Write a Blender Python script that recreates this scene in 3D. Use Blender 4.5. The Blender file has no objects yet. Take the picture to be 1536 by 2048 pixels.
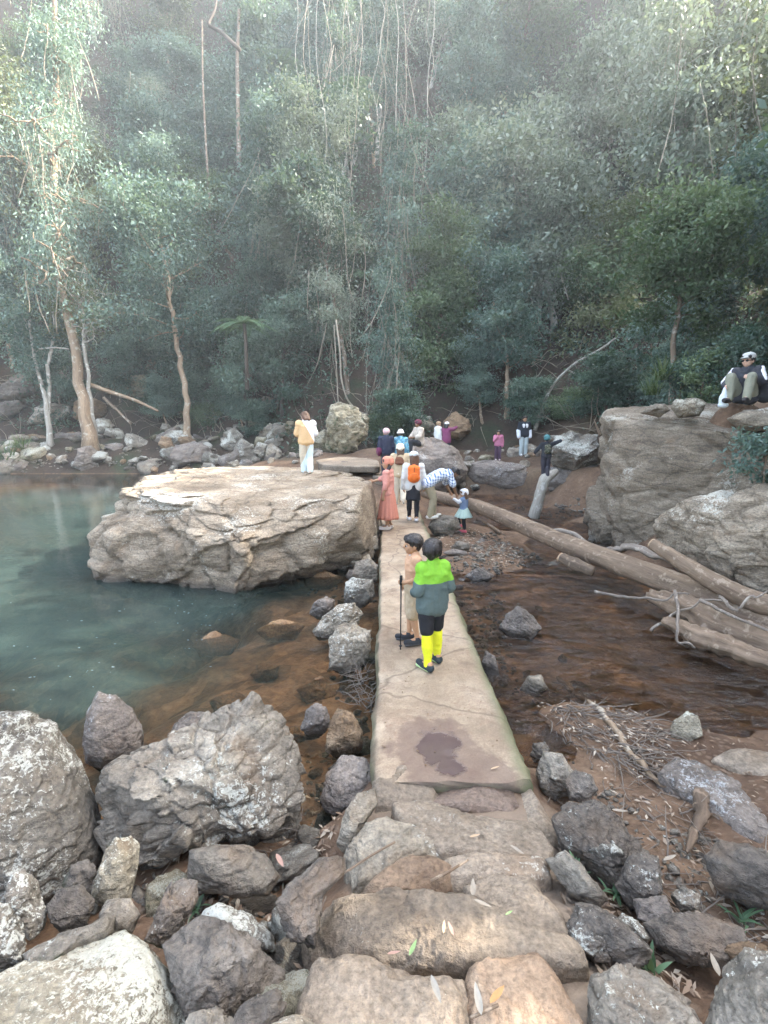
HAZE = 0.0015
EXPO = 3.17
import bpy, bmesh, math, random
import numpy as np
from mathutils import Vector
SC = bpy.context.scene
COL = SC.collection
R_ = math.radians
rng = np.random.default_rng(7)
random.seed(7)

# ------------------------------------------------------------------ camera
IMW, IMH, FPX = 1536, 2048, 1000.0
CAM = np.array([0.0, 0.0, 2.3])
TH = math.atan(174 / FPX)
FW = np.array([0, math.cos(TH), -math.sin(TH)])
UPV = np.array([0, math.sin(TH), math.cos(TH)])
RT = np.array([1.0, 0, 0])
cd = bpy.data.cameras.new('camera')
cam = bpy.data.objects.new('camera', cd)
COL.objects.link(cam)
cam.location = CAM
cam.rotation_euler = (math.pi / 2 - TH, 0, 0)
cd.sensor_fit = 'VERTICAL'
cd.sensor_height = 36
cd.lens = 36 * FPX / IMH
cd.clip_start = 0.05
cd.clip_end = 1000
SC.camera = cam

def ray(px, py):
    return RT * ((px - 768) / FPX) + FW - UPV * ((py - 1024) / FPX)
def at(px, py, z=0.0):
    d = ray(px, py)
    return CAM + d * ((z - CAM[2]) / d[2])
def atd(px, py, D):
    return CAM + ray(px, py) * D
def aty(px, py, y):
    d = ray(px, py)
    return CAM + d * (y / d[1])
def proj(p):
    q = np.asarray(p) - CAM
    D = q @ FW
    return 768 + FPX * (q @ RT) / D, 1024 - FPX * (q @ UPV) / D, D

# ------------------------------------------------------------------ noise
def _h(i, j, k, s):
    n = (i * 374761393 + j * 668265263 + k * 2147483647 + s * 974634777) & 0xFFFFFFFF
    n = ((n ^ (n >> 13)) * 1274126177) & 0xFFFFFFFF
    n = ((n ^ (n >> 15)) * 2246822519) & 0xFFFFFFFF
    return ((n ^ (n >> 16)) & 0xFFFFFF) / float(0xFFFFFF)
def vnoise(p, s=0):
    pi = np.floor(p).astype(np.int64); f = p - pi
    f = f * f * f * (f * (f * 6 - 15) + 10)
    i, j, k = pi[:, 0], pi[:, 1], pi[:, 2]
    r = 0
    for a in (0, 1):
        wa = f[:, 0] if a else 1 - f[:, 0]
        for b in (0, 1):
            wb = f[:, 1] if b else 1 - f[:, 1]
            for c in (0, 1):
                wc = f[:, 2] if c else 1 - f[:, 2]
                r = r + wa * wb * wc * _h(i + a, j + b, k + c, s)
    return r * 2 - 1
def fbm(p, oct=4, s=0, gain=.5, ridge=False):
    a, t, n = 1.0, 0, 0
    for o in range(oct):
        v = vnoise(p * (2 ** o) + o * 17.3, s + o)
        if ridge: v = 1 - 2 * np.abs(v)
        t = t + a * v; n += a; a *= gain
    return t / n
def cells(p, s=0):
    """per-point random number of the nearest cell and distance to that cell's border"""
    pi = np.floor(p).astype(np.int64)
    b1 = np.full(len(p), 9.0); b2 = np.full(len(p), 9.0); rn = np.zeros(len(p))
    for a in (-1, 0, 1):
        for b in (-1, 0, 1):
            for c in (-1, 0, 1):
                i, j, k = pi[:, 0] + a, pi[:, 1] + b, pi[:, 2] + c
                q = np.stack([i + _h(i, j, k, s), j + _h(i, j, k, s + 1), k + _h(i, j, k, s + 2)], 1)
                d = ((q - p) ** 2).sum(1)
                m = d < b1
                b2 = np.where(m, b1, np.minimum(b2, d))
                rn = np.where(m, _h(i, j, k, s + 3), rn)
                b1 = np.where(m, d, b1)
    return rn, np.sqrt(b2) - np.sqrt(b1)
def sstep(a, b, x):
    t = np.clip((x - a) / (b - a), 0, 1)
    return t * t * (3 - 2 * t)

# ------------------------------------------------------------------ mesh helpers
def mk_mesh(name, verts, faces, smooth=True, attrs=None):
    me = bpy.data.meshes.new(name)
    verts = np.asarray(verts, dtype=np.float32)
    if isinstance(faces, np.ndarray):
        k = faces.shape[1]; nf = len(faces)
        me.vertices.add(len(verts)); me.vertices.foreach_set('co', verts.ravel())
        me.loops.add(nf * k); me.loops.foreach_set('vertex_index', faces.astype(np.int32).ravel())
        me.polygons.add(nf)
        me.polygons.foreach_set('loop_start', np.arange(0, nf * k, k, dtype=np.int32))
        me.polygons.foreach_set('loop_total', np.full(nf, k, dtype=np.int32))
        me.update(calc_edges=True); me.validate()
    else:
        me.from_pydata([tuple(v) for v in verts], [], faces)
    if smooth:
        me.polygons.foreach_set('use_smooth', np.ones(len(me.polygons), dtype=bool))
    for k, v in (attrs or {}).items():
        a = me.attributes.new(k, 'FLOAT', 'POINT'); a.data.foreach_set('value', np.asarray(v, dtype=np.float32))
    return me
def obj(name, me, mat=None, parent=None, loc=None):
    o = bpy.data.objects.new(name, me); COL.objects.link(o)
    if mat is not None and me is not None:
        me.materials.clear(); me.materials.append(mat)
    if parent is not None: o.parent = parent
    if loc is not None: o.location = [float(v) for v in loc]
    return o
def empty(name, loc, rz=0.0):
    o = bpy.data.objects.new(name, None); COL.objects.link(o)
    o.location = [float(v) for v in loc]; o.rotation_euler = (0, 0, rz); o.empty_display_size = .1
    return o
def tag(o, label=None, cat=None, group=None, kind=None):
    if label: o['label'] = label
    if cat: o['category'] = cat
    if group: o['group'] = group
    if kind: o['kind'] = kind
    return o
class Geo:
    """collects quads / triangles stored as quads with a float per vertex"""
    def __init__(s): s.v = []; s.f = []; s.t = []; s.g = []; s.n = 0
    def add(s, v, f, t=0.5):
        v0 = v; v = np.asarray(v, float); f = np.asarray(f, int)
        s.g.append(_grain[1] if _grain[0] is v else v)
        s.v.append(v); s.f.append(f + s.n); s.n += len(v)
        s.t.append(np.full(len(v), t) if np.isscalar(t) else np.asarray(t))
    def mesh(s, name, smooth=True, grain=None):
        grain = smooth if grain is None else grain
        me = mk_mesh(name, np.concatenate(s.v), np.concatenate(s.f), smooth, {'tint': np.concatenate(s.t)} if np.ptp(np.concatenate(s.t)) > 0 else None)
        if grain:
            a = me.attributes.new('grain', 'FLOAT_VECTOR', 'POINT'); a.data.foreach_set('vector', np.concatenate(s.g).astype(np.float32).ravel())
        return me
_grain = [None, None]
def tube(path, rad, sides=7, seed=0, rough=0.0, cap=True):
    path = np.asarray(path, float); n = len(path)
    rad = np.full(n, rad) if np.isscalar(rad) else np.asarray(rad, float)
    if cap:   # close both ends with a tiny ring
        d0 = path[0] - path[1]; d0 /= np.linalg.norm(d0) + 1e-9
        d1 = path[-1] - path[-2]; d1 /= np.linalg.norm(d1) + 1e-9
        path = np.vstack([path[0] + d0 * rad[0] * .25, path, path[-1] + d1 * rad[-1] * .25])
        rad = np.concatenate([[rad[0] * .05], rad, [rad[-1] * .05]]); n += 2
    t = np.gradient(path, axis=0); t /= np.linalg.norm(t, axis=1)[:, None] + 1e-9
    u = np.zeros_like(t); ref = np.array([0, 0, 1.0]) if abs(t[0, 2]) < .9 else np.array([1.0, 0, 0])
    u[0] = np.cross(t[0], ref); u[0] /= np.linalg.norm(u[0])
    for i in range(1, n):
        w = u[i - 1] - t[i] * (u[i - 1] @ t[i]); u[i] = w / (np.linalg.norm(w) + 1e-9)
    b = np.cross(t, u)
    a = np.arange(sides) / sides * 2 * np.pi
    v = path[:, None] + rad[:, None, None] * (np.cos(a)[None, :, None] * u[:, None] + np.sin(a)[None, :, None] * b[:, None])
    if rough:
        q = v.reshape(-1, 3)
        nz = fbm(q * 1.6 / max(rad.max(), .02) * .6, 3, seed).reshape(n, sides)
        ax = np.array([fbm(np.stack([np.cos(a) * 2.2, np.sin(a) * 2.2, np.full(sides, seed * 3.1)], 1), 2, seed)] * n)
        v = path[:, None] + (v - path[:, None]) * (1 + rough * (nz + ax))[:, :, None]
    v = v.reshape(-1, 3)
    ln = np.concatenate([[0], np.cumsum(np.linalg.norm(np.diff(path, axis=0), axis=1))])   # wood grain: round the stem and along it
    _grain[0] = v; _grain[1] = np.stack([(rad[:, None] * np.cos(a)).ravel() + seed, (rad[:, None] * np.sin(a)).ravel(), np.repeat(ln, sides)], 1)
    i = np.arange(n - 1)[:, None] * sides; j = np.arange(sides)[None]; k = (j + 1) % sides
    f = np.stack([i + j, i + k, i + sides + k, i + sides + j], 2).reshape(-1, 4)
    return v, f

# ------------------------------------------------------------------ materials
def new_mat(name):
    m = bpy.data.materials.new(name); m.use_nodes = True
    nt = m.node_tree; nt.nodes.clear()
    return m, nt
class NT:
    def __init__(s, nt): s.nt = nt
    def n(s, typ, **kw):
        nd = s.nt.nodes.new(typ)
        for k, v in kw.items():
            if k.startswith('i_'):
                nd.inputs[k[2:].replace('_', ' ')].default_value = v
            else: setattr(nd, k, v)
        return nd
    def l(s, a, b): s.nt.links.new(a, b)
    def noise(s, vec, scale, detail=4, rough=.55, dist=0.0):
        nd = s.n('ShaderNodeTexNoise'); nd.inputs['Scale'].default_value = scale
        nd.inputs['Detail'].default_value = detail; nd.inputs['Roughness'].default_value = rough
        nd.inputs['Distortion'].default_value = dist
        if vec is not None: s.l(vec, nd.inputs['Vector'])
        return nd.outputs['Fac']
    def ramp(s, fac, stops, interp='LINEAR'):
        nd = s.n('ShaderNodeValToRGB'); nd.color_ramp.interpolation = interp
        e = nd.color_ramp.elements
        while len(e) < len(stops): e.new(.5)
        for el, (p, c) in zip(e, stops):
            el.position = p; el.color = (c, c, c, 1) if np.isscalar(c) else (*c, 1)
        s.l(fac, nd.inputs['Fac']); return nd.outputs['Color']
    def mix(s, fac, a, b, blend='MIX'):
        nd = s.n('ShaderNodeMix', data_type='RGBA', blend_type=blend)
        for k, v in ((0, fac), (6, a), (7, b)):
            if isinstance(v, bpy.types.NodeSocket): s.l(v, nd.inputs[k])
            elif k == 0: nd.inputs[0].default_value = v
            else: nd.inputs[k].default_value = (*v, 1)
        return nd.outputs[2]
    def math(s, op, a, b=None, clamp=False):
        nd = s.n('ShaderNodeMath', operation=op, use_clamp=clamp)
        for k, v in ((0, a), (1, b)):
            if v is None: continue
            if isinstance(v, bpy.types.NodeSocket): s.l(v, nd.inputs[k])
            else: nd.inputs[k].default_value = v
        return nd.outputs[0]
    def bump(s, h, strength=.5, dist=.02, normal=None):
        nd = s.n('ShaderNodeBump'); nd.inputs['Strength'].default_value = strength
        nd.inputs['Distance'].default_value = dist; s.l(h, nd.inputs['Height'])
        if normal is not None: s.l(normal, nd.inputs['Normal'])
        return nd.outputs['Normal']
    def out(s, surf):
        o = s.n('ShaderNodeOutputMaterial'); s.l(surf, o.inputs['Surface']); return o
    def principled(s, color, rough, normal=None, spec=.3):
        p = s.n('ShaderNodeBsdfPrincipled')
        for k, v in (('Base Color', color), ('Roughness', rough)):
            if isinstance(v, bpy.types.NodeSocket): s.l(v, p.inputs[k])
            else: p.inputs[k].default_value = (*v, 1) if k == 'Base Color' else v
        p.inputs['Specular IOR Level'].default_value = spec
        if normal is not None: s.l(normal, p.inputs['Normal'])
        return p

def rock_mat(name, dark, mid, light, lichen=.5, lichen_col=(.55, .55, .48), moss=0.0, stretch=(1, 1, 2.6), lsize=1.0, wet=True, rough=.82, crk=.4):
    m, nt = new_mat(name); t = NT(nt)
    tc = t.n('ShaderNodeTexCoord'); mp = t.n('ShaderNodeMapping'); t.l(tc.outputs['Object'], mp.inputs['Vector'])
    oi = t.n('ShaderNodeObjectInfo'); cmb = t.n('ShaderNodeCombineXYZ')
    off = t.math('MULTIPLY', oi.outputs['Random'], 37.0)
    for k in range(3): t.l(off, cmb.inputs[k])
    t.l(cmb.outputs[0], mp.inputs['Location'])
    v = mp.outputs['Vector']
    mp2 = t.n('ShaderNodeMapping'); t.l(v, mp2.inputs['Vector']); mp2.inputs['Scale'].default_value = stretch
    cr_ = t.n('ShaderNodeCombineXYZ'); t.l(t.math('MULTIPLY', oi.outputs['Random'], 2.6), cr_.inputs[0]); t.l(t.math('MULTIPLY', oi.outputs['Random'], 7.1), cr_.inputs[1]); cr_.inputs[2].default_value = .4
    t.l(cr_.outputs[0], mp2.inputs['Rotation'])
    v2 = mp2.outputs['Vector']
    n1 = t.noise(v2, 1.6, 6, .62, .4); n2 = t.noise(v2, 7, 5, .65, .3); n3 = t.noise(v, 34, 4, .7)
    wm = lambda c: (c[0] * 1.03, c[1], c[2] * .94)
    dark, mid, light = wm(dark), wm(mid), wm(light)
    base = t.ramp(n1, [(.3, dark), (.52, mid), (.72, light)])
    base = t.mix(t.ramp(n2, [(.35, .0), (.65, .75)]), base, t.mix(.5, base, dark), 'MIX')
    base = t.mix(.55, base, t.ramp(n3, [(.32, (.14, .14, .14)), (.5, (.5, .5, .5)), (.7, (.88, .87, .84))]), 'OVERLAY')
    # rusty / earthy staining
    st = t.noise(v, 2.7, 5, .6)
    base = t.mix(t.ramp(st, [(.55, 0.0), (.75, .55)]), base, (.21, .135, .08))
    # cracks
    vo = t.n('ShaderNodeTexVoronoi', feature='DISTANCE_TO_EDGE'); t.l(t.math('ADD', 1.1, t.math('MULTIPLY', t.math('FRACT', t.math('MULTIPLY', oi.outputs['Random'], 7.7)), 1.5)), vo.inputs['Scale'])
    wv = t.n('ShaderNodeMix', data_type='VECTOR'); wv.inputs[0].default_value = .22
    nv = t.n('ShaderNodeTexNoise'); nv.inputs['Scale'].default_value = 3; t.l(v2, nv.inputs['Vector'])
    t.l(v2, wv.inputs[4]); t.l(nv.outputs['Color'], wv.inputs[5]); t.l(wv.outputs[1], vo.inputs['Vector'])
    crack = t.ramp(vo.outputs['Distance'], [(0.0, 0.0), (.018, .55), (.05, 1.0)])
    base = t.mix(t.math('MULTIPLY', t.math('SUBTRACT', 1.0, crack), crk), base, (.03, .026, .022))
    # lichen: two sizes of crusty patches inside broad colonies, more on faces that look up
    geo = t.n('ShaderNodeNewGeometry'); sx = t.n('ShaderNodeSeparateXYZ'); t.l(geo.outputs['Normal'], sx.inputs[0])
    colony = t.noise(v, 1.1 * lsize, 3, .5)
    colony = t.math('ADD', colony, t.math('MULTIPLY', sx.outputs['Z'], .09))
    patch = t.noise(v, 22 * lsize, 5, .72, .8); speck = t.noise(v, 75 * lsize, 3, .7)
    th = .705 - .165 * lichen
    lf = t.math('ADD', t.math('MULTIPLY', colony, .46), t.math('MULTIPLY', patch, .42))
    lf = t.math('ADD', lf, t.math('MULTIPLY', speck, .19))
    lf = t.ramp(lf, [(th, 0.0), (th + .03, .9)])
    lcol = t.mix(t.noise(v, 40, 2), lichen_col, tuple(c * .62 for c in lichen_col))
    base = t.mix(lf, base, lcol)
    if moss > 0:
        mf = t.math('ADD', t.noise(v, 3.2, 5, .7), t.math('MULTIPLY', sx.outputs['Z'], -.06))
        base = t.mix(t.ramp(mf, [(.62 - .14 * moss, 0.0), (.7 - .14 * moss, .8)]), base, (.045, .062, .026))
    rgh = rough
    if wet:
        sp = t.n('ShaderNodeSeparateXYZ'); t.l(geo.outputs['Position'], sp.inputs[0])
        wz = t.math('ADD', sp.outputs['Z'], t.math('MULTIPLY', t.noise(v, 5, 3), -.16))
        mr = t.n('ShaderNodeMapRange'); t.l(wz, mr.inputs[0])
        mr.inputs[1].default_value = -.44; mr.inputs[2].default_value = -.36; mr.inputs[3].default_value = 1; mr.inputs[4].default_value = 0
        base = t.mix(t.math('MULTIPLY', mr.outputs[0], .62), base, (.028, .022, .018))
        rgh = t.math('SUBTRACT', rough, t.math('MULTIPLY', mr.outputs[0], .5))
    # colour shift per stone
    hs = t.n('ShaderNodeHueSaturation'); t.l(base, hs.inputs['Color'])
    t.l(t.math('ADD', t.math('MULTIPLY', oi.outputs['Random'], .4), .8), hs.inputs['Value'])
    hgt = t.math('ADD', t.math('MULTIPLY', n2, .8), t.math('MULTIPLY', n3, .3))
    hgt = t.math('ADD', hgt, t.math('MULTIPLY', patch, .25))
    nb = t.bump(hgt, .95, .05)
    nb = t.bump(crack, crk * .9, .02, nb)
    nb = t.bump(speck, .35, .008, nb)
    t.out(t.principled(hs.outputs[0], rgh, nb, .35).outputs[0])
    return m
M = {}
M['grey'] = rock_mat('grey_rock', (.115, .1, .083), (.225, .2, .168), (.35, .32, .27), .5, moss=.1, stretch=(1, 1, 3.2))
M['tan'] = rock_mat('tan_rock', (.12, .1, .078), (.275, .238, .188), (.42, .375, .31), .55, (.62, .6, .52), stretch=(1, 1, 3.2))
M['lichen'] = rock_mat('lichen_rock', (.1, .09, .076), (.19, .172, .148), (.29, .268, .226), .86, (.58, .575, .5), lsize=1.1)
M['lichenpale'] = rock_mat('pale_lichen_rock', (.12, .105, .078), (.22, .195, .15), (.34, .31, .245), .72, (.58, .555, .45), lsize=1.5)
M['dark'] = rock_mat('dark_rock', (.07, .06, .052), (.135, .117, .102), (.23, .205, .18), .3, moss=.25, stretch=(1, 1, 2.8))
M['brown'] = rock_mat('brown_rock', (.125, .1, .074), (.262, .216, .165), (.41, .358, .288), .52, (.6, .57, .48), stretch=(1, 1, 3.2))
M['purple'] = rock_mat('purple_rock', (.1, .084, .074), (.2, .174, .156), (.31, .275, .25), .36, (.5, .5, .48))
M['rust'] = rock_mat('rust_rock', (.12, .08, .05), (.27, .185, .115), (.4, .3, .2), .3, moss=.1)
M['step'] = rock_mat('worn_stone', (.155, .122, .092), (.265, .216, .168), (.385, .325, .262), .2, (.5, .46, .38), wet=False, rough=.75, crk=.12, stretch=(1, 1, 1))
M['stepdark'] = rock_mat('wet_stone', (.11, .08, .064), (.2, .15, .12), (.27, .21, .17), .0, wet=False, rough=.5, crk=.15)
M['steporange'] = rock_mat('orange_stone', (.19, .13, .09), (.3, .215, .15), (.4, .31, .23), .15, wet=False, rough=.75, crk=.12)
M['mossy'] = rock_mat('mossy_rock', (.11, .095, .06), (.25, .22, .155), (.38, .35, .26), .75, (.5, .49, .4), moss=.5)
M['sunk'] = rock_mat('sunken_rock', (.1, .06, .03), (.2, .115, .06), (.3, .19, .1), .0, wet=False, rough=.6)

def flat_mat(name, col, rough=.7, noise_amt=.25, scale=30, spec=.3, bump=.15):
    m, nt = new_mat(name); t = NT(nt)
    tc = t.n('ShaderNodeTexCoord'); n = t.noise(tc.outputs['Object'], scale, 4, .6)
    n2 = t.noise(tc.outputs['Object'], scale * .16, 3, .6)
    a = tuple(c * (1 - noise_amt) for c in col); b = tuple(min(1, c * (1 + noise_amt)) for c in col)
    c = t.ramp(t.math('ADD', t.math('MULTIPLY', n, .5), t.math('MULTIPLY', n2, .5)), [(.3, a), (.7, b)])
    t.out(t.principled(c, rough, t.bump(n, bump, .01), spec).outputs[0])
    return m
def wood_mat(name, dark, light, scale=6.0, stretch=.12, rough=.75, patch=None):
    """grain runs along the mesh attribute-free object axis: noise squeezed across the tube via its stored 'tint' (along) attribute"""
    m, nt = new_mat(name); t = NT(nt)
    at_ = t.n('ShaderNodeAttribute', attribute_name='grain'); mp = t.n('ShaderNodeMapping'); t.l(at_.outputs['Vector'], mp.inputs['Vector'])
    mp.inputs['Scale'].default_value = (1, 1, stretch); v = mp.outputs['Vector']
    n1 = t.noise(v, scale, 5, .65, .5); n2 = t.noise(v, scale * 7, 4, .7)
    c = t.ramp(n1, [(.3, dark), (.7, light)])
    c = t.mix(.5, c, t.ramp(n2, [(.3, .3), (.7, .72)]), 'OVERLAY')
    if patch is not None:
        c = t.mix(t.ramp(t.noise(at_.outputs['Vector'], scale * .9, 5, .65), [(.56, 0.0), (.62, .85)]), c, patch)
    t.out(t.principled(c, rough, t.bump(t.math('ADD', n1, n2), .6, .012), .3).outputs[0])
    return m
# ------------------------------------------------------------------ terrain
CP = []
def P(*pts): CP.extend(pts)
for _y, _z in ((2.85, -.08), (2.62, -.08), (2.45, -.05), (2.3, -.04), (2.12, -.01), (1.95, .03), (1.8, .07), (1.6, .1), (1.45, .14), (1.2, .18), (.8, .24)):
    P((.03, _y, _z), (.3, _y, _z), (.6, _y, _z), (.85, _y, _z))
P((.4, 3.0, -.3), (.4, .3, .3), (.4, -3, .6), (0, -8, .8), (1.15, 2.5, -.25), (1.15, 2, -.1), (1.1, 1.5, .02), (-.3, 2.5, -.38), (-.3, 2, -.15), (-.35, 1.5, .0))
P((-.5, 3.2, -.62), (-.6, 2.5, -.5), (-.7, 1.7, -.3), (-.8, .9, -.05), (-2, 3.5, -.62), (-2, 2.6, -.5), (-2, 1.6, -.25), (-4, 4.2, -.75),
  (-4, 2.6, -.35), (-6, 3.6, -.2), (-4, 0, .6), (-8, 2, .8), (-12, 4, 1.2), (-1.5, 0, .2), (-3, -4, .8))
P((-.5, 4.2, -.6), (-.3, 5, -.56), (-.3, 6, -.58), (-.3, 8, -.58), (-.5, 10, -.5), (-1.2, 5, -.68), (-1.2, 6.5, -.68), (-1.3, 8, -.7),
  (-1.9, 4.6, -.72), (-1.9, 6.2, -.76), (-2.7, 5.5, -.95), (-3.2, 5, -1.6), (-3, 7, -1.7), (-5, 6, -2.2), (-5, 10, -2.2), (-8, 8, -2.4), (-8, 15, -2.2), (-12, 20, -1.9),
  (-6, 16, -1.6), (-3, 15, -1.0), (-15, 12, -2.2), (-20, 10, -1.6), (-25, 20, -1.6), (-14, 26, -1.1), (-8, 25, -1.0), (-20, 26, -1.2))
P((-18, 28.4, -.42), (-14, 28.4, -.42), (-10, 28, -.42), (-6, 27, -.42), (-18, 30, .9), (-14, 30, .9), (-10, 29.6, .95), (-6, 29, 1.0), (-24, 31, 1.1), (-30, 30, 1.2),
  (-14, 33, 2.0), (-18, 33, 2.2), (-10, 32, 1.9))
for _x in np.arange(-27, -4.5, 1.4):
    P((_x, 27.7, -1.3), (_x, 28.5, -.32), (_x, 29.2, .3), (_x, 30, .9), (_x, 31.4, 1.5))
P((-3, 19, -.2), (-2.2, 16.5, -.1), (-1, 15.2, -.05), (-1.5, 19, .92), (-2.6, 19.3, .85), (-4, 21.5, .8), (-.5, 17.6, .6), (.5, 17.6, .7), (.4, 16.3, .4), (.4, 15.2, .0), (-4, 25, .9), (0, 20, 1.0), (0, 22, 1.3))
P((.45, 4, -.6), (.45, 6, -.6), (.45, 9, -.5), (.45, 12, -.4), (.45, 14, -.25))
P((1.25, 4, -.6), (1.5, 5, -.6), (1.6, 6, -.58), (1.5, 7, -.56), (1.35, 8.2, -.46), (2.4, 5.2, -.62), (3, 4.7, -.6), (4, 4.4, -.6), (2.2, 7.6, -.56), (3.2, 7.3, -.58), (4.2, 6.2, -.6), (2.5, 8.6, -.46), (3.4, 9.2, -.5), (2.3, 17, -.6), (2.9, 19.3, -.6), (3.8, 15.5, -.7), (2.4, 14.2, -.45), (4.6, 11.5, -.6), (3.6, 13.4, -.6), (1.9, 9.4, -.27), (2.4, 10.4, -.24), (1.6, 11, -.3), (3, 8, -.6), (3.4, 6.3, -.65), (4, 5.2, -.65), (5, 4.6, -.65), (5, 6.3, -.6), (2.6, 6.8, -.64),
  (4.3, 8.5, -.42), (4, 10.5, -.55), (4, 12.5, -.6), (3.2, 12.2, -.36), (3, 14.5, -.7), (4.2, 17, -.75), (5, 19, -.65), (3, 18, -.7), (1.9, 15.5, -.3), (2.2, 13, -.3), (6.4, 3.9, -.6), (9, 3, -.3))
P((1.3, 3.1, -.4), (1.7, 4.2, -.37), (1.9, 3.5, -.34), (2.5, 3.75, -.34), (3.6, 3.75, -.35), (4.6, 3.7, -.36), (2, 2.7, -.2), (3, 2.9, -.22), (4.5, 3.1, -.22), (1.6, 1.9, -.12), (2.5, 1.9, -.03), (1.4, 1.2, .05), (2.5, 1, .15), (4, 1.6, .2), (2, 0, .4), (5, 0, .6))
P((5.6, 6.6, -.45), (5.4, 8.6, -.55), (6.0, 7.6, -.5), (6.6, 9, -.5), (7.4, 11, .5), (6.4, 14.2, -.3), (5.4, 13, -.6), (5.6, 15.2, -.6), (5.0, 11.4, -.6), (9, 10, 2.2), (8, 13, 2.2), (7.4, 17, .9), (6.3, 20, .6), (10, 16, 3), (12, 12, 3.6), (12, 6, 2), (9, 6, .8), (7.2, 6.6, .0), (8, 4, .0), (7.2, 10.4, 2.8), (8.2, 10.8, 3.1), (7.6, 12.5, 2.8), (7.4, 13.4, 2.3), (7.8, 9.4, 2.3))
P((6.04, 21.8, 1.0), (5.3, 21.6, .95), (6.6, 22.2, 1.1), (5, 22, .7), (6, 24, 1.1), (3, 21.5, .85), (4, 23.5, 1.1), (2, 20, .5), (1.5, 23, 1.0), (-3, 22, 1.1), (8, 22, 1.9))
CP = np.array(CP, float)
FX = np.array([-60, -30, -22, -15, -8, -3, 0, 5, 8, 11, 16, 22, 30, 60.])
FY = np.array([20, 33, 34.5, 34.5, 31, 26, 24, 25.5, 23, 19.5, 16, 11, 3, -25.])
def hill(x, y):
    d = y - (np.interp(x - 1.5, FX, FY) + np.interp(x, FX, FY) + np.interp(x + 1.5, FX, FY)) / 3
    d = np.where(x > 8, d * .75, d)
    z = np.where(d > 0, d * .85 + .012 * np.clip(d, 0, 45) ** 2, 0)
    az = np.degrees(np.arctan2(x, np.maximum(y, .5)))
    f = 1 - .78 * sstep(36, 47, az)  # unseen right end of the hill lowered to let the sun in
    return np.where(z > 4, 4 + (z - 4) * f, z)
def H(x, y, noise=True):
    x = np.atleast_1d(np.asarray(x, float)); y = np.atleast_1d(np.asarray(y, float))
    out = np.empty(len(x))
    for s in range(0, len(x), 20000):
        a, b = x[s:s + 20000], y[s:s + 20000]
        d2 = (a[:, None] - CP[None, :, 0]) ** 2 + (b[:, None] - CP[None, :, 1]) ** 2 + .03
        w = d2 ** -1.9
        out[s:s + 20000] = (w * CP[None, :, 2]).sum(1) / w.sum(1)
    hz = hill(x, y)
    if noise:
        p = np.stack([x, y, np.zeros_like(x)], 1)
        out = out + .05 * fbm(p * .9, 4, 3) + .022 * fbm(p * 5, 3, 8)
        hz = hz * (1 + .0 * x) + sstep(.5, 5, hz) * (1.3 * fbm(p * .13, 4, 5) + .35 * fbm(p * .8, 3, 6))
    return out + hz
def hit(px, py, tmax=120):
    d = ray(px, py)
    t = np.concatenate([np.linspace(.8, 20, 500), np.linspace(20, tmax, 600)])
    p = CAM + d * t[:, None]
    b = np.where(p[:, 2] < H(p[:, 0], p[:, 1], False))[0]
    return p[b[0]] if len(b) else p[-1]
nx, ny = 400, 460
gx = .98 * np.sinh(np.linspace(-5.1, 5.1, nx)) + .6
gy = 3.2 + 1.3 * np.sinh(np.linspace(math.asinh(-16 / 1.3), math.asinh(125 / 1.3), ny))
X, Y = np.meshgrid(gx, gy)
Z = H(X.ravel(), Y.ravel())
i = np.arange(ny - 1)[:, None] * nx; j = np.arange(nx - 1)[None]
F = np.stack([i + j, i + j + 1, i + nx + j + 1, i + nx + j], 2).reshape(-1, 4)

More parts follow.
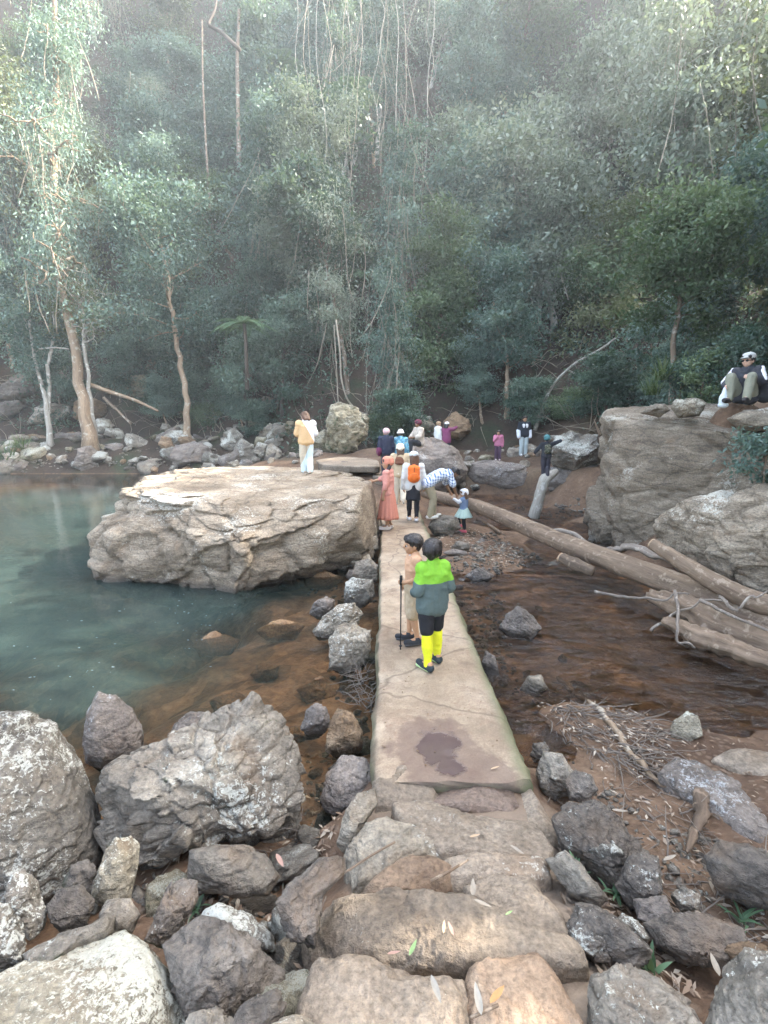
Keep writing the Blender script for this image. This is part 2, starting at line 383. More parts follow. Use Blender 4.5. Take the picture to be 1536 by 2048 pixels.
def ground_mat():
    m, nt = new_mat('earth_and_litter'); t = NT(nt)
    geo = t.n('ShaderNodeNewGeometry'); v = geo.outputs['Position']
    sp = t.n('ShaderNodeSeparateXYZ'); t.l(v, sp.inputs[0])
    n1 = t.noise(v, .9, 6, .6); n2 = t.noise(v, 9, 5, .65); n3 = t.noise(v, 60, 3, .7)
    soil = t.ramp(n1, [(.3, (.075, .044, .027)), (.55, (.145, .09, .055)), (.75, (.21, .14, .09))])
    soil = t.mix(.6, soil, t.ramp(n2, [(.3, .25), (.7, .75)]), 'OVERLAY')
    vo = t.n('ShaderNodeTexVoronoi'); vo.inputs['Scale'].default_value = 17; t.l(v, vo.inputs['Vector'])
    lit = t.ramp(t.n('ShaderNodeSeparateColor').outputs[0], [(0, .5)]) if False else None
    sc = t.n('ShaderNodeSeparateColor'); t.l(vo.outputs['Color'], sc.inputs[0])
    leafc = t.ramp(sc.outputs[0], [(.0, (.08, .05, .035)), (.4, (.16, .1, .065)), (.7, (.27, .19, .13)), (.92, (.28, .22, .165))])
    lm = t.math('MULTIPLY', t.ramp(vo.outputs['Distance'], [(.25, 1.0), (.5, 0.0)]), t.ramp(t.noise(v, 1.3, 4, .6), [(.42, 0.0), (.6, .4)]))
    soil = t.mix(lm, soil, leafc)
    # trodden tan dust between the step stones
    dx = t.math('ABSOLUTE', t.math('SUBTRACT', sp.outputs['X'], .45)); dy = t.math('ABSOLUTE', t.math('SUBTRACT', sp.outputs['Y'], 1.4))
    dd = t.math('MAXIMUM', dx, t.math('MULTIPLY', dy, .42)); dd = t.math('ADD', dd, t.math('MULTIPLY', n2, .2))
    dm = t.n('ShaderNodeMapRange'); t.l(dd, dm.inputs[0]); dm.inputs[1].default_value = .62; dm.inputs[2].default_value = .78; dm.inputs[3].default_value = 1; dm.inputs[4].default_value = 0
    soil = t.mix(dm.outputs[0], soil, t.ramp(n2, [(.3, (.17, .125, .088)), (.7, (.3, .235, .175))]))
    # dark leaf-mould and moss of the forest slope
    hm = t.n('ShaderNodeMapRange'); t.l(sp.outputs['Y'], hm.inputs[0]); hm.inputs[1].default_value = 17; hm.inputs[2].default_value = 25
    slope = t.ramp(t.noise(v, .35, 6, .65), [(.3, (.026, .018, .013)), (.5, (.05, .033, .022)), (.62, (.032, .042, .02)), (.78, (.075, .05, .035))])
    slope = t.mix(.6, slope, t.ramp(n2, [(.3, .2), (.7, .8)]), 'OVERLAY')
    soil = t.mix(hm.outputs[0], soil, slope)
    # pale drowned gravel and silt on the stream bed
    bed = t.ramp(n2, [(.3, (.1, .055, .029)), (.55, (.205, .12, .065)), (.75, (.3, .2, .118))])
    vb = t.n('ShaderNodeTexVoronoi'); vb.inputs['Scale'].default_value = 4.5; t.l(v, vb.inputs['Vector'])
    sb = t.n('ShaderNodeSeparateColor'); t.l(vb.outputs['Color'], sb.inputs[0])
    bed = t.mix(.6, bed, t.ramp(sb.outputs[0], [(0, .15), (.6, .5), (1, .8)]), 'OVERLAY')
    mr = t.n('ShaderNodeMapRange'); t.l(t.math('ADD', sp.outputs['Z'], t.math('MULTIPLY', n2, .06)), mr.inputs[0])
    mr.inputs[1].default_value = -.42; mr.inputs[2].default_value = -.34; mr.inputs[3].default_value = 1; mr.inputs[4].default_value = 0
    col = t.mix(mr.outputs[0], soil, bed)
    rgh = t.math('SUBTRACT', .9, t.math('MULTIPLY', mr.outputs[0], .35))
    nb = t.bump(t.math('ADD', n2, t.math('MULTIPLY', lm, .5)), .6, .04); nb = t.bump(n3, .5, .012, nb)
    t.out(t.principled(col, rgh, nb, .3).outputs[0])
    return m
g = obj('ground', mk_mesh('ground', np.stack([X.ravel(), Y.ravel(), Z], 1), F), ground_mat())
tag(g, kind='structure')

# ------------------------------------------------------------------ water
WP, WC = -.42, -.405
def water(name, xs, ys, z, mat):
    Xw, Yw = np.meshgrid(xs, ys)
    zw = np.full(Xw.size, z)
    dep = np.clip(z - H(Xw.ravel(), Yw.ravel()), 0, 5)
    n = len(xs)
    i = np.arange(len(ys) - 1)[:, None] * n; j = np.arange(n - 1)[None]
    f = np.stack([i + j, i + j + 1, i + n + j + 1, i + n + j], 2).reshape(-1, 4)
    # only faces that touch open water
    keep = (dep[f] > 0).any(1) | (dep[f] > -1).all(1) & (dep[f].max(1) > 0)
    f = f[keep]
    o = obj(name, mk_mesh(name, np.stack([Xw.ravel(), Yw.ravel(), zw], 1), f, True, {'depth': dep}), mat)
    tag(o, kind='structure'); return o
def water_mat(name, murk_a, murk_b, tint, k, rip_scale, rip_str, aniso=(1, 1, 1), fine=0.0, dist=.05, ior=1.33):
    m, nt = new_mat(name); t = NT(nt)
    at_ = t.n('ShaderNodeAttribute', attribute_name='depth')
    geo = t.n('ShaderNodeNewGeometry')
    mp = t.n('ShaderNodeMapping'); t.l(geo.outputs['Position'], mp.inputs['Vector']); mp.inputs['Scale'].default_value = aniso
    v = mp.outputs['Vector']
    n1 = t.noise(v, rip_scale, 3, .5, .4); n2 = t.noise(v, rip_scale * 4.3, 3, .55, .6)
    hgt = t.math('ADD', n1, t.math('MULTIPLY', n2, .35 + fine))
    if ior > 1.5: hgt = t.math('MULTIPLY', t.ramp(hgt, [(.58, 0.0), (.66, .25), (.85, 1.0)]), t.ramp(t.noise(geo.outputs['Position'], .45, 2), [(.3, .35), (.6, 1.0)]))
    nb = t.bump(hgt, rip_str, dist)
    # turbid water: share of light sent back by silt rises with depth
    f = t.math('SUBTRACT', 1.0, t.math('POWER', 2.718, t.math('MULTIPLY', at_.outputs['Fac'], -k)))
    mc = t.mix(t.noise(geo.outputs['Position'], .25, 3), murk_a, murk_b)
    df = t.n('ShaderNodeBsdfDiffuse'); t.l(mc, df.inputs['Color'])
    tr = t.n('ShaderNodeBsdfTransparent'); tr.inputs['Color'].default_value = (*tint, 1)
    m1 = t.n('ShaderNodeMixShader'); t.l(f, m1.inputs[0]); t.l(tr.outputs[0], m1.inputs[1]); t.l(df.outputs[0], m1.inputs[2])
    gl = t.n('ShaderNodeBsdfGlossy'); gl.inputs['Roughness'].default_value = .04; t.l(nb, gl.inputs['Normal'])
    fr = t.n('ShaderNodeFresnel'); fr.inputs['IOR'].default_value = ior; t.l(nb, fr.inputs['Normal'])
    m2 = t.n('ShaderNodeMixShader'); t.l(fr.outputs[0], m2.inputs[0]); t.l(m1.outputs[0], m2.inputs[1]); t.l(gl.outputs[0], m2.inputs[2])
    t.out(m2.outputs[0]); return m
M['pool'] = water_mat('pool_water', (.036, .055, .049), (.028, .045, .041), (.9, .8, .66), 1.1, 2.2, .12)
M['creek'] = water_mat('creek_water', (.15, .088, .052), (.12, .072, .043), (.94, .8, .64), .7, 3.0, 1.0, (1.0, 2.4, 1), -.1, .2, 1.7)
water('pool_water', np.concatenate([np.linspace(-40, -8, 60), np.linspace(-7.8, 0.0, 170)]), np.concatenate([np.linspace(3.0, 12, 200), np.linspace(12.1, 29.1, 140)]), WP, M['pool'])
water('creek_water', np.linspace(.9, 10, 200), np.concatenate([np.linspace(2.6, 12, 220), np.linspace(12.1, 21.5, 100)]), WC, M['creek'])

# ------------------------------------------------------------------ rocks
_ico = {}
def ico(n):
    if n not in _ico:
        bm = bmesh.new(); bmesh.ops.create_icosphere(bm, subdivisions=n, radius=1)
        v = np.array([q.co[:] for q in bm.verts]); f = np.array([[q.index for q in p.verts] for p in bm.faces]); bm.free()
        _ico[n] = (v, f)
    return _ico[n]
def poly_r(poly, phi):
    """radius of a closed star-shaped polygon (local 2-D, about the origin) at each angle, corners kept"""
    q = np.asarray(poly, float); n = len(q)
    best = np.full(len(phi), .0)
    dx, dy = np.cos(phi), np.sin(phi)
    for a in range(n):
        p0, p1 = q[a], q[(a + 1) % n]; e = p1 - p0
        den = dx * e[1] - dy * e[0]
        den = np.where(np.abs(den) < 1e-9, 1e-9, den)
        t = (p0[0] * e[1] - p0[1] * e[0]) / den
        s = (p0[0] * dy - p0[1] * dx) / den
        ok = (t > 0) & (s >= -.001) & (s <= 1.001)
        best = np.where(ok, np.maximum(best, t), best)
    return best
def centroid(q):
    q = np.asarray(q, float); x, y = q[:, 0], q[:, 1]; x1, y1 = np.roll(x, -1), np.roll(y, -1)
    c = x * y1 - x1 * y; a = c.sum() / 2
    return np.array([((x + x1) * c).sum(), ((y + y1) * c).sum()]) / (6 * a)
def rock_mesh(poly, T, sub, seed, ex=.72, facet=.92, rough=.72, strata=0.0, sdir=(.3, .2, 1), sfreq=4.0, cuts=(), chip=1.25, nplanes=13):
    """stone in a local frame: poly = outline in (e1,e2) about its centroid, T = half thickness along e3"""
    v, f = ico(sub); v = v.copy(); r = np.random.default_rng(seed)
    phi = np.arctan2(v[:, 1], v[:, 0]); m = np.hypot(v[:, 0], v[:, 1])
    R = poly_r(poly, np.linspace(-np.pi, np.pi, 1441)); R = np.where(R < 1e-6, np.median(R), R)
    kern = np.array([1, 2, 3, 2, 1.]) / 9
    R = np.convolve(np.concatenate([R[-3:-1], R, R[1:3]]), kern, 'valid')
    Rv = np.interp(phi, np.linspace(-np.pi, np.pi, 1441), R)
    e_ = 2 / ex; sc_ = (m ** e_ + np.abs(v[:, 2]) ** e_) ** (-1 / e_)     # rounded-box profile
    u = v * sc_[:, None]
    for k in range(nplanes):       # chisel flat faces, mostly towards / away from the outline's plane
        n = r.normal(size=3); n[2] = np.sign(n[2] if k % 3 == 0 else 1) * (abs(n[2]) * .8 + .75); n /= np.linalg.norm(n)
        ext = (u @ n).max()
        d = ext * r.uniform(.66, .92)
        over = np.clip(u @ n - d, 0, None)
        u = u - np.outer(over * facet, n)
    mr = np.median(R)
    p = np.stack([u[:, 0] * Rv, u[:, 1] * Rv, u[:, 2] * T], 1)
    nrm = p / (np.array([mr, mr, T]) ** 1.2); nrm /= np.linalg.norm(nrm, axis=1)[:, None] + 1e-9
    s = min(mr, T * 1.3)
    o = r.uniform(0, 50, 3)
    w = p / s
    warp = np.stack([fbm(w * 1.3 + o + 9 * k, 3, seed + k) for k in range(3)], 1)
    rn, ed = cells(w * 1.5 * np.array([1, 1, 1.4]) + warp * .55 + o, seed)
    disp = chip * .13 * (rn - .5)
    rn2, ed2 = cells(w * 3.4 + warp * .9 + o * 2, seed + 5)
    disp = disp + chip * .055 * (rn2 - .5) - chip * .03 * np.exp(-(ed2 / .09) ** 2)
    disp = disp + rough * (.11 * fbm(w * 1.2 + o, 4, seed) + .035 * fbm(w * 6 + o, 4, seed + 2, .6))
    if strata:
        sd = np.asarray(sdir, float); sd /= np.linalg.norm(sd)
        q = (p @ sd) * sfreq + .9 * warp[:, 0] + .35 * warp[:, 1]
        saw = q - np.floor(q); idx = np.floor(q).astype(np.int64)
        hh = _h(idx, idx * 0, idx * 0, seed)
        disp = disp + strata / s * ((saw ** .6 - .5) * .8 + (hh - .5) * 1.1) * (.5 + .8 * np.clip(fbm(w * .9 + o * 3, 2, seed + 4) + .4, 0, 1))
    p = p + nrm * (disp * s)[:, None]
    return p, f
def add_rock(name, label, mat, poly3, e1, e2, e3, org, T, sub, seed, cat='rock', group=None, zcap=None, **kw):
    p, f = rock_mesh(poly3, T, sub, seed, **kw)
    w = p[:, :1] * e1 + p[:, 1:2] * e2 + p[:, 2:3] * e3
    if zcap is not None:
        for (nrm, d, *pw) in zcap:       # world planes that flatten the stone: points beyond are pressed back most of the way
            nrm = np.asarray(nrm, float); nrm = nrm / np.linalg.norm(nrm)
            over = np.clip((w + org) @ nrm - d, 0, None)
            w = w - np.outer(over * (pw[0] if pw else .9), nrm)
    if np.linalg.det(np.stack([e1, e2, e3])) < 0: f = f[:, ::-1]
    o = obj(name, mk_mesh(name, w, f), mat, None, org)
    return tag(o, label, cat, group)
ROCKN = [0]
def rock(label, mat, poly, T=None, z=None, D=None, sub=5, seed=None, name='rock', cat='rock', group=None, back=.55, grow=1.0, **kw):
    """stone from its outline in photo pixels, standing where its foot meets the ground"""
    ROCKN[0] += 1; seed = seed or ROCKN[0] * 13 + 5
    q = np.array(poly, float); c = centroid(q)
    if D is None:
        yb = q[:, 1].max(); xb = q[q[:, 1] > yb - 12, 0].mean()
        hp = at(xb, yb, z) if z is not None else hit(xb, yb)
        D = (hp - CAM) @ FW
        wid = np.ptp(q[:, 0]) * D / FPX
        if T is None: T = .42 * min(wid, np.ptp(q[:, 1]) * D / FPX * 1.5)
        D = D + back * T
    elif T is None: T = .42 * np.ptp(q[:, 0]) * D / FPX
    d = ray(*c); e3 = d / np.linalg.norm(d)
    org = CAM + d * D
    e1 = np.cross(e3, [0, 0, 1]); e1 /= np.linalg.norm(e1); e2 = np.cross(e1, e3)
    loc = []
    for (x, y) in q:
        rr = ray(x, y); t = ((org - CAM) @ e3) / (rr @ e3); pt = CAM + rr * t - org
        loc.append((pt @ e1 * grow, pt @ e2 * grow))
    return add_rock(name, label, mat, np.array(loc), e1, e2, e3, org, T, sub, seed, cat, group, **kw)
def slab(label, mat, poly, ztop, thick, sub=5, seed=None, name='step_stone', cat='stone', group=None, tilt=(0, 0), ex=.27, **kw):
    """flat stone: outline in photo pixels laid on a level plane at ztop"""
    ROCKN[0] += 1; seed = seed or ROCKN[0] * 13 + 5
    pts = np.array([at(x, y, ztop) for x, y in poly]); c = centroid(pts[:, :2])
    org = np.array([c[0], c[1], ztop - thick / 2])
    e1 = np.array([1.0, 0, tilt[0]]); e1 /= np.linalg.norm(e1); e2 = np.array([0, 1.0, tilt[1]]); e2 /= np.linalg.norm(e2); e3 = np.cross(e1, e2)
    loc = (pts[:, :2] - c) * (1.15 if name == 'step_stone' else 1)
    if name == 'step_stone': kw = {'zcap': [((0.0, -.02, 1), ztop - .02 * c[1] + .006)], **kw}
    return add_rock(name, label, mat, loc, e1, e2, e3, org, thick / 2, sub, seed, cat, group, ex=ex, **{**dict(nplanes=4, facet=.6, chip=.55, rough=.75), **kw})
# ------------------------------------------------------------------ causeway
def causeway_mat():
    m, nt = new_mat('causeway_concrete'); t = NT(nt)
    tc = t.n('ShaderNodeTexCoord'); v = tc.outputs['Object']
    n1 = t.noise(v, 1.1, 6, .62, .3); n2 = t.noise(v, 6, 5, .65); n3 = t.noise(v, 70, 4, .7); n4 = t.noise(v, 19, 4, .6)
    c = t.ramp(n1, [(.3, (.175, .124, .082)), (.5, (.29, .22, .15)), (.72, (.39, .315, .23))])
    blot = t.noise(v, 2.3, 6, .7, .8); c = t.mix(t.ramp(blot, [(.5, 0.0), (.66, .6)]), c, (.16, .1, .068))
    vc = t.n('ShaderNodeTexVoronoi', feature='DISTANCE_TO_EDGE'); vc.inputs['Scale'].default_value = .9
    wv = t.n('ShaderNodeMix', data_type='VECTOR'); wv.inputs[0].default_value = .2; nv = t.n('ShaderNodeTexNoise'); nv.inputs['Scale'].default_value = 2.5; t.l(v, nv.inputs['Vector'])
    t.l(v, wv.inputs[4]); t.l(nv.outputs['Color'], wv.inputs[5]); t.l(wv.outputs[1], vc.inputs['Vector'])
    hair_ = t.ramp(vc.outputs['Distance'], [(0.0, 1.0), (.012, 0.0)]); c = t.mix(t.math('MULTIPLY', hair_, .6), c, (.08, .055, .04))
    c = t.mix(.5, c, t.ramp(n2, [(.3, .3), (.7, .72)]), 'OVERLAY')
    c = t.mix(.4, c, t.ramp(n3, [(.3, .3), (.7, .75)]), 'OVERLAY')
    c = t.mix(t.ramp(n4, [(.6, 0.0), (.72, .55)]), c, (.2, .12, .075))
    # dark damp blotches
    sp = t.n('ShaderNodeSeparateXYZ'); t.l(v, sp.inputs[0])
    def spot(x, y, r, sy=1.0):
        dx = t.math('SUBTRACT', sp.outputs['X'], x); dy = t.math('MULTIPLY', t.math('SUBTRACT', sp.outputs['Y'], y), sy)
        d = t.math('SQRT', t.math('ADD', t.math('MULTIPLY', dx, dx), t.math('MULTIPLY', dy, dy)))
        d = t.math('ADD', d, t.math('MULTIPLY', t.math('SUBTRACT', t.noise(v, 5, 5, .65), .5), r * 1.9))
        mr = t.n('ShaderNodeMapRange'); t.l(d, mr.inputs[0]); mr.inputs[1].default_value = r * .85; mr.inputs[2].default_value = r * 1.1
        mr.inputs[3].default_value = 1; mr.inputs[4].default_value = 0
        return mr.outputs[0]
    damp = spot(.38, 3.25, .34, .8)
    damp2 = spot(.62, 2.98, .3, 1.2)
    damp = t.math('MAXIMUM', damp, damp2)
    wetp = t.math('MAXIMUM', spot(.4, 3.3, .15, .75), spot(.46, 3.06, .1))
    small = t.ramp(t.noise(v, 3.1, 3, .5), [(.66, 0.0), (.72, .6)])
    damp = t.math('MAXIMUM', damp, small)
    c = t.mix(t.math('MULTIPLY', damp, .6), c, (.115, .07, .055))
    c = t.mix(t.math('MULTIPLY', wetp, .75), c, (.075, .05, .05))
    # green slime and dark weathering on the sides, moss fringe along the right edge
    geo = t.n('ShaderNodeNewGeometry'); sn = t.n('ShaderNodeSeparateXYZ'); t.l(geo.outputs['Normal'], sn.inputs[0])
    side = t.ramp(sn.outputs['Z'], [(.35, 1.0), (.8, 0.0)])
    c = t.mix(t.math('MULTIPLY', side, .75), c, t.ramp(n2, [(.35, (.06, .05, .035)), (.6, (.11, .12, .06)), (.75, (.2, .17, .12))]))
    ex = t.math('ADD', sp.outputs['X'], t.math('MULTIPLY', n2, .16))
    mr = t.n('ShaderNodeMapRange'); t.l(ex, mr.inputs[0]); mr.inputs[1].default_value = .94; mr.inputs[2].default_value = 1.03; 
    c = t.mix(t.math('MULTIPLY', mr.outputs[0], .7), c, (.1, .115, .055))
    r = t.math('SUBTRACT', .85, t.math('MULTIPLY', damp, .25)); r = t.math('SUBTRACT', r, t.math('MULTIPLY', wetp, .42))
    h = t.math('ADD', t.math('MULTIPLY', n2, .5), t.math('MULTIPLY', n4, .5)); h = t.math('ADD', h, t.math('MULTIPLY', n3, .3))
    inv = t.math('SUBTRACT', 1.0, t.math('MULTIPLY', wetp, .95))
    h = t.math('MULTIPLY', h, inv)
    t.out(t.principled(c, r, t.bump(h, .55, .02), .35).outputs[0]); return m
def build_causeway():
    y0, y1 = 2.93, 15.4
    ys = y0 + (y1 - y0) * np.linspace(0, 1, 420) ** 1.5; xs = np.linspace(0, 1, 44)
    V = []
    prof = [(0, -.55), (0, -.3), (0, -.12), (0, -.05), (0, -.015)] + [(x, 0) for x in np.linspace(.012, .988, 40)] + [(1, -.015), (1, -.05), (1, -.12), (1, -.3), (1, -.55)]
    prof = np.array(prof); n = len(prof)
    yy = np.repeat(ys, n); fx = np.tile(prof[:, 0], len(ys)); fz = np.tile(prof[:, 1], len(ys))
    q = np.stack([fx * 2, yy, fz], 1)
    L = -.055 + .03 * fbm(np.stack([yy * 1.4, yy * 0, yy * 0], 1), 4, 31) + .012 * fbm(np.stack([yy * 8, fz * 8, yy * 0], 1), 3, 32)
    Rr = .955 + .045 * fbm(np.stack([yy * 1.1, yy * 0, yy * 0 + 5], 1), 5, 33, .62) + .02 * fbm(np.stack([yy * 8, fz * 9, yy * 0], 1), 3, 34)
    xx = L + (Rr - L) * fx
    xx = xx + np.where(fz < -.03, np.where(fx < .5, -1, 1) * (.03 * fbm(q * 5, 4, 35) + .02), 0)
    e = np.minimum(fx, 1 - fx)
    zz = fz + .012 * fbm(q * 1.2, 3, 36) + .006 * fbm(q * 7, 3, 37) - .022 * np.exp(-(e / .035) ** 2) * (.5 + fbm(q * 3, 2, 38))
    yy2 = yy + np.where(yy < y0 + .01, 0.05 * fbm(np.stack([fx * 4, fx * 0, fx * 0], 1), 3, 39), 0)
    i = np.arange(len(ys) - 1)[:, None] * n; j = np.arange(n - 1)[None]
    f = np.stack([i + j, i + j + 1, i + n + j + 1, i + n + j], 2).reshape(-1, 4)
    V = np.stack([xx, yy2, zz], 1)
    ends = [np.arange(n), np.arange(n)[::-1] + (len(ys) - 1) * n]
    faces = [tuple(a) for a in f] + [tuple(e[::-1]) for e in ends]
    o = obj('causeway', mk_mesh('causeway', V, faces), causeway_mat())
    tag(o, 'long narrow earthy concrete causeway running straight across the creek', 'causeway')
build_causeway()

# ------------------------------------------------------------------ worn stone steps in front of the causeway
slab('worn tan stone at the left end of the causeway, highest step back', M['step'], [(752, 1552), (800, 1526), (858, 1534), (872, 1570), (856, 1600), (800, 1606), (758, 1596)], .0, .4)
slab('purplish damp flat stone touching the end of the causeway', M['stepdark'], [(866, 1546), (950, 1536), (1030, 1556), (1040, 1590), (1010, 1606), (930, 1606), (862, 1598)], -.03, .4)
slab('narrow tan stone wedged at the causeway\'s right front corner', M['step'], [(1030, 1582), (1062, 1562), (1090, 1600), (1117, 1652), (1112, 1676), (1078, 1650), (1044, 1624)], -.04, .45, facet=.7)
slab('broad worn step stone with a dark blue wet spot on top', M['step'], [(800, 1600), (870, 1590), (960, 1600), (1050, 1624), (1090, 1680), (1080, 1706), (990, 1700), (890, 1690), (812, 1650)], .05, .45, sub=6)
slab('pale sunlit step stone with a lichen front, left of the broad one', M['tan'], [(702, 1672), (730, 1640), (775, 1628), (830, 1640), (900, 1684), (890, 1716), (800, 1732), (715, 1732)], .07, .45, sub=6)
slab('small orange stone set into the steps', M['steporange'], [(732, 1758), (790, 1704), (850, 1706), (898, 1720), (896, 1748), (840, 1772), (760, 1780)], .1, .4)
slab('dusty brown step stone right of the orange one', M['step'], [(892, 1712), (960, 1700), (1080, 1706), (1094, 1740), (1060, 1752), (950, 1750), (900, 1746)], .085, .4)
slab('tan block with a mossy right edge on the third step', M['step'], [(940, 1748), (990, 1728), (1068, 1728), (1110, 1790), (1138, 1862), (1090, 1868), (1030, 1840), (960, 1794)], .14, .45, sub=6)
slab('widest dusty step stone spanning the stair', M['step'], [(632, 1810), (660, 1770), (780, 1752), (870, 1782), (950, 1790), (1060, 1838), (1120, 1860), (1140, 1906), (1060, 1912), (940, 1908), (800, 1904), (650, 1896)], .2, .45, sub=6)
slab('pitted grey brown bottom step stone on the left', M['step'], [(590, 2060), (622, 1960), (650, 1915), (800, 1912), (935, 1910), (946, 1960), (938, 2070), (930, 2160), (580, 2160)], .27, .5, sub=6, chip=.5)
slab('orange tinted bottom step stone beside a dark gap', M['steporange'], [(946, 1930), (1000, 1912), (1075, 1900), (1120, 1950), (1150, 2010), (1190, 2080), (1190, 2160), (940, 2160), (944, 2040)], .25, .5, sub=6)
slab('pale rough stone at the very bottom left of the stair', M['tan'], [(520, 2080), (545, 2035), (590, 2012), (660, 2022), (700, 2060), (700, 2140), (520, 2140)], .34, .4)
rock('lichen edged upright stone flanking the stair on its left', M['tan'], [(672, 1690), (692, 1620), (712, 1590), (748, 1578), (756, 1606), (728, 1650), (712, 1700), (690, 1716)], z=-.2)
rock('dark wedge shaped rock leaning on the left of the widest step', M['dark'], [(548, 1806), (590, 1756), (640, 1718), (686, 1716), (690, 1745), (648, 1790), (640, 1850), (630, 1896), (580, 1884)], z=.05, sub=6)

# ------------------------------------------------------------------ foreground rocks, left
rock('huge pale boulder crusted with cream lichen in the bottom left corner', M['lichenpale'], [(-220, 2060), (-100, 1990), (0, 1955), (70, 1915), (160, 1888), (245, 1868), (292, 1892), (332, 1940), (362, 2000), (400, 2100), (300, 2250), (-100, 2300)], D=1.95, T=.5, sub=7, seed=21, nplanes=6, facet=.8, chip=.35, rough=.6)
rock('big rounded grey boulder splashed with white lichen at the left edge', M['lichen'], [(-170, 1560), (-120, 1460), (-20, 1432), (50, 1434), (108, 1452), (150, 1510), (172, 1575), (200, 1655), (205, 1710), (150, 1790), (70, 1830), (-40, 1840), (-150, 1790)], z=-.42, T=.55, sub=7, seed=22, nplanes=7, chip=.6)
rock('large fractured brown grey boulder split by a diagonal crack', M['grey'], [(192, 1590), (208, 1540), (300, 1492), (395, 1456), (440, 1430), (492, 1408), (545, 1432), (568, 1462), (585, 1530), (606, 1600), (612, 1660), (590, 1702), (540, 1716), (450, 1700), (370, 1700), (300, 1716), (262, 1720), (228, 1660)], z=-.38, T=.42, sub=7, seed=23, strata=.035, sdir=(.5, .75, .3), sfreq=5, chip=1.4, nplanes=18, rough=.5)
rock('smooth dark grey rock standing in the pool near the shore', M['purple'], [(166, 1490), (172, 1425), (196, 1382), (232, 1392), (268, 1420), (286, 1462), (284, 1500), (256, 1530), (200, 1540), (172, 1522)], z=-.5, sub=6, nplanes=6, chip=.5)
rock('small bluish wet rock half hidden behind the fractured boulder', M['purple'], [(336, 1470), (352, 1446), (380, 1424), (420, 1428), (428, 1462), (400, 1490), (350, 1490)], z=-.5, sub=5)
rock('pale standing stone with bleached lichen between two boulders', M['lichenpale'], [(182, 1800), (196, 1740), (208, 1700), (232, 1672), (264, 1668), (282, 1690), (272, 1752), (262, 1800), (230, 1826)], z=-.1, sub=6, T=.11, chip=.6)
rock('short pale lichen stone below the left edge boulder', M['lichen'], [(8, 1790), (24, 1748), (48, 1738), (76, 1760), (92, 1810), (90, 1860), (60, 1880), (28, 1850)], z=0, sub=6)
rock('white crusted stone cut by the left edge of the frame', M['lichen'], [(-60, 1830), (-20, 1790), (20, 1800), (42, 1850), (60, 1890), (50, 1940), (-20, 1960), (-80, 1920)], z=.1, sub=6)
rock('flat topped grey block lying under the fractured boulder', M['grey'], [(374, 1756), (382, 1702), (430, 1690), (490, 1690), (532, 1706), (556, 1752), (536, 1790), (480, 1796), (400, 1786)], z=-.15, sub=6, chip=.6, nplanes=12, ex=.5)
rock('rough dark brown rock in front of the flat topped block', M['dark'], [(328, 1892), (356, 1860), (400, 1836), (450, 1846), (520, 1890), (562, 1944), (560, 2000), (500, 2040), (430, 2060), (370, 2030), (345, 1960)], z=.05, sub=6, chip=1.2, T=.2)
rock('grey cracked stone with white lichen wedged behind the rough dark rock', M['lichen'], [(395, 1850), (410, 1820), (440, 1806), (500, 1830), (545, 1870), (552, 1905), (500, 1900), (430, 1880)], z=.0, sub=5)
rock('thin layered grey stone standing on edge in the rock jumble', M['dark'], [(290, 1880), (310, 1830), (335, 1780), (352, 1756), (396, 1762), (392, 1800), (368, 1850), (335, 1896)], z=-.02, sub=6, strata=.02, sfreq=14, sdir=(1, .2, .3))
rock('long brown wedge of stone lying above the huge pale boulder', M['grey'], [(40, 1910), (120, 1868), (190, 1846), (215, 1826), (230, 1836), (222, 1872), (150, 1915), (60, 1940)], z=.12, sub=5)
rock('small dark angular stone beside the pale standing stone', M['dark'], [(96, 1810), (122, 1776), (160, 1770), (190, 1800), (176, 1850), (130, 1866), (100, 1846)], z=.02, sub=5)
rock('dark stone in the gap left of the pale standing stone', M['dark'], [(126, 1770), (140, 1730), (176, 1718), (196, 1740), (190, 1790), (150, 1800)], z=-.1, sub=5)
rock('brown stone beneath the pale standing stone', M['grey'], [(196, 1830), (215, 1800), (262, 1796), (280, 1830), (262, 1866), (215, 1866)], z=.0, sub=5)
rock('black angular stone at the bottom edge left of the stair', M['dark'], [(450, 2070), (486, 2010), (520, 1990), (556, 1972), (570, 2010), (550, 2080), (480, 2110)], z=.2, sub=5)
rock('grey stone under the rough dark rock at the bottom edge', M['grey'], [(360, 2080), (380, 2030), (430, 2016), (470, 2040), (470, 2100), (400, 2130)], z=.2, sub=5)
# row of stones along the causeway's left side
rock('small pale tan boulder with a rusty foot beside the causeway', M['rust'], [(652, 1500), (660, 1446), (676, 1420), (700, 1424), (722, 1462), (726, 1488), (712, 1510), (680, 1520)], z=-.45, sub=6)
rock('bluish lichen speckled stone in the shallows left of the tan one', M['purple'], [(604, 1455), (614, 1420), (632, 1406), (654, 1412), (660, 1446), (644, 1474), (616, 1474)], z=-.46, sub=5)
rock('dark purple rock tucked against the start of the causeway', M['purple'], [(640, 1600), (655, 1550), (690, 1508), (730, 1520), (748, 1550), (750, 1610), (700, 1640), (655, 1630)], z=-.5, sub=6)
rock('sunlit angular cream rock at the causeway\'s left side', M['tan'], [(656, 1340), (660, 1280), (676, 1254), (705, 1243), (740, 1262), (742, 1300), (730, 1330), (690, 1350)], z=-.46, sub=6, strata=.02, sfreq=9, chip=1.1)
rock('tilted tan rock behind the sunlit cream one', M['tan'], [(626, 1262), (650, 1232), (676, 1212), (712, 1203), (726, 1228), (712, 1256), (672, 1278), (640, 1278)], z=-.46, sub=6, strata=.02, sfreq=9)
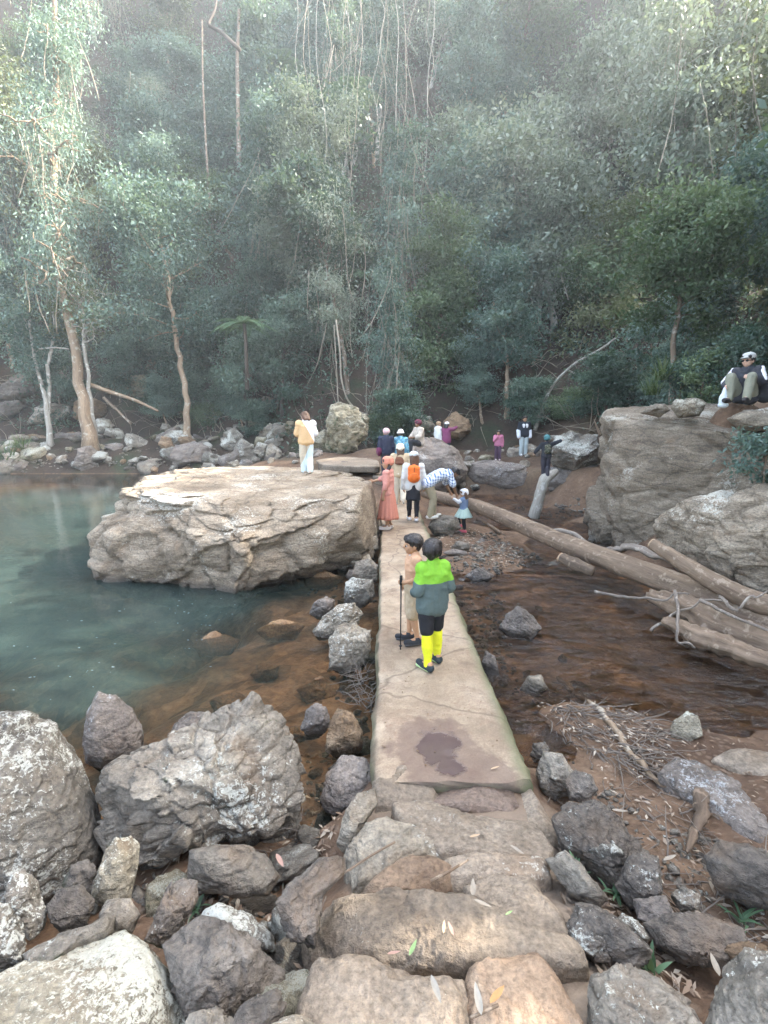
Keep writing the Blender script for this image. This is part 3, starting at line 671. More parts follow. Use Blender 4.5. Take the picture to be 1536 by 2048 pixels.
rock('squarish whitish rock next to the causeway, below the layered pair', M['lichen'], [(688, 1206), (692, 1166), (706, 1156), (744, 1160), (750, 1192), (728, 1216), (700, 1218)], z=-.44, sub=5, nplanes=12)
rock('small dark wet rock standing in the shallow brown water', M['purple'], [(618, 1230), (630, 1204), (650, 1194), (670, 1200), (666, 1226), (640, 1238)], z=-.46, sub=5)
rock('flat layered rock with a dark underside near the big boulder', M['tan'], [(636, 1128), (662, 1108), (700, 1098), (742, 1108), (752, 1128), (720, 1138), (660, 1140)], z=-.42, sub=6, strata=.02, sfreq=10)
rock('tan angular rock topmost of the row beside the causeway', M['tan'], [(668, 1100), (684, 1078), (700, 1066), (755, 1072), (758, 1100), (720, 1114), (684, 1110)], z=-.42, sub=6)
rock('dark cracked rock between two tan ones at the causeway side', M['grey'], [(702, 1152), (712, 1126), (740, 1116), (758, 1130), (754, 1162), (726, 1172)], z=-.42, sub=5)
rock('tiny round grey rock in the water below the layered pair', M['purple'], [(690, 1152), (698, 1140), (714, 1140), (716, 1158), (702, 1166)], z=-.44, sub=4)
# drowned stones seen through the shallow brown water
for k, (pl, lb) in enumerate([
    ([(498, 1350), (520, 1326), (560, 1330), (556, 1356), (520, 1366)], 'dark drowned stone breaking the surface of the shallows'),
    ([(590, 1380), (640, 1352), (680, 1370), (670, 1400), (610, 1410)], 'wide brown sunken slab nearest the twig bundle'),
    ([(380, 1290), (430, 1260), (480, 1280), (460, 1310), (400, 1314)], 'orange brown sunken stone farthest out in the pool'),
    ([(510, 1260), (560, 1236), (610, 1250), (590, 1280), (530, 1284)], 'tan sunken stone in the middle of the shallows'),
    ([(600, 1150), (650, 1140), (690, 1156), (660, 1180), (610, 1176)], 'flat sunken slab under the layered rock'),
    ([(420, 1400), (470, 1380), (500, 1400), (470, 1430), (430, 1430)], 'sunken stone just behind the fractured boulder\'s peak'),
    ([(560, 1470), (590, 1450), (612, 1476), (590, 1500)], 'sunken brown cobble right of the fractured boulder\'s peak'),
    ([(600, 1510), (640, 1500), (650, 1530), (610, 1540)], 'sunken cobble in front of the bluish stone')]):
    rock(lb, M['sunk'], pl, z=-.66, sub=4, name='sunken_stone', cat='stone', T=.12 if k else .14)

# ------------------------------------------------------------------ the big boulders
rock('huge tan boulder in the pool with a woman standing on top', M['brown'],
     [(214, 1130), (222, 1072), (244, 1042), (280, 1030), (274, 985), (284, 925), (320, 912), (420, 905), (560, 916), (640, 915), (700, 935), (738, 985), (752, 1012), (752, 1050), (716, 1090), (650, 1140), (560, 1180), (450, 1196), (330, 1192), (262, 1180), (224, 1160)],
     D=11.3, T=3.3, sub=7, seed=77, ex=.56, nplanes=7, facet=.75, strata=.24, sdir=(.35, -.5, .75), sfreq=1.4, chip=1.25, rough=1.2,
     zcap=[((.05, -.45, 1), -3.02, .7), ((.02, -.03, 1), .66, .8), ((1, -.1, .15), -1.25)], cat='boulder', name='boulder')
rock('massive brown boulder ledge on the right under the seated man', M['brown'],
     [(1232, 1090), (1234, 1000), (1236, 930), (1244, 862), (1272, 824), (1320, 804), (1400, 796), (1500, 812), (1640, 830), (1800, 880), (1820, 1100), (1640, 1180), (1400, 1150), (1250, 1115)],
     D=11.4, T=2.7, sub=7, seed=81, ex=.42, nplanes=10, facet=.85, strata=.3, sdir=(.15, -.25, 1), sfreq=1.3, chip=1.3, cat='boulder', name='boulder', zcap=[((-.1, -.25, 1), -.93)])
rock('tilted layered boulder in front of the massive ledge at the right edge', M['brown'],
     [(1318, 1110), (1328, 1056), (1390, 1016), (1480, 994), (1560, 985), (1680, 980), (1760, 1080), (1740, 1240), (1600, 1270), (1480, 1230), (1390, 1170), (1340, 1120)],
     D=8.6, T=1.1, sub=7, seed=83, strata=.16, sdir=(-.35, .1, .9), sfreq=2.6, nplanes=12, chip=1.2, cat='boulder', name='boulder')
rock('pale flat rock lying on the ledge below the seated man', M['lichenpale'], [(1340, 815), (1352, 798), (1390, 796), (1412, 808), (1400, 832), (1356, 836)], D=10.3, T=.4, sub=5)
rock('sunlit thin ledge stone jutting from the right bank', M['tan'], [(1280, 826), (1300, 810), (1330, 808), (1342, 820), (1320, 834)], D=10.6, T=.3, sub=5)
rock('broad low ledge stone at the right edge below the seated man', M['tan'], [(1455, 838), (1490, 820), (1560, 815), (1620, 840), (1560, 862), (1480, 860)], D=9.4, T=.5, sub=5)
# middle distance
rock('large smooth purple grey boulder beside the walkers on the path', M['purple'], [(818, 990), (812, 930), (820, 890), (850, 876), (884, 880), (915, 902), (938, 940), (930, 962), (890, 985), (850, 1000)], D=19.2, T=1.4, sub=6, nplanes=5, chip=.5, cat='boulder', name='boulder')
rock('long low boulder on the far side of the creek under the pink hooded woman', M['purple'], [(926, 946), (940, 926), (985, 918), (1040, 928), (1076, 946), (1072, 980), (1040, 990), (980, 984), (935, 972)], z=-.5, T=1.0, sub=6, nplanes=5, chip=.6, cat='boulder', name='boulder')
rock('white topped boulder behind the child balancing on the log', M['lichen'], [(1098, 905), (1112, 876), (1146, 860), (1196, 868), (1200, 930), (1160, 945), (1110, 930)], D=17.5, T=1.0, sub=6, cat='boulder', name='boulder')
rock('grey boulder with a dark hollow between the balancing child and the ledge', M['purple'], [(1080, 965), (1100, 936), (1140, 924), (1198, 930), (1202, 1000), (1176, 1014), (1140, 990), (1100, 980)], z=-.5, T=.9, sub=6, cat='boulder', name='boulder')
rock('pale lichen boulder beside the woman in black and white', M['lichen'], [(1058, 905), (1064, 878), (1082, 867), (1098, 880), (1102, 905), (1080, 914)], z=.6, sub=5)
rock('round pale rock right of the purple grey boulder', M['lichen'], [(908, 925), (916, 906), (936, 901), (948, 912), (944, 932), (920, 936)], z=.3, sub=5)
rock('upright mossy lichen boulder beside the far path', M['mossy'], [(654, 900), (656, 850), (662, 812), (684, 803), (716, 818), (738, 836), (736, 872), (714, 898), (684, 908)], D=22.5, T=.8, sub=6, seed=61, cat='boulder', name='boulder')
rock('squat mossy stone on the left of the upright boulder', M['mossy'], [(618, 905), (628, 872), (650, 858), (664, 872), (660, 912), (634, 916)], D=23, T=.5, sub=5)
rock('rough tan rock behind the couple on the far path', M['rust'], [(884, 872), (888, 842), (908, 824), (938, 838), (940, 862), (920, 882)], D=25.5, T=.8, sub=5, seed=65)
rock('pale broken stone lying left of the rough tan rock', M['lichenpale'], [(836, 856), (846, 842), (866, 846), (878, 858), (860, 866)], D=25, T=.3, sub=4)
rock('small mossy stone just above the pale broken one', M['mossy'], [(836, 845), (842, 830), (862, 832), (866, 846), (850, 850)], D=26, T=.4, sub=4)
rock('low tan rocks shelf right of the couple on the path', M['grey'], [(898, 895), (915, 878), (950, 876), (968, 886), (950, 902), (920, 904)], z=.7, sub=5)
rock('flat shelf stone behind the pink hooded woman', M['grey'], [(946, 880), (980, 868), (1030, 866), (1040, 878), (1000, 888), (960, 890)], z=.9, sub=5)
rock('thin layered shelf stone at the edge of the far creek pool', M['grey'], [(990, 922), (1010, 908), (1060, 906), (1080, 920), (1050, 934), (1010, 934)], z=.2, sub=5, T=.6)
rock('pale stone at the feet of the pink hooded woman', M['lichen'], [(966, 915), (974, 902), (1000, 900), (1012, 914), (990, 924)], z=.5, sub=4)
slab('long flat paving slab on the far path behind the big boulder', M['step'], [(632, 916), (690, 908), (756, 916), (760, 930), (700, 930), (640, 926)], .98, .3, name='path_slab')
slab('second flat slab on the far path near the walkers', M['step'], [(745, 930), (800, 918), (850, 926), (850, 948), (790, 956), (745, 950)], .66, .45, name='path_slab')
rock('dark broken ledge under the long paving slab', M['dark'], [(636, 960), (640, 930), (690, 926), (756, 934), (756, 985), (700, 985)], D=18.6, T=.7, sub=5, strata=.08, sfreq=3, sdir=(0, 0, 1))
# creek stones, right of the causeway
rock('pale rounded rock beside the causeway under the bending man', M['grey'], [(856, 1052), (868, 1036), (888, 1028), (914, 1036), (922, 1056), (900, 1072), (870, 1070)], z=-.35, sub=5)
rock('flat tan rock lying in the riffle', M['purple'], [(930, 1152), (944, 1140), (966, 1136), (988, 1150), (976, 1164), (946, 1164)], z=-.42, sub=5)
rock('dark wet rock in the middle of the riffle', M['purple'], [(1000, 1258), (1012, 1230), (1036, 1214), (1068, 1228), (1084, 1258), (1060, 1280), (1020, 1276)], z=-.46, sub=6)
rock('long flat stone at the near edge of the gravel bar', M['purple'], [(884, 1106), (904, 1098), (932, 1102), (936, 1112), (908, 1116)], z=-.34, sub=4)
rock('flat stone on the gravel bar above the riffle', M['grey'], [(902, 1094), (914, 1082), (938, 1086), (940, 1098), (918, 1102)], z=-.28, sub=4)
rock('yellowish lumpy stone standing at the creek\'s muddy edge', M['lichenpale'], [(1336, 1480), (1346, 1446), (1372, 1424), (1396, 1432), (1404, 1470), (1380, 1488)], z=-.38, sub=6)
slab('sunken flat grey green rock in the muddy bank', M['purple'], [(1316, 1525), (1340, 1496), (1400, 1502), (1470, 1540), (1540, 1600), (1590, 1660), (1540, 1680), (1440, 1620), (1360, 1570)], -.13, .4, sub=6, name='rock', cat='rock', ex=.5, chip=1)
slab('smooth flat tan rock on the mud at the right edge', M['step'], [(1424, 1500), (1450, 1482), (1500, 1478), (1600, 1500), (1620, 1560), (1560, 1560), (1480, 1530)], -.24, .35, name='rock', cat='rock', ex=.5)
for k, (pl, z, lb, mt) in enumerate([
    ([(1104, 1640), (1140, 1606), (1190, 1606), (1240, 1640), (1276, 1690), (1270, 1740), (1230, 1776), (1180, 1752), (1130, 1712)], -.1, 'big dark wedge shaped rock right of the steps', 'dark'),
    ([(1232, 1770), (1256, 1718), (1284, 1700), (1318, 1716), (1330, 1780), (1306, 1822), (1262, 1822)], .0, 'rounded dark rock with a white top below the big wedge', 'dark'),
    ([(1092, 1720), (1130, 1700), (1160, 1726), (1216, 1796), (1200, 1816), (1140, 1790)], .04, 'thin leaning grey slab beside the mossy step', 'grey'),
    ([(1126, 1850), (1150, 1806), (1190, 1812), (1260, 1864), (1300, 1900), (1270, 1936), (1200, 1926), (1140, 1900)], .1, 'splintered dark rock with lichen flecks right of the widest step', 'dark'),
    ([(1170, 2010), (1190, 1960), (1240, 1936), (1320, 1960), (1384, 2020), (1420, 2090), (1300, 2140), (1180, 2110)], .2, 'large grey brown rock at the bottom right of the stair', 'grey'),
    ([(1385, 2100), (1420, 2010), (1450, 1940), (1490, 1908), (1560, 1920), (1640, 1980), (1660, 2120), (1500, 2180)], .22, 'white crusted boulder in the bottom right corner', 'lichen'),
    ([(1300, 1850), (1340, 1824), (1410, 1830), (1480, 1856), (1500, 1900), (1440, 1930), (1370, 1920), (1320, 1890)], .08, 'flat dark rock with a jagged edge near the bottom right', 'dark'),
    ([(1228, 1850), (1244, 1826), (1276, 1840), (1300, 1876), (1280, 1896), (1250, 1884)], .1, 'small pale knob of stone beside the splintered rock', 'lichen'),
    ([(1070, 1540), (1086, 1504), (1124, 1510), (1150, 1548), (1150, 1590), (1110, 1600), (1080, 1580)], -.34, 'grey broken stone against the causeway\'s right front side', 'grey'),
    ([(1130, 1560), (1150, 1540), (1180, 1550), (1196, 1580), (1176, 1606), (1140, 1600)], -.2, 'dark little block on the mud above the wedge rock', 'dark'),
    ([(1060, 1510), (1066, 1486), (1090, 1484), (1102, 1506), (1090, 1526), (1068, 1526)], -.4, 'small grey green stone nearest the causeway\'s right edge', 'grey'),
    ([(1400, 1710), (1440, 1680), (1500, 1688), (1570, 1730), (1570, 1810), (1500, 1826), (1430, 1780)], .0, 'rough dark rock at the right edge behind driftwood', 'dark'),
    ([(1340, 1790), (1366, 1770), (1400, 1790), (1396, 1820), (1360, 1822)], .04, 'small brown stone under the driftwood root', 'grey'),
    ([(1040, 1380), (1056, 1352), (1082, 1350), (1096, 1376), (1074, 1396)], -.42, 'sunlit stone caught in the twig raft by the causeway', 'tan'),
    ([(960, 1330), (972, 1300), (990, 1312), (1000, 1350), (984, 1366)], -.46, 'thin stone standing against the causeway\'s right side', 'purple'),
    ([(1160, 1700), (1196, 1668), (1230, 1680), (1250, 1710), (1210, 1730)], .06, 'lichen dabbed top stone on the big wedge', 'lichen'),
    ([(1270, 1800), (1330, 1790), (1350, 1830), (1310, 1856), (1270, 1840)], .06, 'flat stone between the rounded dark rock and the jagged one', 'purple'),
    ([(1440, 1900), (1480, 1880), (1530, 1890), (1540, 1930), (1480, 1940)], .16, 'small brown stone above the white crusted corner boulder', 'rust')]):
    rock(lb, M[mt], pl, z=z - .05, sub=6 if k in (0, 1, 3, 4, 5, 6) else 5, seed=300 + k * 7, strata=.02 if k in (0, 3, 4, 6) else 0, sfreq=9, sdir=(.5, .4, .5), chip=1.15)

# ------------------------------------------------------------------ far bank, left: singled-out stones, then the jumble
for k, (pl, lb, mt) in enumerate([
    ([(326, 874), (340, 862), (370, 861), (394, 880), (380, 896), (350, 890)], 'white topped grey rock on the far bank behind the big boulder', 'lichen'),
    ([(338, 915), (352, 892), (390, 882), (416, 892), (432, 920), (400, 936), (350, 934)], 'wide grey rock with a pale crest just behind the big boulder', 'purple'),
    ([(144, 930), (156, 898), (182, 892), (202, 912), (196, 936), (166, 946)], 'angular grey rock at the pool edge by the leaning trunk', 'purple'),
    ([(458, 924), (476, 884), (484, 876), (506, 890), (516, 918), (494, 934)], 'pointed white rock behind the big boulder', 'lichen'),
    ([(500, 905), (516, 884), (540, 890), (546, 910), (520, 918)], 'round white speckled rock right of the pointed one', 'lichen'),
    ([(-40, 940), (-10, 920), (30, 914), (66, 926), (72, 944), (30, 958), (-30, 960)], 'low smooth rock at the pool edge by the grass tuft', 'grey'),
    ([(-30, 800), (0, 770), (36, 748), (74, 758), (86, 785), (50, 806), (0, 815)], 'big blue black boulder in the shade at the far left', 'dark'),
    ([(96, 790), (104, 760), (122, 744), (146, 764), (146, 790), (120, 804)], 'brown faced angular boulder beside the leaning trunk', 'purple'),
    ([(-30, 840), (0, 806), (40, 800), (54, 812), (30, 836), (0, 848)], 'blue black rock below the big shaded boulder', 'dark'),
    ([(146, 835), (150, 805), (180, 794), (212, 808), (214, 840), (180, 852)], 'square brown block right of the leaning trunk', 'rust'),
    ([(208, 790), (220, 752), (246, 734), (262, 748), (258, 780), (230, 800)], 'rounded brown boulder at the foot of the slope', 'rust'),
    ([(256, 790), (262, 752), (290, 748), (298, 770), (290, 806), (268, 806)], 'yellowish lichen boulder with a dark crack on the slope foot', 'mossy'),
    ([(52, 850), (70, 816), (110, 806), (142, 812), (146, 836), (110, 850)], 'row of brown ledge rock left of the leaning trunk', 'grey'),
    ([(286, 742), (296, 720), (312, 720), (314, 745), (298, 752)], 'small mossy rock highest on the left slope', 'mossy'),
    ([(316, 890), (322, 872), (342, 876), (348, 898), (330, 908)], 'tan cube shaped rock beside the white topped one', 'rust'),
    ([(440, 890), (446, 862), (470, 856), (486, 872), (484, 896), (460, 902)], 'white lichen block under the slope behind the pointed rock', 'lichen'),
    ([(530, 892), (536, 862), (556, 850), (566, 872), (556, 896)], 'tall mossy stone at the slope foot left of the standing woman', 'mossy'),
    ([(566, 860), (574, 842), (588, 842), (590, 864), (576, 874)], 'small mossy stone at the slope foot behind the standing woman', 'mossy')]):
    rock(lb, M[mt], pl, sub=5, seed=500 + k * 11)
rr = np.random.default_rng(3)
# the jumble: a few stones built, the rest copies of them turned and scaled
protos = []
for k in range(10):
    a = np.linspace(0, 2 * np.pi, 9)[:-1] + rr.uniform(-.25, .25, 8); q = np.stack([np.cos(a) * rr.uniform(.75, 1.2, 8), np.sin(a) * rr.uniform(.5, .85, 8)], 1)
    p, f = rock_mesh(q, .7, 4, 900 + k * 7, chip=1.3, rough=.9)
    protos.append(mk_mesh('bank_rock', p, f))
jm = [M['grey'], M['lichen'], M['purple'], M['tan'], M['mossy'], M['grey'], M['dark'], M['rust'], M['lichen'], M['purple']]
for me, mt in zip(protos, jm): me.materials.append(mt)
def jumble(n, area, smin, smax, label, group, sink=.25):
    for k in range(n):
        x, y = area(rr)
        z = H(x, y)[0]; s = smin * (smax / smin) ** rr.random()
        o = bpy.data.objects.new('bank_rock', protos[int(rr.integers(10))]); COL.objects.link(o)
        o.location = (x, y, z + s * (.5 - sink) * .6); o.scale = (s, s * rr.uniform(.7, 1.2), s * rr.uniform(.6, 1))
        o.rotation_euler = (rr.uniform(-.5, .5), rr.uniform(-.5, .5), rr.uniform(0, 6.28))
        tag(o, label, 'rock', group)
def shore(r):
    x = r.uniform(-24, -5.5); return x, 28.5 + r.random() ** 1.3 * 4.6 + (x + 10) * -.02
jumble(112, shore, .3, 1.0, 'weathered grey stone in the jumble along the far pool bank', 'stones of the far pool bank')
jumble(24, lambda r: (r.uniform(-5.5, -1.2), r.uniform(18.4, 23.5)), .12, .4, 'lichen spotted stone between the big boulder and the far path', 'stones behind the big boulder')
jumble(42, lambda r: (r.uniform(1.5, 8), r.uniform(20.0, 24.5)), .14, .55, 'pale stone among the rocks beyond the far creek pool', 'stones beyond the far creek pool')
jumble(64, lambda r: (r.uniform(-4.0, -.35), r.uniform(1.0, 3.3)), .06, .24, 'small angular stone in the gaps between the left boulders', 'small stones between the left boulders')
jumble(30, lambda r: (r.uniform(1.15, 3.0), r.uniform(1.1, 2.7)), .04, .13, 'small dark stone on the muddy bank right of the steps', 'small stones right of the steps')
jumble(14, lambda r: (r.uniform(-.7, -.12), r.uniform(3.4, 9.5)), .07, .17, 'small wet stone at the foot of the causeway\'s left side', 'small stones left of the causeway')
jumble(22, lambda r: (r.uniform(1.05, 2.6), r.uniform(5.2, 11.5)), .05, .16, 'wet stone breaking the riffle beside the causeway', 'stones in the riffle')
# ------------------------------------------------------------------ plants
def leaf_mat(name, dark, mid, light, trans=.35, rough=.5, spec=.35):
    m, nt = new_mat(name); t = NT(nt)
    a = t.n('ShaderNodeAttribute', attribute_name='tint'); oi = t.n('ShaderNodeObjectInfo')
    f = t.math('ADD', a.outputs['Fac'], t.math('MULTIPLY', t.math('SUBTRACT', oi.outputs['Random'], .5), .35))
    c = t.ramp(f, [(.05, dark), (.5, mid), (.95, light)])
    p = t.principled(c, rough, None, spec)
    tr = t.n('ShaderNodeBsdfTranslucent'); t.l(t.mix(.5, c, (.14, .19, .04)), tr.inputs['Color'])
    mx = t.n('ShaderNodeMixShader'); mx.inputs[0].default_value = trans
    t.l(p.outputs[0], mx.inputs[1]); t.l(tr.outputs[0], mx.inputs[2]); t.out(mx.outputs[0]); return m
M['l_dark'] = leaf_mat('dark_leaves', (.028, .058, .046), (.066, .116, .092), (.15, .22, .172))
M['l_teal'] = leaf_mat('teal_leaves', (.045, .09, .076), (.1, .165, .14), (.215, .3, .25))
M['l_olive'] = leaf_mat('olive_leaves', (.07, .085, .035), (.15, .17, .085), (.28, .28, .16))
M['l_pale'] = leaf_mat('pale_leaves', (.105, .13, .095), (.21, .25, .19), (.35, .385, .31))
M['l_bright'] = leaf_mat('bright_leaves', (.05, .085, .042), (.108, .165, .088), (.21, .28, .15))
M['l_fern'] = leaf_mat('fern_leaves', (.06, .12, .06), (.11, .2, .105), (.19, .3, .16))
M['l_strap'] = leaf_mat('strap_leaves', (.035, .065, .03), (.09, .14, .06), (.22, .27, .12))
M['l_dead'] = leaf_mat('dead_leaves', (.09, .055, .035), (.2, .125, .075), (.32, .22, .15))
M['bark'] = wood_mat('brown_bark', (.09, .065, .045), (.22, .165, .115), 5, patch=(.33, .31, .27))
M['bark_tan'] = wood_mat('tan_bark', (.16, .11, .07), (.34, .25, .165), 4, patch=(.42, .37, .29))
M['bark_pale'] = wood_mat('pale_bark', (.2, .18, .15), (.42, .39, .33), 4, patch=(.55, .53, .48))
M['bark_dark'] = wood_mat('dark_bark', (.045, .036, .028), (.12, .095, .075), 5)
M['vine'] = wood_mat('vine_bark', (.17, .14, .1), (.36, .31, .24), 6)

def leaves(G, cen, r, size, ratio, droop=.3, rs=None, tint=.5, tvar=.22, flat=.75, out=None):
    """leaf blades scattered round the points cen (N,3); each blade a four cornered leaf"""
    n = len(cen)
    off = rs.normal(size=(n, 3)) * np.asarray(r)[..., None] * np.array([1, 1, flat])
    c = cen + off
    a = rs.normal(size=(n, 3)) + off / (np.linalg.norm(off, axis=1)[:, None] + 1e-6) * .8; a[:, 2] -= droop
    a /= np.linalg.norm(a, axis=1)[:, None] + 1e-9
    b = np.cross(a, rs.normal(size=(n, 3)) + np.array([0, 0, 1.2])); b /= np.linalg.norm(b, axis=1)[:, None] + 1e-9
    l = size * rs.uniform(.6, 1.3, n)[:, None]; w = l * ratio
    v = np.stack([c - a * l * .5, c + b * w * .5 + a * l * .05, c + a * l * .5, c - b * w * .5 + a * l * .05], 1).reshape(-1, 3)
    f = np.arange(4 * n).reshape(-1, 4)
    tv = np.repeat(np.clip(rs.normal(tint, tvar, n), 0, 1), 4) if np.isscalar(tint) else np.repeat(np.clip(tint + rs.normal(0, tvar, n), 0, 1), 4)
    G.add(v, f, tv)

def bend(p0, d, length, n, rs, wig=.25, up=0.0, grav=0.0):
    pts = [np.array(p0, float)]; d = np.array(d, float) / np.linalg.norm(d)
    for k in range(n):
        d = d + rs.normal(size=3) * wig / math.sqrt(n) + np.array([0, 0, (up - grav * k / n) / n]); d /= np.linalg.norm(d)
        pts.append(pts[-1] + d * length / n)
    return np.array(pts)

def build_tree(seed, path, r0, r1, lo=.35, nb=14, blen=3.0, bup=.4, shape='round', leaf=.2, ratio=.45, per=60, clump=.55, droop=.3, wig=.5,
               nsub=3, tint=.5, vines=0, vlen=5.0, sides=8, bias=None, vleaf=True, thickb=.35, grav=.3, tvar=.14, inner=True, flat=.55):
    rs = np.random.default_rng(seed); path = np.asarray(path, float)
    T, Lf, V = Geo(), Geo(), Geo()
    # smooth the trunk line
    k = np.linspace(0, len(path) - 1, 26); i0 = np.minimum(k.astype(int), len(path) - 2)
    tp = np.array([np.interp(k, np.arange(len(path)), path[:, q]) for q in range(3)]).T
    for _ in range(2): tp[1:-1] = (tp[:-2] + 2 * tp[1:-1] + tp[2:]) / 4
    Ht = np.linalg.norm(np.diff(tp, axis=0), axis=1).sum()
    tp[1:-1] += rs.normal(size=(24, 3)) * .012 * Ht * .3
    s = np.linspace(0, 1, 26); rad = r0 + (r1 - r0) * s ** .8; rad = rad * (1 + .55 * np.exp(-s * 30))
    v, f = tube(tp, rad, sides + 2, seed, .12); T.add(v, f)
    cc = []; cr = []; ct = []; ends = []
    for b in range(nb):
        u = lo + (1 - lo) * ((b + rs.random()) / nb); kk = u * 25; j = int(min(kk, 24)); p0 = tp[j] + (tp[j + 1] - tp[j]) * (kk - j)
        t = (u - lo) / (1 - lo)
        prof = {'round': math.sin(math.pi * min(1, .18 + .8 * t)) ** .6, 'cone': 1.05 - .85 * t, 'umbrella': .35 + .75 * t, 'column': .6 + .25 * math.sin(7 * t), 'top': .5 + .5 * math.sin(math.pi * (.3 + .7 * t))}[shape]
        L = blen * prof * rs.uniform(.7, 1.2)
        az = b * 2.4 + rs.uniform(-.5, .5); d = np.array([math.cos(az), math.sin(az), bup * rs.uniform(.4, 1.6) + .35 * t])
        if bias is not None: d = d + np.asarray(bias)
        bp = bend(p0, d, L, 6, rs, wig, .25, grav)
        br = max(.012, rad[j] * thickb) * np.linspace(1, .25, 7); v, f = tube(bp, br, 5, seed + b); T.add(v, f)
        tb = np.clip(tint + rs.normal(0, .2), 0, 1)
        for q in range(nsub):
            a0 = bp[int(rs.integers(2, 7))]; d2 = rs.normal(size=3) * .8 + (bp[-1] - bp[0]) / L; d2[2] += .1
            sp = bend(a0, d2, L * rs.uniform(.28, .5), 4, rs, wig, .1, grav); v, f = tube(sp, br[3] * np.linspace(.75, .2, 5), 4, seed + b + q); T.add(v, f)
            for pt, w in ((sp[-1], 1), (sp[2], .7)):
                cc.append(pt); cr.append(clump * w * rs.uniform(.7, 1.25)); ct.append(tb)
            ends.append(sp[-1])
        cc.append(bp[-1]); cr.append(clump); ct.append(tb); ends.append(bp[-1])
        if inner: cc.append(bp[3]); cr.append(clump * .9); ct.append(tb)
    cc.append(tp[-1]); cr.append(clump); ct.append(tint)
    cc, cr, ct = np.array(cc), np.array(cr), np.array(ct)
    idx = np.repeat(np.arange(len(cc)), per)
    leaves(Lf, cc[idx], cr[idx], leaf, ratio, droop, rs, ct[idx], tvar, flat)
    if vines:
        for q in range(vines):
            p = ends[int(rs.integers(len(ends)))] + rs.normal(size=3) * .3; L = vlen * rs.uniform(.4, 1.2)
            vp = bend(p, (rs.normal() * .12, rs.normal() * .12, -1), L, 9, rs, .22); v, f = tube(vp, rs.uniform(.012, .032), 4, q); V.add(v, f)
            if vleaf and rs.random() < .7:
                ii = rs.integers(0, 10, int(L * 14)); leaves(V2, vp[ii], np.full(len(ii), .16), leaf * .8, ratio, .7, rs, tint + .1, .2) if False else leaves(Lf, vp[ii], np.full(len(ii), .17), leaf * .8, ratio, .7, rs, tint + .08, .2)
    return T, Lf, (V if vines else None)

def place_tree(name, label, cat, loc, meshes, mats, rz=0, sc=1.0, group=None):
    r = empty(name, loc, rz); r.scale = (sc, sc, sc) if np.isscalar(sc) else sc
    for nm, me, mt in zip(('trunk', 'crown', 'vines'), meshes, mats):
        if me is not None: obj(nm, me, mt, r)
    return tag(r, label, cat, group)
def tree_px(label, pts, D, r0, r1, leafm, bark, seed, name='tree', cat='tree', vmat=None, **kw):
    """a tree of its own whose trunk runs through these picture points at distance D"""
    Ds = D if hasattr(D, '__len__') else [D] * len(pts)
    P3 = np.array([atd(x, y, d) for (x, y), d in zip(pts, Ds)])
    base = P3[0].copy(); base[2] = min(base[2], H(base[0], base[1])[0]) - .15
    P3[0] = base
    T, L, V = build_tree(seed, P3 - base, r0, r1, **kw)
    return place_tree(name, label, cat, base, (T.mesh('trunk'), L.mesh('crown', False), V.mesh('vines') if V else None), (M[bark], M[leafm], M['vine']))

# ---- trees one can tell apart
tree_px('tall leaning tree with a tan trunk at the left pool bank', [(180, 896), (166, 800), (150, 720), (134, 600), (122, 500), (108, 380), (106, 240), (112, 110), (108, 10), (100, -120)], 29.5, .34, .12, 'l_teal', 'bark_tan', 11,
        lo=.33, nb=34, blen=5.2, bup=.0, shape='column', leaf=.25, ratio=.3, per=46, clump=.55, flat=1.25, droop=1.2, wig=1.2, nsub=6, tint=.85, grav=.9, thickb=.55, vines=80, vlen=4)
tree_px('thin second stem with bare white twigs beside the leaning tree', [(178, 740), (168, 690), (166, 640), (158, 590)], 29.3, .13, .05, 'l_olive', 'bark_pale', 12, lo=.35, nb=17, blen=3.4, bup=.3, thickb=.6, leaf=0.19, ratio=.35, per=9, clump=0.34, wig=.9, nsub=5, shape='umbrella')
tree_px('small forked tree with a lichen mottled trunk near the grass tuft', [(97, 858), (92, 810), (86, 778), (66, 710), (60, 640)], 30.2, .17, .06, 'l_teal', 'bark_pale', 13, lo=.55, nb=12, blen=2.4, bup=.2, leaf=0.22, per=42, clump=0.42, wig=.6, shape='umbrella')
tree_px('lichen mottled stem forming the right fork of the small tree', [(88, 790), (96, 735), (104, 690), (110, 640), (104, 590)], 30.1, .13, .06, 'l_olive', 'bark_pale', 14, lo=.6, nb=8, blen=2.0, bup=.2, leaf=0.20, per=26, clump=0.38, wig=.7, shape='umbrella')
tree_px('slender straight trunk with a teal crown standing right of the leaning tree', [(376, 862), (372, 800), (362, 730), (345, 640), (332, 540), (318, 470), (305, 420)], 30.5, .21, .07, 'l_teal', 'bark_tan', 15, lo=.42, nb=24, blen=4.0, bup=.25, leaf=0.23, per=85, clump=0.59, wig=.5, nsub=4, bias=(-.35, -.1, 0))
tree_px('pale grey green bushy tree in the middle of the slope', [(632, 745), (626, 690), (618, 600), (612, 520), (612, 420), (618, 330), (625, 270)], 33, .2, .06, 'l_pale', 'bark_pale', 16, lo=.38, nb=30, blen=3.5, bup=.45, leaf=0.22, per=110, clump=0.59, wig=.45, nsub=5, shape='column', tint=.6)
tree_px('weeping grey tree hanging over the mossy boulder', [(700, 800), (690, 720), (676, 650), (664, 580), (650, 520)], 28.5, .15, .05, 'l_pale', 'bark', 17, lo=.4, nb=16, blen=3.2, bup=.1, leaf=0.19, ratio=.3, per=44, clump=0.51, droop=1.1, wig=.8, nsub=4, shape='umbrella', grav=1.3, tint=.5, vines=14, vlen=4)
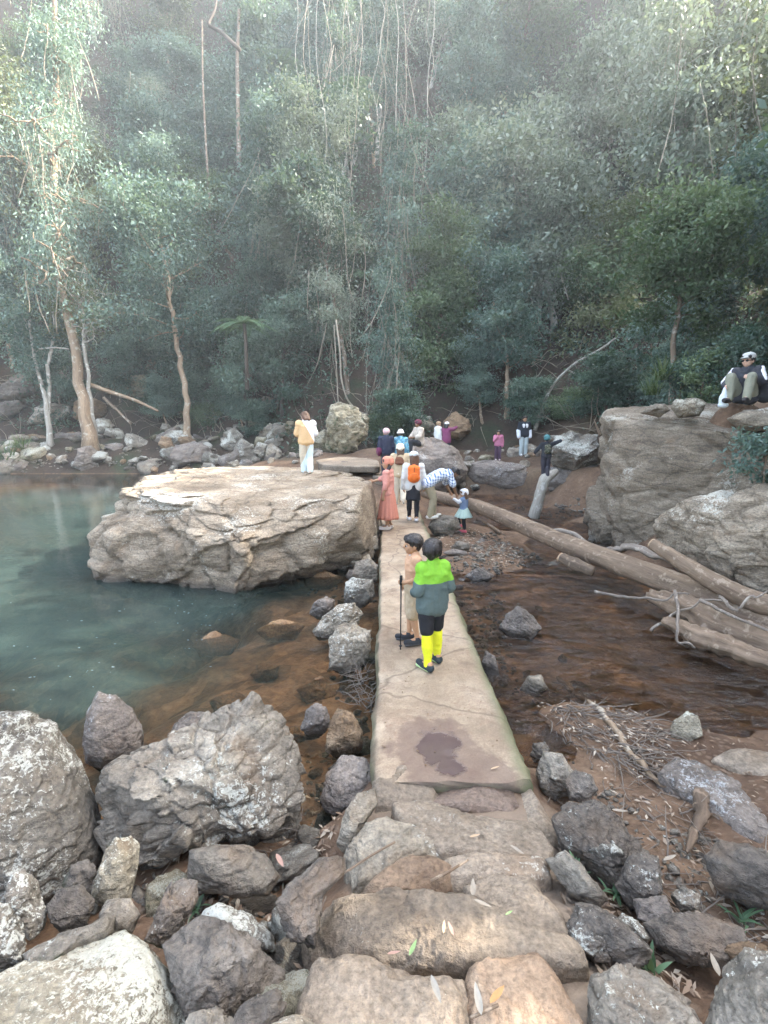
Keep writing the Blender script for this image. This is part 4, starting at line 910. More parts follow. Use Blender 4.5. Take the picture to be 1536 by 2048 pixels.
tree_px('bright rounded tree above the walkers at the end of the causeway', [(866, 858), (868, 800), (872, 730), (880, 640), (888, 560), (892, 490)], 28, .16, .05, 'l_bright', 'bark', 18, lo=.22, nb=30, blen=2.8, bup=.4, leaf=0.22, per=105, clump=0.53, wig=.4, nsub=4, shape='column', tint=.42)
tree_px('airy pale tree with curling branches right of the centre', [(1075, 830), (1090, 760), (1084, 680), (1078, 600), (1090, 520), (1100, 470)], 30, .16, .05, 'l_pale', 'bark_pale', 19, lo=.5, nb=18, blen=4.0, bup=.35, leaf=0.22, per=62, clump=0.59, wig=.8, nsub=4, shape='umbrella', tint=.45, vines=8, vlen=5)
tree_px('slim tree growing from the top of the right bank behind the boulder', [(1348, 800), (1346, 720), (1350, 640), (1366, 590), (1384, 540), (1390, 480), (1396, 430)], 15.5, .1, .035, 'l_bright', 'bark', 20, lo=.35, nb=26, blen=1.9, bup=.35, leaf=0.15, per=75, clump=0.34, wig=.55, nsub=4, shape='round', tint=.5)
tree_px('leafy tree filling the right edge behind the seated man', [(1640, 800), (1630, 700), (1600, 560), (1560, 440), (1540, 330)], 17, .16, .05, 'l_teal', 'bark', 22, lo=.25, nb=30, blen=2.8, bup=.3, leaf=0.18, per=95, clump=0.42, wig=.5, nsub=4, shape='round', tint=.55)
tree_px('slender tree with light leaves right of the airy pale tree', [(1200, 830), (1196, 760), (1200, 660), (1216, 560), (1226, 440)], 27, .14, .04, 'l_olive', 'bark', 23, lo=.2, nb=24, blen=2.8, bup=.35, leaf=0.22, per=80, clump=0.51, wig=.5, nsub=4, shape='column', tint=.45)
tree_px('low dark bush with dense leaves under the fern on the slope', [(560, 760), (566, 720), (572, 670), (574, 640)], 30, .1, .04, 'l_dark', 'bark_dark', 24, name='bush', cat='bush', lo=.1, nb=16, blen=1.9, bup=.5, leaf=0.20, per=95, clump=0.42, tint=.6)
tree_px('dark leafy bush left of the slope foot, above the fallen branch', [(490, 765), (488, 740), (486, 712)], 30.5, .08, .03, 'l_dark', 'bark_dark', 25, name='bush', cat='bush', lo=.1, nb=14, blen=1.9, bup=.4, leaf=0.20, per=80, clump=0.42, tint=.6)
# bare pole trunks
def pole(label, pts, D, r0, r1, bark, seed, name='bare_trunk', cat='tree trunk', sides=9):
    Ds = D if hasattr(D, '__len__') else [D] * len(pts)
    P3 = np.array([atd(x, y, d) for (x, y), d in zip(pts, Ds)]); b = P3[0].copy()
    k = np.linspace(0, len(P3) - 1, 24); q = np.array([np.interp(k, np.arange(len(P3)), P3[:, i]) for i in range(3)]).T
    for _ in range(2): q[1:-1] = (q[:-2] + 2 * q[1:-1] + q[2:]) / 4
    G = Geo(); v, f = tube(q - b, np.linspace(r0, r1, 24), sides, seed, .15); G.add(v, f)
    o = obj(name, G.mesh(name), M[bark], None, b); return tag(o, label, cat)
pole('straight tan pole trunk standing before the dark hollow', [(758, 520), (755, 440), (748, 330), (742, 240), (738, 150)], 41, .17, .12, 'bark_tan', 31)
pole('white barked trunk, left one of the pale pair in the hollow', [(684, 440), (688, 350), (692, 270), (694, 190)], 43, .22, .16, 'bark_pale', 32)
pole('leaning white trunk, right one of the pale pair in the hollow', [(698, 430), (706, 350), (716, 270), (724, 200)], 43, .2, .14, 'bark_pale', 33)
pole('dark broad trunk in the middle of the hollow', [(728, 470), (726, 350), (724, 230), (722, 120)], 45, .45, .35, 'bark_dark', 34)
pole('brown trunk rising in the upper left forest', [(478, 330), (476, 230), (474, 120), (478, 20)], 44, .2, .13, 'bark', 35)
pole('thin brown trunk crossing the centre left forest', [(420, 420), (412, 300), (405, 160), (404, 40)], 43, .11, .07, 'bark', 36)
pole('dark bent bough showing at the top of the forest', [(480, 100), (440, 62), (414, 50), (430, 20), (436, -20)], 40, .16, .08, 'bark_dark', 37, 'bough', 'branch')
pole('curved pale vine looping down to the mossy boulder', [(672, 640), (680, 700), (682, 760), (694, 800), (716, 824), (738, 830)], 26, .055, .04, 'vine', 38, 'vine', 'vine', 6)
pole('thin straight vine beside the looping one', [(668, 650), (672, 720), (676, 800), (678, 812)], 26, .03, .03, 'vine', 39, 'vine', 'vine', 5)
pole('bleached dead branch arching out over the far boulders', [(1070, 860), (1085, 810), (1108, 765), (1150, 725), (1200, 700), (1236, 672)], [24, 24, 24, 23.6, 23.2, 23], .1, .035, 'bark_pale', 40, 'dead_branch', 'branch', 7)
pole('forked bleached twig hanging under the dead branch', [(1134, 740), (1160, 752), (1180, 770), (1186, 778)], 23.6, .05, .02, 'bark_pale', 41, 'dead_branch', 'branch', 6)
pole('long diagonal vine stretched across the upper centre', [(584, 262), (612, 236), (640, 200), (654, 150), (668, 90)], 38, .06, .05, 'vine', 42, 'vine', 'vine', 6)
pole('slim leaning trunk at the slope foot behind the far path', [(800, 812), (780, 770), (766, 720), (764, 640)], 28.5, .09, .06, 'bark', 43)
pole('fallen branch sloping down behind the leaning tree', [(176, 768), (220, 784), (270, 800), (316, 822)], [30, 29.8, 29.6, 29.2], .14, .07, 'bark_tan', 44, 'fallen_branch', 'branch', 8)
pole('grey fallen pole below the sloping branch', [(208, 796), (232, 818), (262, 848)], [29.8, 29.4, 29], .1, .05, 'bark', 45, 'fallen_branch', 'branch', 7)
pole('white horizontal twig crossing behind the leaning trunk', [(78, 698), (110, 695), (138, 698)], 29.8, .05, .035, 'bark_pale', 46, 'dead_branch', 'branch', 6)

rs = np.random.default_rng(17)
for k in range(17):      # the curtain of vines
    x = 590 + k * 17 + rs.uniform(-14, 14); y0, y1 = rs.uniform(-120, -20), rs.uniform(220, 560)
    o = pole('pale hanging vine in the curtain at the top centre of the forest', [(x + rs.uniform(-34, 34), y0)] + [(x + rs.uniform(-13, 13) + rs.normal() * 5, y0 + (y1 - y0) * q_ / 7) for q_ in range(1, 8)], rs.uniform(31, 36), rs.uniform(.014, .03), .014, 'bark_pale' if k % 3 == 0 else 'vine', 60 + k, 'vine', 'vine', 5)
    o['group'] = 'vines of the centre curtain'
# tree ferns and strap leaved plants
def fern_mesh(seed, L=2.0, nf=16, droop=1.0):
    rs = np.random.default_rng(seed); G = Geo()
    for k in range(nf):
        az = k / nf * 6.283 + rs.uniform(-.2, .2); l = L * rs.uniform(.75, 1.1); s = np.linspace(0, 1, 15)
        rise = rs.uniform(.25, .6)
        r = l * s; z = l * (rise * s - droop * .62 * s ** 2)
        p = np.stack([np.cos(az) * r, np.sin(az) * r, z], 1); side = np.array([-math.sin(az), math.cos(az), 0])
        v, f = tube(p, np.linspace(.022, .006, 15), 4); G.add(v, f, .3)
        for q in range(1, 15):
            w = l * .24 * math.sin(math.pi * min(1, .12 + .86 * s[q])) * rs.uniform(.85, 1.1)
            fw = (p[q] - p[q - 1])
            for sg in (-1, 1):
                tip = p[q] + side * sg * w + fw * .7 + np.array([0, 0, -.18 * w])
                for e in (0, .5):
                    a = p[q] - fw * e; t2 = tip - fw * e
                    m = (a + t2) / 2; G.add([a, m + fw * .2, t2, m - fw * .2], [[0, 1, 2, 3]], np.clip(rs.normal(.5, .15), 0, 1))
    return G.mesh('fronds', False)
fern_m = [fern_mesh(1), fern_mesh(2, 2.3, 18), fern_mesh(3, 1.8, 14, 1.2)]
for k, (px, py, D, sc, th, lb) in enumerate([
    (488, 648, 27.5, 1.0, 2.0, 'lone tree fern with a flat pale green crown on the left slope'), (715, 505, 31, 1.0, 3.0, 'tree fern below the dark hollow, higher of the two'),
    (730, 548, 30, 1.0, 2.5, 'tree fern below the dark hollow, lower of the two'), (700, 185, 39, 1.5, 4.0, 'tree fern fronds high above the pale pair of trunks'),
    (845, 405, 36, .8, 3.0, 'small tree fern right of the hanging vines'), (860, 460, 34, .7, 2.5, 'yellow green fern above the bright rounded tree'),
    (1010, 250, 46, 1.2, 4, 'tree fern among the upper right canopy'), (560, 130, 46, 1.2, 4, 'tree fern in the upper left canopy')]):
    p = atd(px, py, D); r = empty('tree_fern', p - np.array([0, 0, th]), k * .7)
    G = Geo(); v, f = tube([(0, 0, -1.5), (.05, 0, th * .5), (0, 0, th)], [.13, .1, .09], 8, k, .2); G.add(v, f); obj('trunk', G.mesh('trunk'), M['bark_dark'], r)
    c = obj('crown', fern_m[k % 3], M['l_fern'], r, (0, 0, th)); c.scale = (sc,) * 3
    tag(r, lb, 'tree fern')
def strap_mesh(seed, L, n, w, stiff=.6):
    rs = np.random.default_rng(seed); G = Geo()
    for k in range(n):
        az = rs.uniform(0, 6.283); l = L * rs.uniform(.5, 1.1); s = np.linspace(0, 1, 6); ln = rs.uniform(.25, 1.0)
        p = np.stack([np.cos(az) * l * ln * s, np.sin(az) * l * ln * s, l * (s * (1.1 - ln * .3) - (1 - stiff) * 1.6 * ln * s ** 2)], 1) + np.append(rs.normal(size=2) * .08 * L, 0)
        sd = np.array([-math.sin(az), math.cos(az), 0]) * w; ww = np.array([.8, 1, .95, .8, .5, .05])[:, None]
        v = np.concatenate([p - sd * ww, p + sd * ww]); f = [[i, i + 1, i + 7, i + 6] for i in range(5)]
        G.add(v, f, np.clip(rs.normal(.5, .2), 0, 1))
    return G.mesh('leaves', False)
def plant(label, px, py, D, me, mat, sc=1.0, name='strap_plant', cat='plant', ground=True):
    p = atd(px, py, D)
    if ground: p[2] = H(p[0], p[1])[0] - .05
    o = obj(name, me, mat, None, p); o.scale = (sc,) * 3; o.rotation_euler = (0, 0, px * .1); return tag(o, label, cat)
sm = [strap_mesh(1, 1.6, 110, .022), strap_mesh(2, .9, 90, .014, .5), strap_mesh(3, 2.2, 120, .03, .45)]
plant('strap leaved plant clinging to the slope right of the leaning tree', 205, 630, 31.5, sm[2], M['l_strap'], 1.0, ground=False)
plant('dark strap leaved plant at the left frame edge on the slope', 62, 690, 32, sm[2], M['l_dark'], 1.0, ground=False)
plant('bright green grass tuft on the bank at the left edge', 8, 890, 28.6, sm[0], M['l_strap'], 1.25, 'grass_tuft', 'grass tuft')
plant('grass tuft behind the bright one on the left bank', 40, 860, 29.4, sm[0], M['l_strap'], .9, 'grass_tuft', 'grass tuft')
plant('strappy tussock at the edge of the right bank, lowest of the three', 1305, 790, 13.5, sm[1], M['l_strap'], 1.0, 'tussock', 'tussock', False)
plant('strappy tussock left of the slim tree on the right bank', 1322, 760, 14.2, sm[1], M['l_strap'], 1.1, 'tussock', 'tussock', False)
plant('strappy tussock just right of the slim tree trunk', 1376, 765, 14.5, sm[1], M['l_strap'], 1.0, 'tussock', 'tussock', False)
tree_px('small shrub with sunlit yellow leaves left of the seated man', [(1404, 790), (1406, 760), (1408, 728)], 13.5, .03, .015, 'l_bright', 'bark', 51, name='shrub', cat='shrub', lo=.2, nb=12, blen=.55, bup=.5, leaf=.1, per=34, clump=.16, tint=.85)
tree_px('low green shrub between the tussocks and the sunlit one', [(1360, 800), (1362, 770), (1366, 745)], 14.4, .03, .015, 'l_teal', 'bark', 52, name='shrub', cat='shrub', lo=.1, nb=14, blen=.8, bup=.4, leaf=.1, per=44, clump=.22, tint=.6)
tree_px('dark leafy shrub behind the seated man', [(1500, 790), (1502, 740), (1500, 690)], 13, .05, .02, 'l_dark', 'bark', 53, name='shrub', cat='shrub', lo=.1, nb=18, blen=1.3, bup=.4, leaf=.11, per=60, clump=.32, tint=.6)
tree_px('blue green shrub on the ledge right of the boulder top', [(1530, 920), (1534, 905), (1540, 890)], 8.6, .02, .01, 'l_teal', 'bark', 54, name='shrub', cat='shrub', lo=.1, nb=12, blen=.4, bup=.3, leaf=.1, per=26, clump=.14, tint=.6)

# ---- the rest of the forest: a few kinds of tree built once, then set out up the slope
def std(seed, Ht, **kw):
    rs = np.random.default_rng(seed)
    pth = bend((0, 0, -.6), (rs.normal() * .1, rs.normal() * .1, 1), Ht, 6, rs, .25)
    T, L, V = build_tree(seed, pth, .016 * Ht + .04, .04, **kw)
    return [T.mesh('trunk'), L.mesh('crown', False), V.mesh('vines') if V else None]
KIN = {
 'dark': [(std(101, 9, lo=.2, nb=26, blen=3.3, bup=.35, leaf=0.31, per=63, clump=0.58, nsub=3, tint=.5), 'l_dark', 'bark_dark'), (std(102, 11, lo=.3, nb=26, blen=3.4, bup=.3, leaf=0.31, per=63, clump=0.62, nsub=3, tint=.45, vines=10), 'l_dark', 'bark')],
 'teal': [(std(103, 9, lo=.22, nb=26, blen=3.2, bup=.45, leaf=0.30, per=64, clump=0.58, nsub=3, tint=.5), 'l_teal', 'bark'), (std(104, 12, lo=.35, nb=26, blen=3.4, bup=.3, leaf=0.30, per=64, clump=0.62, nsub=3, tint=.55, shape='column'), 'l_teal', 'bark_tan')],
 'pale': [(std(105, 9, lo=.25, nb=24, blen=3.2, bup=.5, leaf=0.27, per=55, clump=0.58, nsub=4, tint=.5), 'l_pale', 'bark_pale'), (std(106, 10, lo=.4, nb=22, blen=3.4, bup=.3, leaf=0.27, per=50, clump=0.62, nsub=4, tint=.5, shape='umbrella', vines=18, vlen=7), 'l_pale', 'bark_pale')],
 'olive': [(std(107, 10, lo=.25, nb=26, blen=3.3, bup=.5, leaf=0.28, per=59, clump=0.58, nsub=3, tint=.45, shape='column'), 'l_olive', 'bark_tan'), (std(108, 9, lo=.3, nb=24, blen=3.3, bup=.3, leaf=0.28, per=59, clump=0.58, nsub=3, tint=.5), 'l_bright', 'bark')],
 'vine': [(std(109, 13, lo=.3, nb=20, blen=2.4, bup=.2, leaf=0.26, per=54, clump=0.51, nsub=3, tint=.5, shape='column', vines=60, vlen=8, droop=.8), 'l_teal', 'bark_pale'), (std(110, 12, lo=.35, nb=18, blen=2.6, bup=.1, leaf=0.24, per=45, clump=0.51, nsub=3, tint=.5, shape='column', vines=70, vlen=9, droop=1.0), 'l_pale', 'bark_pale')]}
DESC = {'dark': 'dense dark green', 'teal': 'blue green leafy', 'pale': 'pale grey green', 'olive': 'yellowish olive', 'vine': 'vine draped pale'}
def forest(x, y, kind, rs, sc=1.0):
    z = H(x, y)[0]; ms, lm, bk = KIN[kind][int(rs.integers(2))]
    px, py, D = proj((x, y, z + 6))
    side = 'left' if px < 520 else 'centre' if px < 1000 else 'right'
    tier = 'upper' if py < 140 else 'middle' if py < 480 else 'lower'
    g = f'{DESC[kind]} trees, {tier} {side} forest'
    s = sc * rs.uniform(.85, 1.25)
    return place_tree('forest_tree', f'{DESC[kind]} tree in the {tier} {side} part of the forest slope', 'tree', (x, y, z), ms, (M[bk] if bk in M else None, M[lm], M['vine']), rs.uniform(0, 6.28), (s, s, s * rs.uniform(.9, 1.15)), g)
rs = np.random.default_rng(55)
nf = 0
for row, (d, step) in enumerate([(3, 5.0), (7, 5.2), (11.5, 5.4), (16.5, 5.8), (22, 6.3), (28, 6.8), (35, 7.5), (43, 8.5), (52, 10)]):
    x = -46 + rs.uniform(0, 3)
    while x < 48:
        xx = x + rs.uniform(-1.2, 1.2); yy = np.interp(xx, FX, FY) + d + rs.uniform(-1.5, 1.5); az = math.degrees(math.atan2(xx, yy))
        x += step * rs.uniform(.8, 1.2)
        if abs(az) > 43 or yy < 8: continue
        px, py, D = proj((xx, yy, H(xx, yy)[0] + 5))
        hollow = 690 < px < 770 and 180 < py < 560
        if hollow and row < 4: continue
        if row == 0 and 560 < px < 700: continue
        if 640 < px < 860 and py < 420: kind = 'vine' if rs.random() < .75 else 'teal'
        elif px < 330 and py < 450: kind = rs.choice(['olive', 'pale', 'teal', 'vine'], p=[.45, .2, .25, .1])
        elif px > 950: kind = rs.choice(['pale', 'teal', 'olive', 'dark'], p=[.25, .4, .2, .15])
        else: kind = rs.choice(['dark', 'teal', 'pale', 'olive', 'vine'], p=[.24, .4, .12, .12, .12])
        forest(xx, yy, str(kind), rs, .6 if row == 0 else .8 if row == 1 else 1.0); nf += 1
# trees added out of view on the right flank to block the sun
for (x, y, k, s) in [(18, 14.5, 'teal', 1.3), (16.8, 10.6, 'dark', 1.2), (20.5, 12.5, 'teal', 1.5), (17, 17, 'dark', 1.1), (21, 16, 'olive', 1.1), (14.5, 10, 'dark', .9), (19, 11, 'teal', 1.1), (13, 5, 'teal', .8), (24, 22, 'dark', 1.2), (18, 5, 'olive', 1.0), (26, 15, 'dark', 1.2)]:
    forest(x, y, k, rs, s)
for (x, y, k, s) in [(10.5, 7, 'teal', .75), (11, 1.5, 'dark', .95), (9.5, -2.5, 'teal', .9), (16, -1, 'teal', 1.0), (11, -7, 'olive', 1.0), (14, 8, 'olive', 1.0), (11.5, 4.5, 'dark', 1.0)]:  # more added trees out of view, closer in, to shade the foreground
    forest(x, y, k, rs, s)
# bushes along the foot of the slope
x = -16.0; kb = 0
while x < 12:
    y = np.interp(x, FX, FY) + rs.uniform(.0, 1.6); px, py, D = proj((x, y, H(x, y)[0]))
    if not (555 < px < 745 or 100 < px < 200 or 850 < px < 960): 
        nm = ['dark', 'teal', 'dark', 'olive'][kb % 4]; ms, lm, bk = KIN[nm][kb % 2]; kb += 1; s = rs.uniform(.26, .42)
        place_tree('bush', 'low leafy bush at the foot of the forest slope, ' + ('left of the tall mossy boulder' if px < 650 else 'behind the far boulders'), 'bush', (x, y, H(x, y)[0] - .3), (ms[0], ms[1], None), (M[bk], M[lm], None), rs.uniform(0, 6), (s * 1.2, s * 1.2, s), 'bushes at the slope foot, ' + ('left' if px < 650 else 'right'))
    x += rs.uniform(1.0, 1.9)
# undergrowth that carpets the slope
G = Geo(); n = 5200
xs = rs.uniform(-42, 40, n * 2); ds = 1.0 + rs.random(n * 2) ** 1.3 * 48; ys = np.interp(xs, FX, FY) + ds
ok = (np.abs(np.degrees(np.arctan2(xs, ys))) < 44) & (ys > 9) & (vnoise(np.stack([xs * .25, ys * .25, xs * 0], 1), 4) > -.35 + .5 * (ds < 5))
xs, ys = xs[ok][:n], ys[ok][:n]; zs = H(xs, ys)
c = np.stack([xs, ys, zs + .35], 1); idx = np.repeat(np.arange(len(c)), 22)
leaves(G, c[idx], np.full(len(idx), .5), .24, .5, .1, rs, np.clip(.5 + .3 * vnoise(c[idx] * .3, 9), 0, 1), .2)
tag(obj('undergrowth', G.mesh('undergrowth', False), M['l_dark']), kind='stuff')
G = Geo(); n = 900
xs = rs.uniform(-28, 24, n); ys = np.interp(xs, FX, FY) + rs.uniform(-.5, 9, n); zs = H(xs, ys)
for x, y, z in zip(xs, ys, zs):
    d = rs.normal(size=3); d[2] = rs.uniform(.1, 1.4)
    p = bend((x, y, z - .05), d, rs.uniform(.6, 2.6), 5, rs, .5); v, f = tube(p, np.linspace(rs.uniform(.012, .03), .006, 6), 4); G.add(v, f)
tag(obj('dead_sticks', G.mesh('dead_sticks'), M['vine']), kind='stuff')
# ------------------------------------------------------------------ logs, driftwood, twigs, leaves
M['log'] = wood_mat('driftwood_log', (.095, .063, .041), (.25, .178, .12), 9, patch=(.3, .23, .165))
M['log_grey'] = wood_mat('grey_driftwood', (.11, .088, .072), (.28, .232, .185), 12, patch=(.36, .315, .26))
M['log_dark'] = wood_mat('dark_driftwood', (.06, .043, .03), (.18, .126, .085), 11, patch=(.25, .185, .13))
M['cut'] = wood_mat('cut_wood', (.3, .2, .12), (.5, .37, .24), 9)
def log(label, pts, r, mat, seed, name='log', cat='log', sides=16, rough=.1, n=40, ground=None, cutend=False, kink=.0):
    P3 = []
    for q in pts:
        if len(q) == 3: P3.append(atd(q[0], q[1], q[2]))
        else:
            p = hit(*q); p[2] += (ground if ground is not None else .03); P3.append(p)
    P3 = np.array(P3); b = P3[0].copy(); k = np.linspace(0, len(P3) - 1, n)
    q = np.array([np.interp(k, np.arange(len(P3)), P3[:, i]) for i in range(3)]).T
    for _ in range(4): q[1:-1] = (q[:-2] + 2 * q[1:-1] + q[2:]) / 4
    rs = np.random.default_rng(seed)
    if kink: q = q + fbm(np.stack([np.arange(n) * .3, np.full(n, seed), np.zeros(n)], 1), 3, seed)[:, None] * rs.normal(size=3) * kink
    rad = np.interp(k, np.linspace(0, len(P3) - 1, len(np.atleast_1d(r))), np.atleast_1d(r)) if np.size(r) > 1 else np.full(n, r)
    G = Geo(); v, f = tube(q - b, rad, sides, seed, rough); G.add(v, f)
    o = obj(name, G.mesh(name), mat, None, b); tag(o, label, cat)
    if cutend:
        G2 = Geo(); d = q[0] - q[1]; d /= np.linalg.norm(d)
        v, f = tube([q[0] - b, q[0] - b + d * rad[0] * .3], rad[0] * .9, sides, seed, .06); G2.add(v, f); obj('cut_end', G2.mesh('cut_end'), M['cut'], o)
    return o
log('long smooth fallen log slanting across the creek to the right edge', [(850, 986, 14.3), (960, 1014, 12.2), (1130, 1088, 9.5), (1300, 1150, 7.75), (1420, 1196, 6.9), (1600, 1276, 5.9)], [.14, .165, .175, .18, .185, .19], M['log'], 1, sides=22, rough=.07, n=70)
log('broken pale branch resting over the log at the right edge', [(1306, 1088, 7.4), (1350, 1116, 7.1), (1420, 1160, 6.75), (1500, 1200, 6.3), (1600, 1230, 5.9)], [.085, .1, .12, .13, .13], M['log'], 2, 'branch', 'branch', 12, .16, 40, None, True, .03)
log('thin curved branch behind the long log', [(1090, 1064, 10.3), (1120, 1060, 10.1), (1150, 1068, 9.8), (1176, 1090, 9.4)], .045, M['log_grey'], 3, 'branch', 'branch', 8)
log('grey branch lying along the upper side of the long log', [(1206, 1100, 8.9), (1250, 1092, 8.7), (1300, 1104, 8.3), (1360, 1136, 7.7)], [.05, .06, .06, .05], M['log_grey'], 4, 'branch', 'branch', 8, .2, 30, None, False, .05)
log('short rotten stub with a pale sawn end below the long log', [(1124, 1116, 8.7), (1150, 1128, 8.5), (1186, 1144, 8.3)], [.1, .11, .08], M['log_dark'], 5, 'log_stub', 'log', 14, .2, 20, None, True)
log('wide weathered driftwood trunk under the long log at the right edge', [(1300, 1190, 7.2), (1370, 1215, 6.6), (1450, 1260, 6.0), (1530, 1290, 5.6), (1640, 1330, 5.2)], [.09, .15, .16, .15, .16], M['log'], 6, 'weathered_driftwood', 'driftwood', 28, .55, 60)
log('brown slab of driftwood nearest the water at the right edge', [(1330, 1240, 6.2), (1400, 1275, 5.8), (1480, 1300, 5.5), (1600, 1340, 5.1)], [.06, .11, .1, .08], M['log'], 7, 'driftwood_slab', 'driftwood', 24, .6, 50)
for k, (pts, lb) in enumerate([
    ([(1190, 1186, 7.0), (1260, 1190, 6.8), (1320, 1200, 6.5), (1380, 1190, 6.3)], 'bleached twig reaching left from the driftwood trunk'),
    ([(1350, 1180, 6.3), (1356, 1230, 6.0), (1350, 1280, 5.8), (1390, 1296, 5.7)], 'hooked root hanging in front of the driftwood trunk'),
    ([(1440, 1190, 6.0), (1470, 1230, 5.7), (1490, 1200, 5.7), (1536, 1180, 5.6)], 'forked white twig on top of the driftwood at the right edge'),
    ([(1400, 1200, 6.1), (1470, 1235, 5.7), (1560, 1270, 5.4)], 'straight bleached stick across the driftwood trunk'),
    ([(1300, 1260, 6.2), (1340, 1230, 6.2), (1400, 1205, 6.2), (1450, 1200, 6.1)], 'crooked stick leaning on the driftwood from the water')]):
    log(lb, pts, [.022, .016, .012], M['log_grey'], 20 + k, 'twig', 'twig', 6, .2, 24, None, False, .04)
log('small curved pale branch on the gravel bar', [(952, 1042), (966, 1046), (984, 1058), (1000, 1070)], [.05, .045, .04], M['log'], 8, 'branch', 'branch', 9, .2, 20, .05)
log('long bare stick lying across the twig raft', [(1116, 1364), (1150, 1392), (1200, 1430), (1230, 1470), (1262, 1520), (1300, 1560), (1338, 1588)], [.03, .029, .029, .026, .022, .013], M['bark_tan'], 9, 'stick', 'stick', 9, .2, 50, .05, False, .02)
log('thin dark stick beside the long bare stick', [(1290, 1528), (1320, 1556), (1362, 1580)], .012, M['log_dark'], 10, 'stick', 'stick', 6, .2, 20, .04)
log('splintered driftwood root standing out of the mud', [(1372, 1600), (1398, 1604), (1402, 1640), (1388, 1680), (1372, 1722)], [.02, .042, .038, .024, .012], M['log_dark'], 11, 'driftwood_root', 'driftwood', 14, .75, 36, .06)
log('pale leaning log the child balances on', [(1068, 1034, 14.8), (1076, 1005, 14.6), (1084, 975, 14.4), (1090, 957, 14.3), (1100, 951, 14.5), (1112, 943, 14.9)], [.17, .15, .15, .15, .13, .09], M['bark_pale'], 12, 'log', 'log', 14, .12, 40)
log('thin twig pointing up beside the massive ledge', [(1200, 870, 13), (1192, 850, 13), (1188, 838, 13)], [.04, .025, .01], M['log'], 13, 'twig', 'twig', 7)
log('twisted brown root between the fractured boulder and the flat block', [(352, 1650), (346, 1680), (362, 1692), (378, 1700), (384, 1716)], .014, M['log_dark'], 14, 'root', 'root', 8, .2, 24, .1, False, .02)
log('forked dry twig leaning on the fractured boulder', [(432, 1694), (448, 1668), (466, 1662)], [.008, .006, .004], M['log'], 15, 'twig', 'twig', 6, .1, 14, .12)
log('short broken stick under the flat block', [(402, 1798), (440, 1796), (486, 1794)], .012, M['log'], 16, 'stick', 'stick', 7, .15, 14, .05)
log('straw coloured stalk lying over the left step stones', [(690, 1745, 2.15), (740, 1712, 2.2), (790, 1684, 2.25)], .005, M['log'], 17, 'stalk', 'stalk', 6, .1, 14)
log('dry forked stick on the steps beside the orange stone', [(862, 1762, 2.1), (900, 1742, 2.12), (936, 1720, 2.2)], [.008, .006, .004], M['log'], 18, 'stick', 'stick', 6, .1, 14)
log('small stick across the gap between the bottom stones', [(940, 2036, 1.72), (975, 2020, 1.73), (996, 2010, 1.75)], .006, M['log'], 19, 'stick', 'stick', 6, .1, 14)
rs = np.random.default_rng(91)
def pick(poly, n):
    q = np.array(poly, float); out = []; lo, hi = q.min(0), q.max(0)
    while len(out) < n:
        p = rs.uniform(lo, hi); c = False; j = len(q) - 1
        for i in range(len(q)):
            if (q[i, 1] > p[1]) != (q[j, 1] > p[1]) and p[0] < (q[j, 0] - q[i, 0]) * (p[1] - q[i, 1]) / (q[j, 1] - q[i, 1]) + q[i, 0]: c = not c
            j = i
        if c: out.append(p)
    return np.array(out)
# twig raft (nobody could count it)
G = Geo()
for p in pick([(1050, 1390), (1110, 1370), (1250, 1420), (1340, 1470), (1320, 1560), (1200, 1530), (1090, 1470)], 420):
    b = hit(*p); az = rs.normal(-.9, .7); d = (math.cos(az), math.sin(az), rs.normal() * .12)
    q = bend(b + np.array([0, 0, rs.uniform(.0, .07)]), d, rs.uniform(.08, .45), 4, rs, .3); v, f = tube(q, np.linspace(rs.uniform(.003, .009), .002, 5), 4); G.add(v, f)
tag(obj('twig_raft', G.mesh('twig_raft'), M['log_grey']), kind='stuff')
G = Geo()
for p in pick([(690, 1350), (742, 1330), (752, 1400), (742, 1440), (712, 1410)], 60):
    b = at(p[0], p[1], -.36); d = rs.normal(size=3); d[2] = abs(d[2]) * .5
    q = bend(b, d, rs.uniform(.1, .4), 5, rs, .5); v, f = tube(q, np.linspace(.005, .002, 6), 4); G.add(v, f)
tag(obj('twig_bundle', G.mesh('twig_bundle'), M['log_grey']), 'tangle of dry reddish twigs caught against the causeway\'s left side', 'twig bundle')
G = Geo()
for p in pick([(1080, 1600), (1200, 1530), (1536, 1640), (1536, 1950), (1380, 1930), (1200, 1720)], 150):
    b = hit(*p); az = rs.uniform(0, 6.28); q = bend(b + np.array([0, 0, .015]), (math.cos(az), math.sin(az), rs.normal() * .08), rs.uniform(.08, .4), 4, rs, .35); v, f = tube(q, np.linspace(rs.uniform(.003, .007), .002, 5), 4); G.add(v, f)
for p in pick([(240, 1790), (400, 1700), (650, 1560), (690, 1700), (600, 1950), (430, 1900)], 90):
    b = hit(*p); az = rs.uniform(0, 6.28); q = bend(b + np.array([0, 0, .015]), (math.cos(az), math.sin(az), rs.normal() * .2), rs.uniform(.06, .3), 4, rs, .35); v, f = tube(q, np.linspace(rs.uniform(.0025, .005), .0015, 5), 4); G.add(v, f)
tag(obj('scattered_twigs', G.mesh('scattered_twigs'), M['log_grey']), kind='stuff')
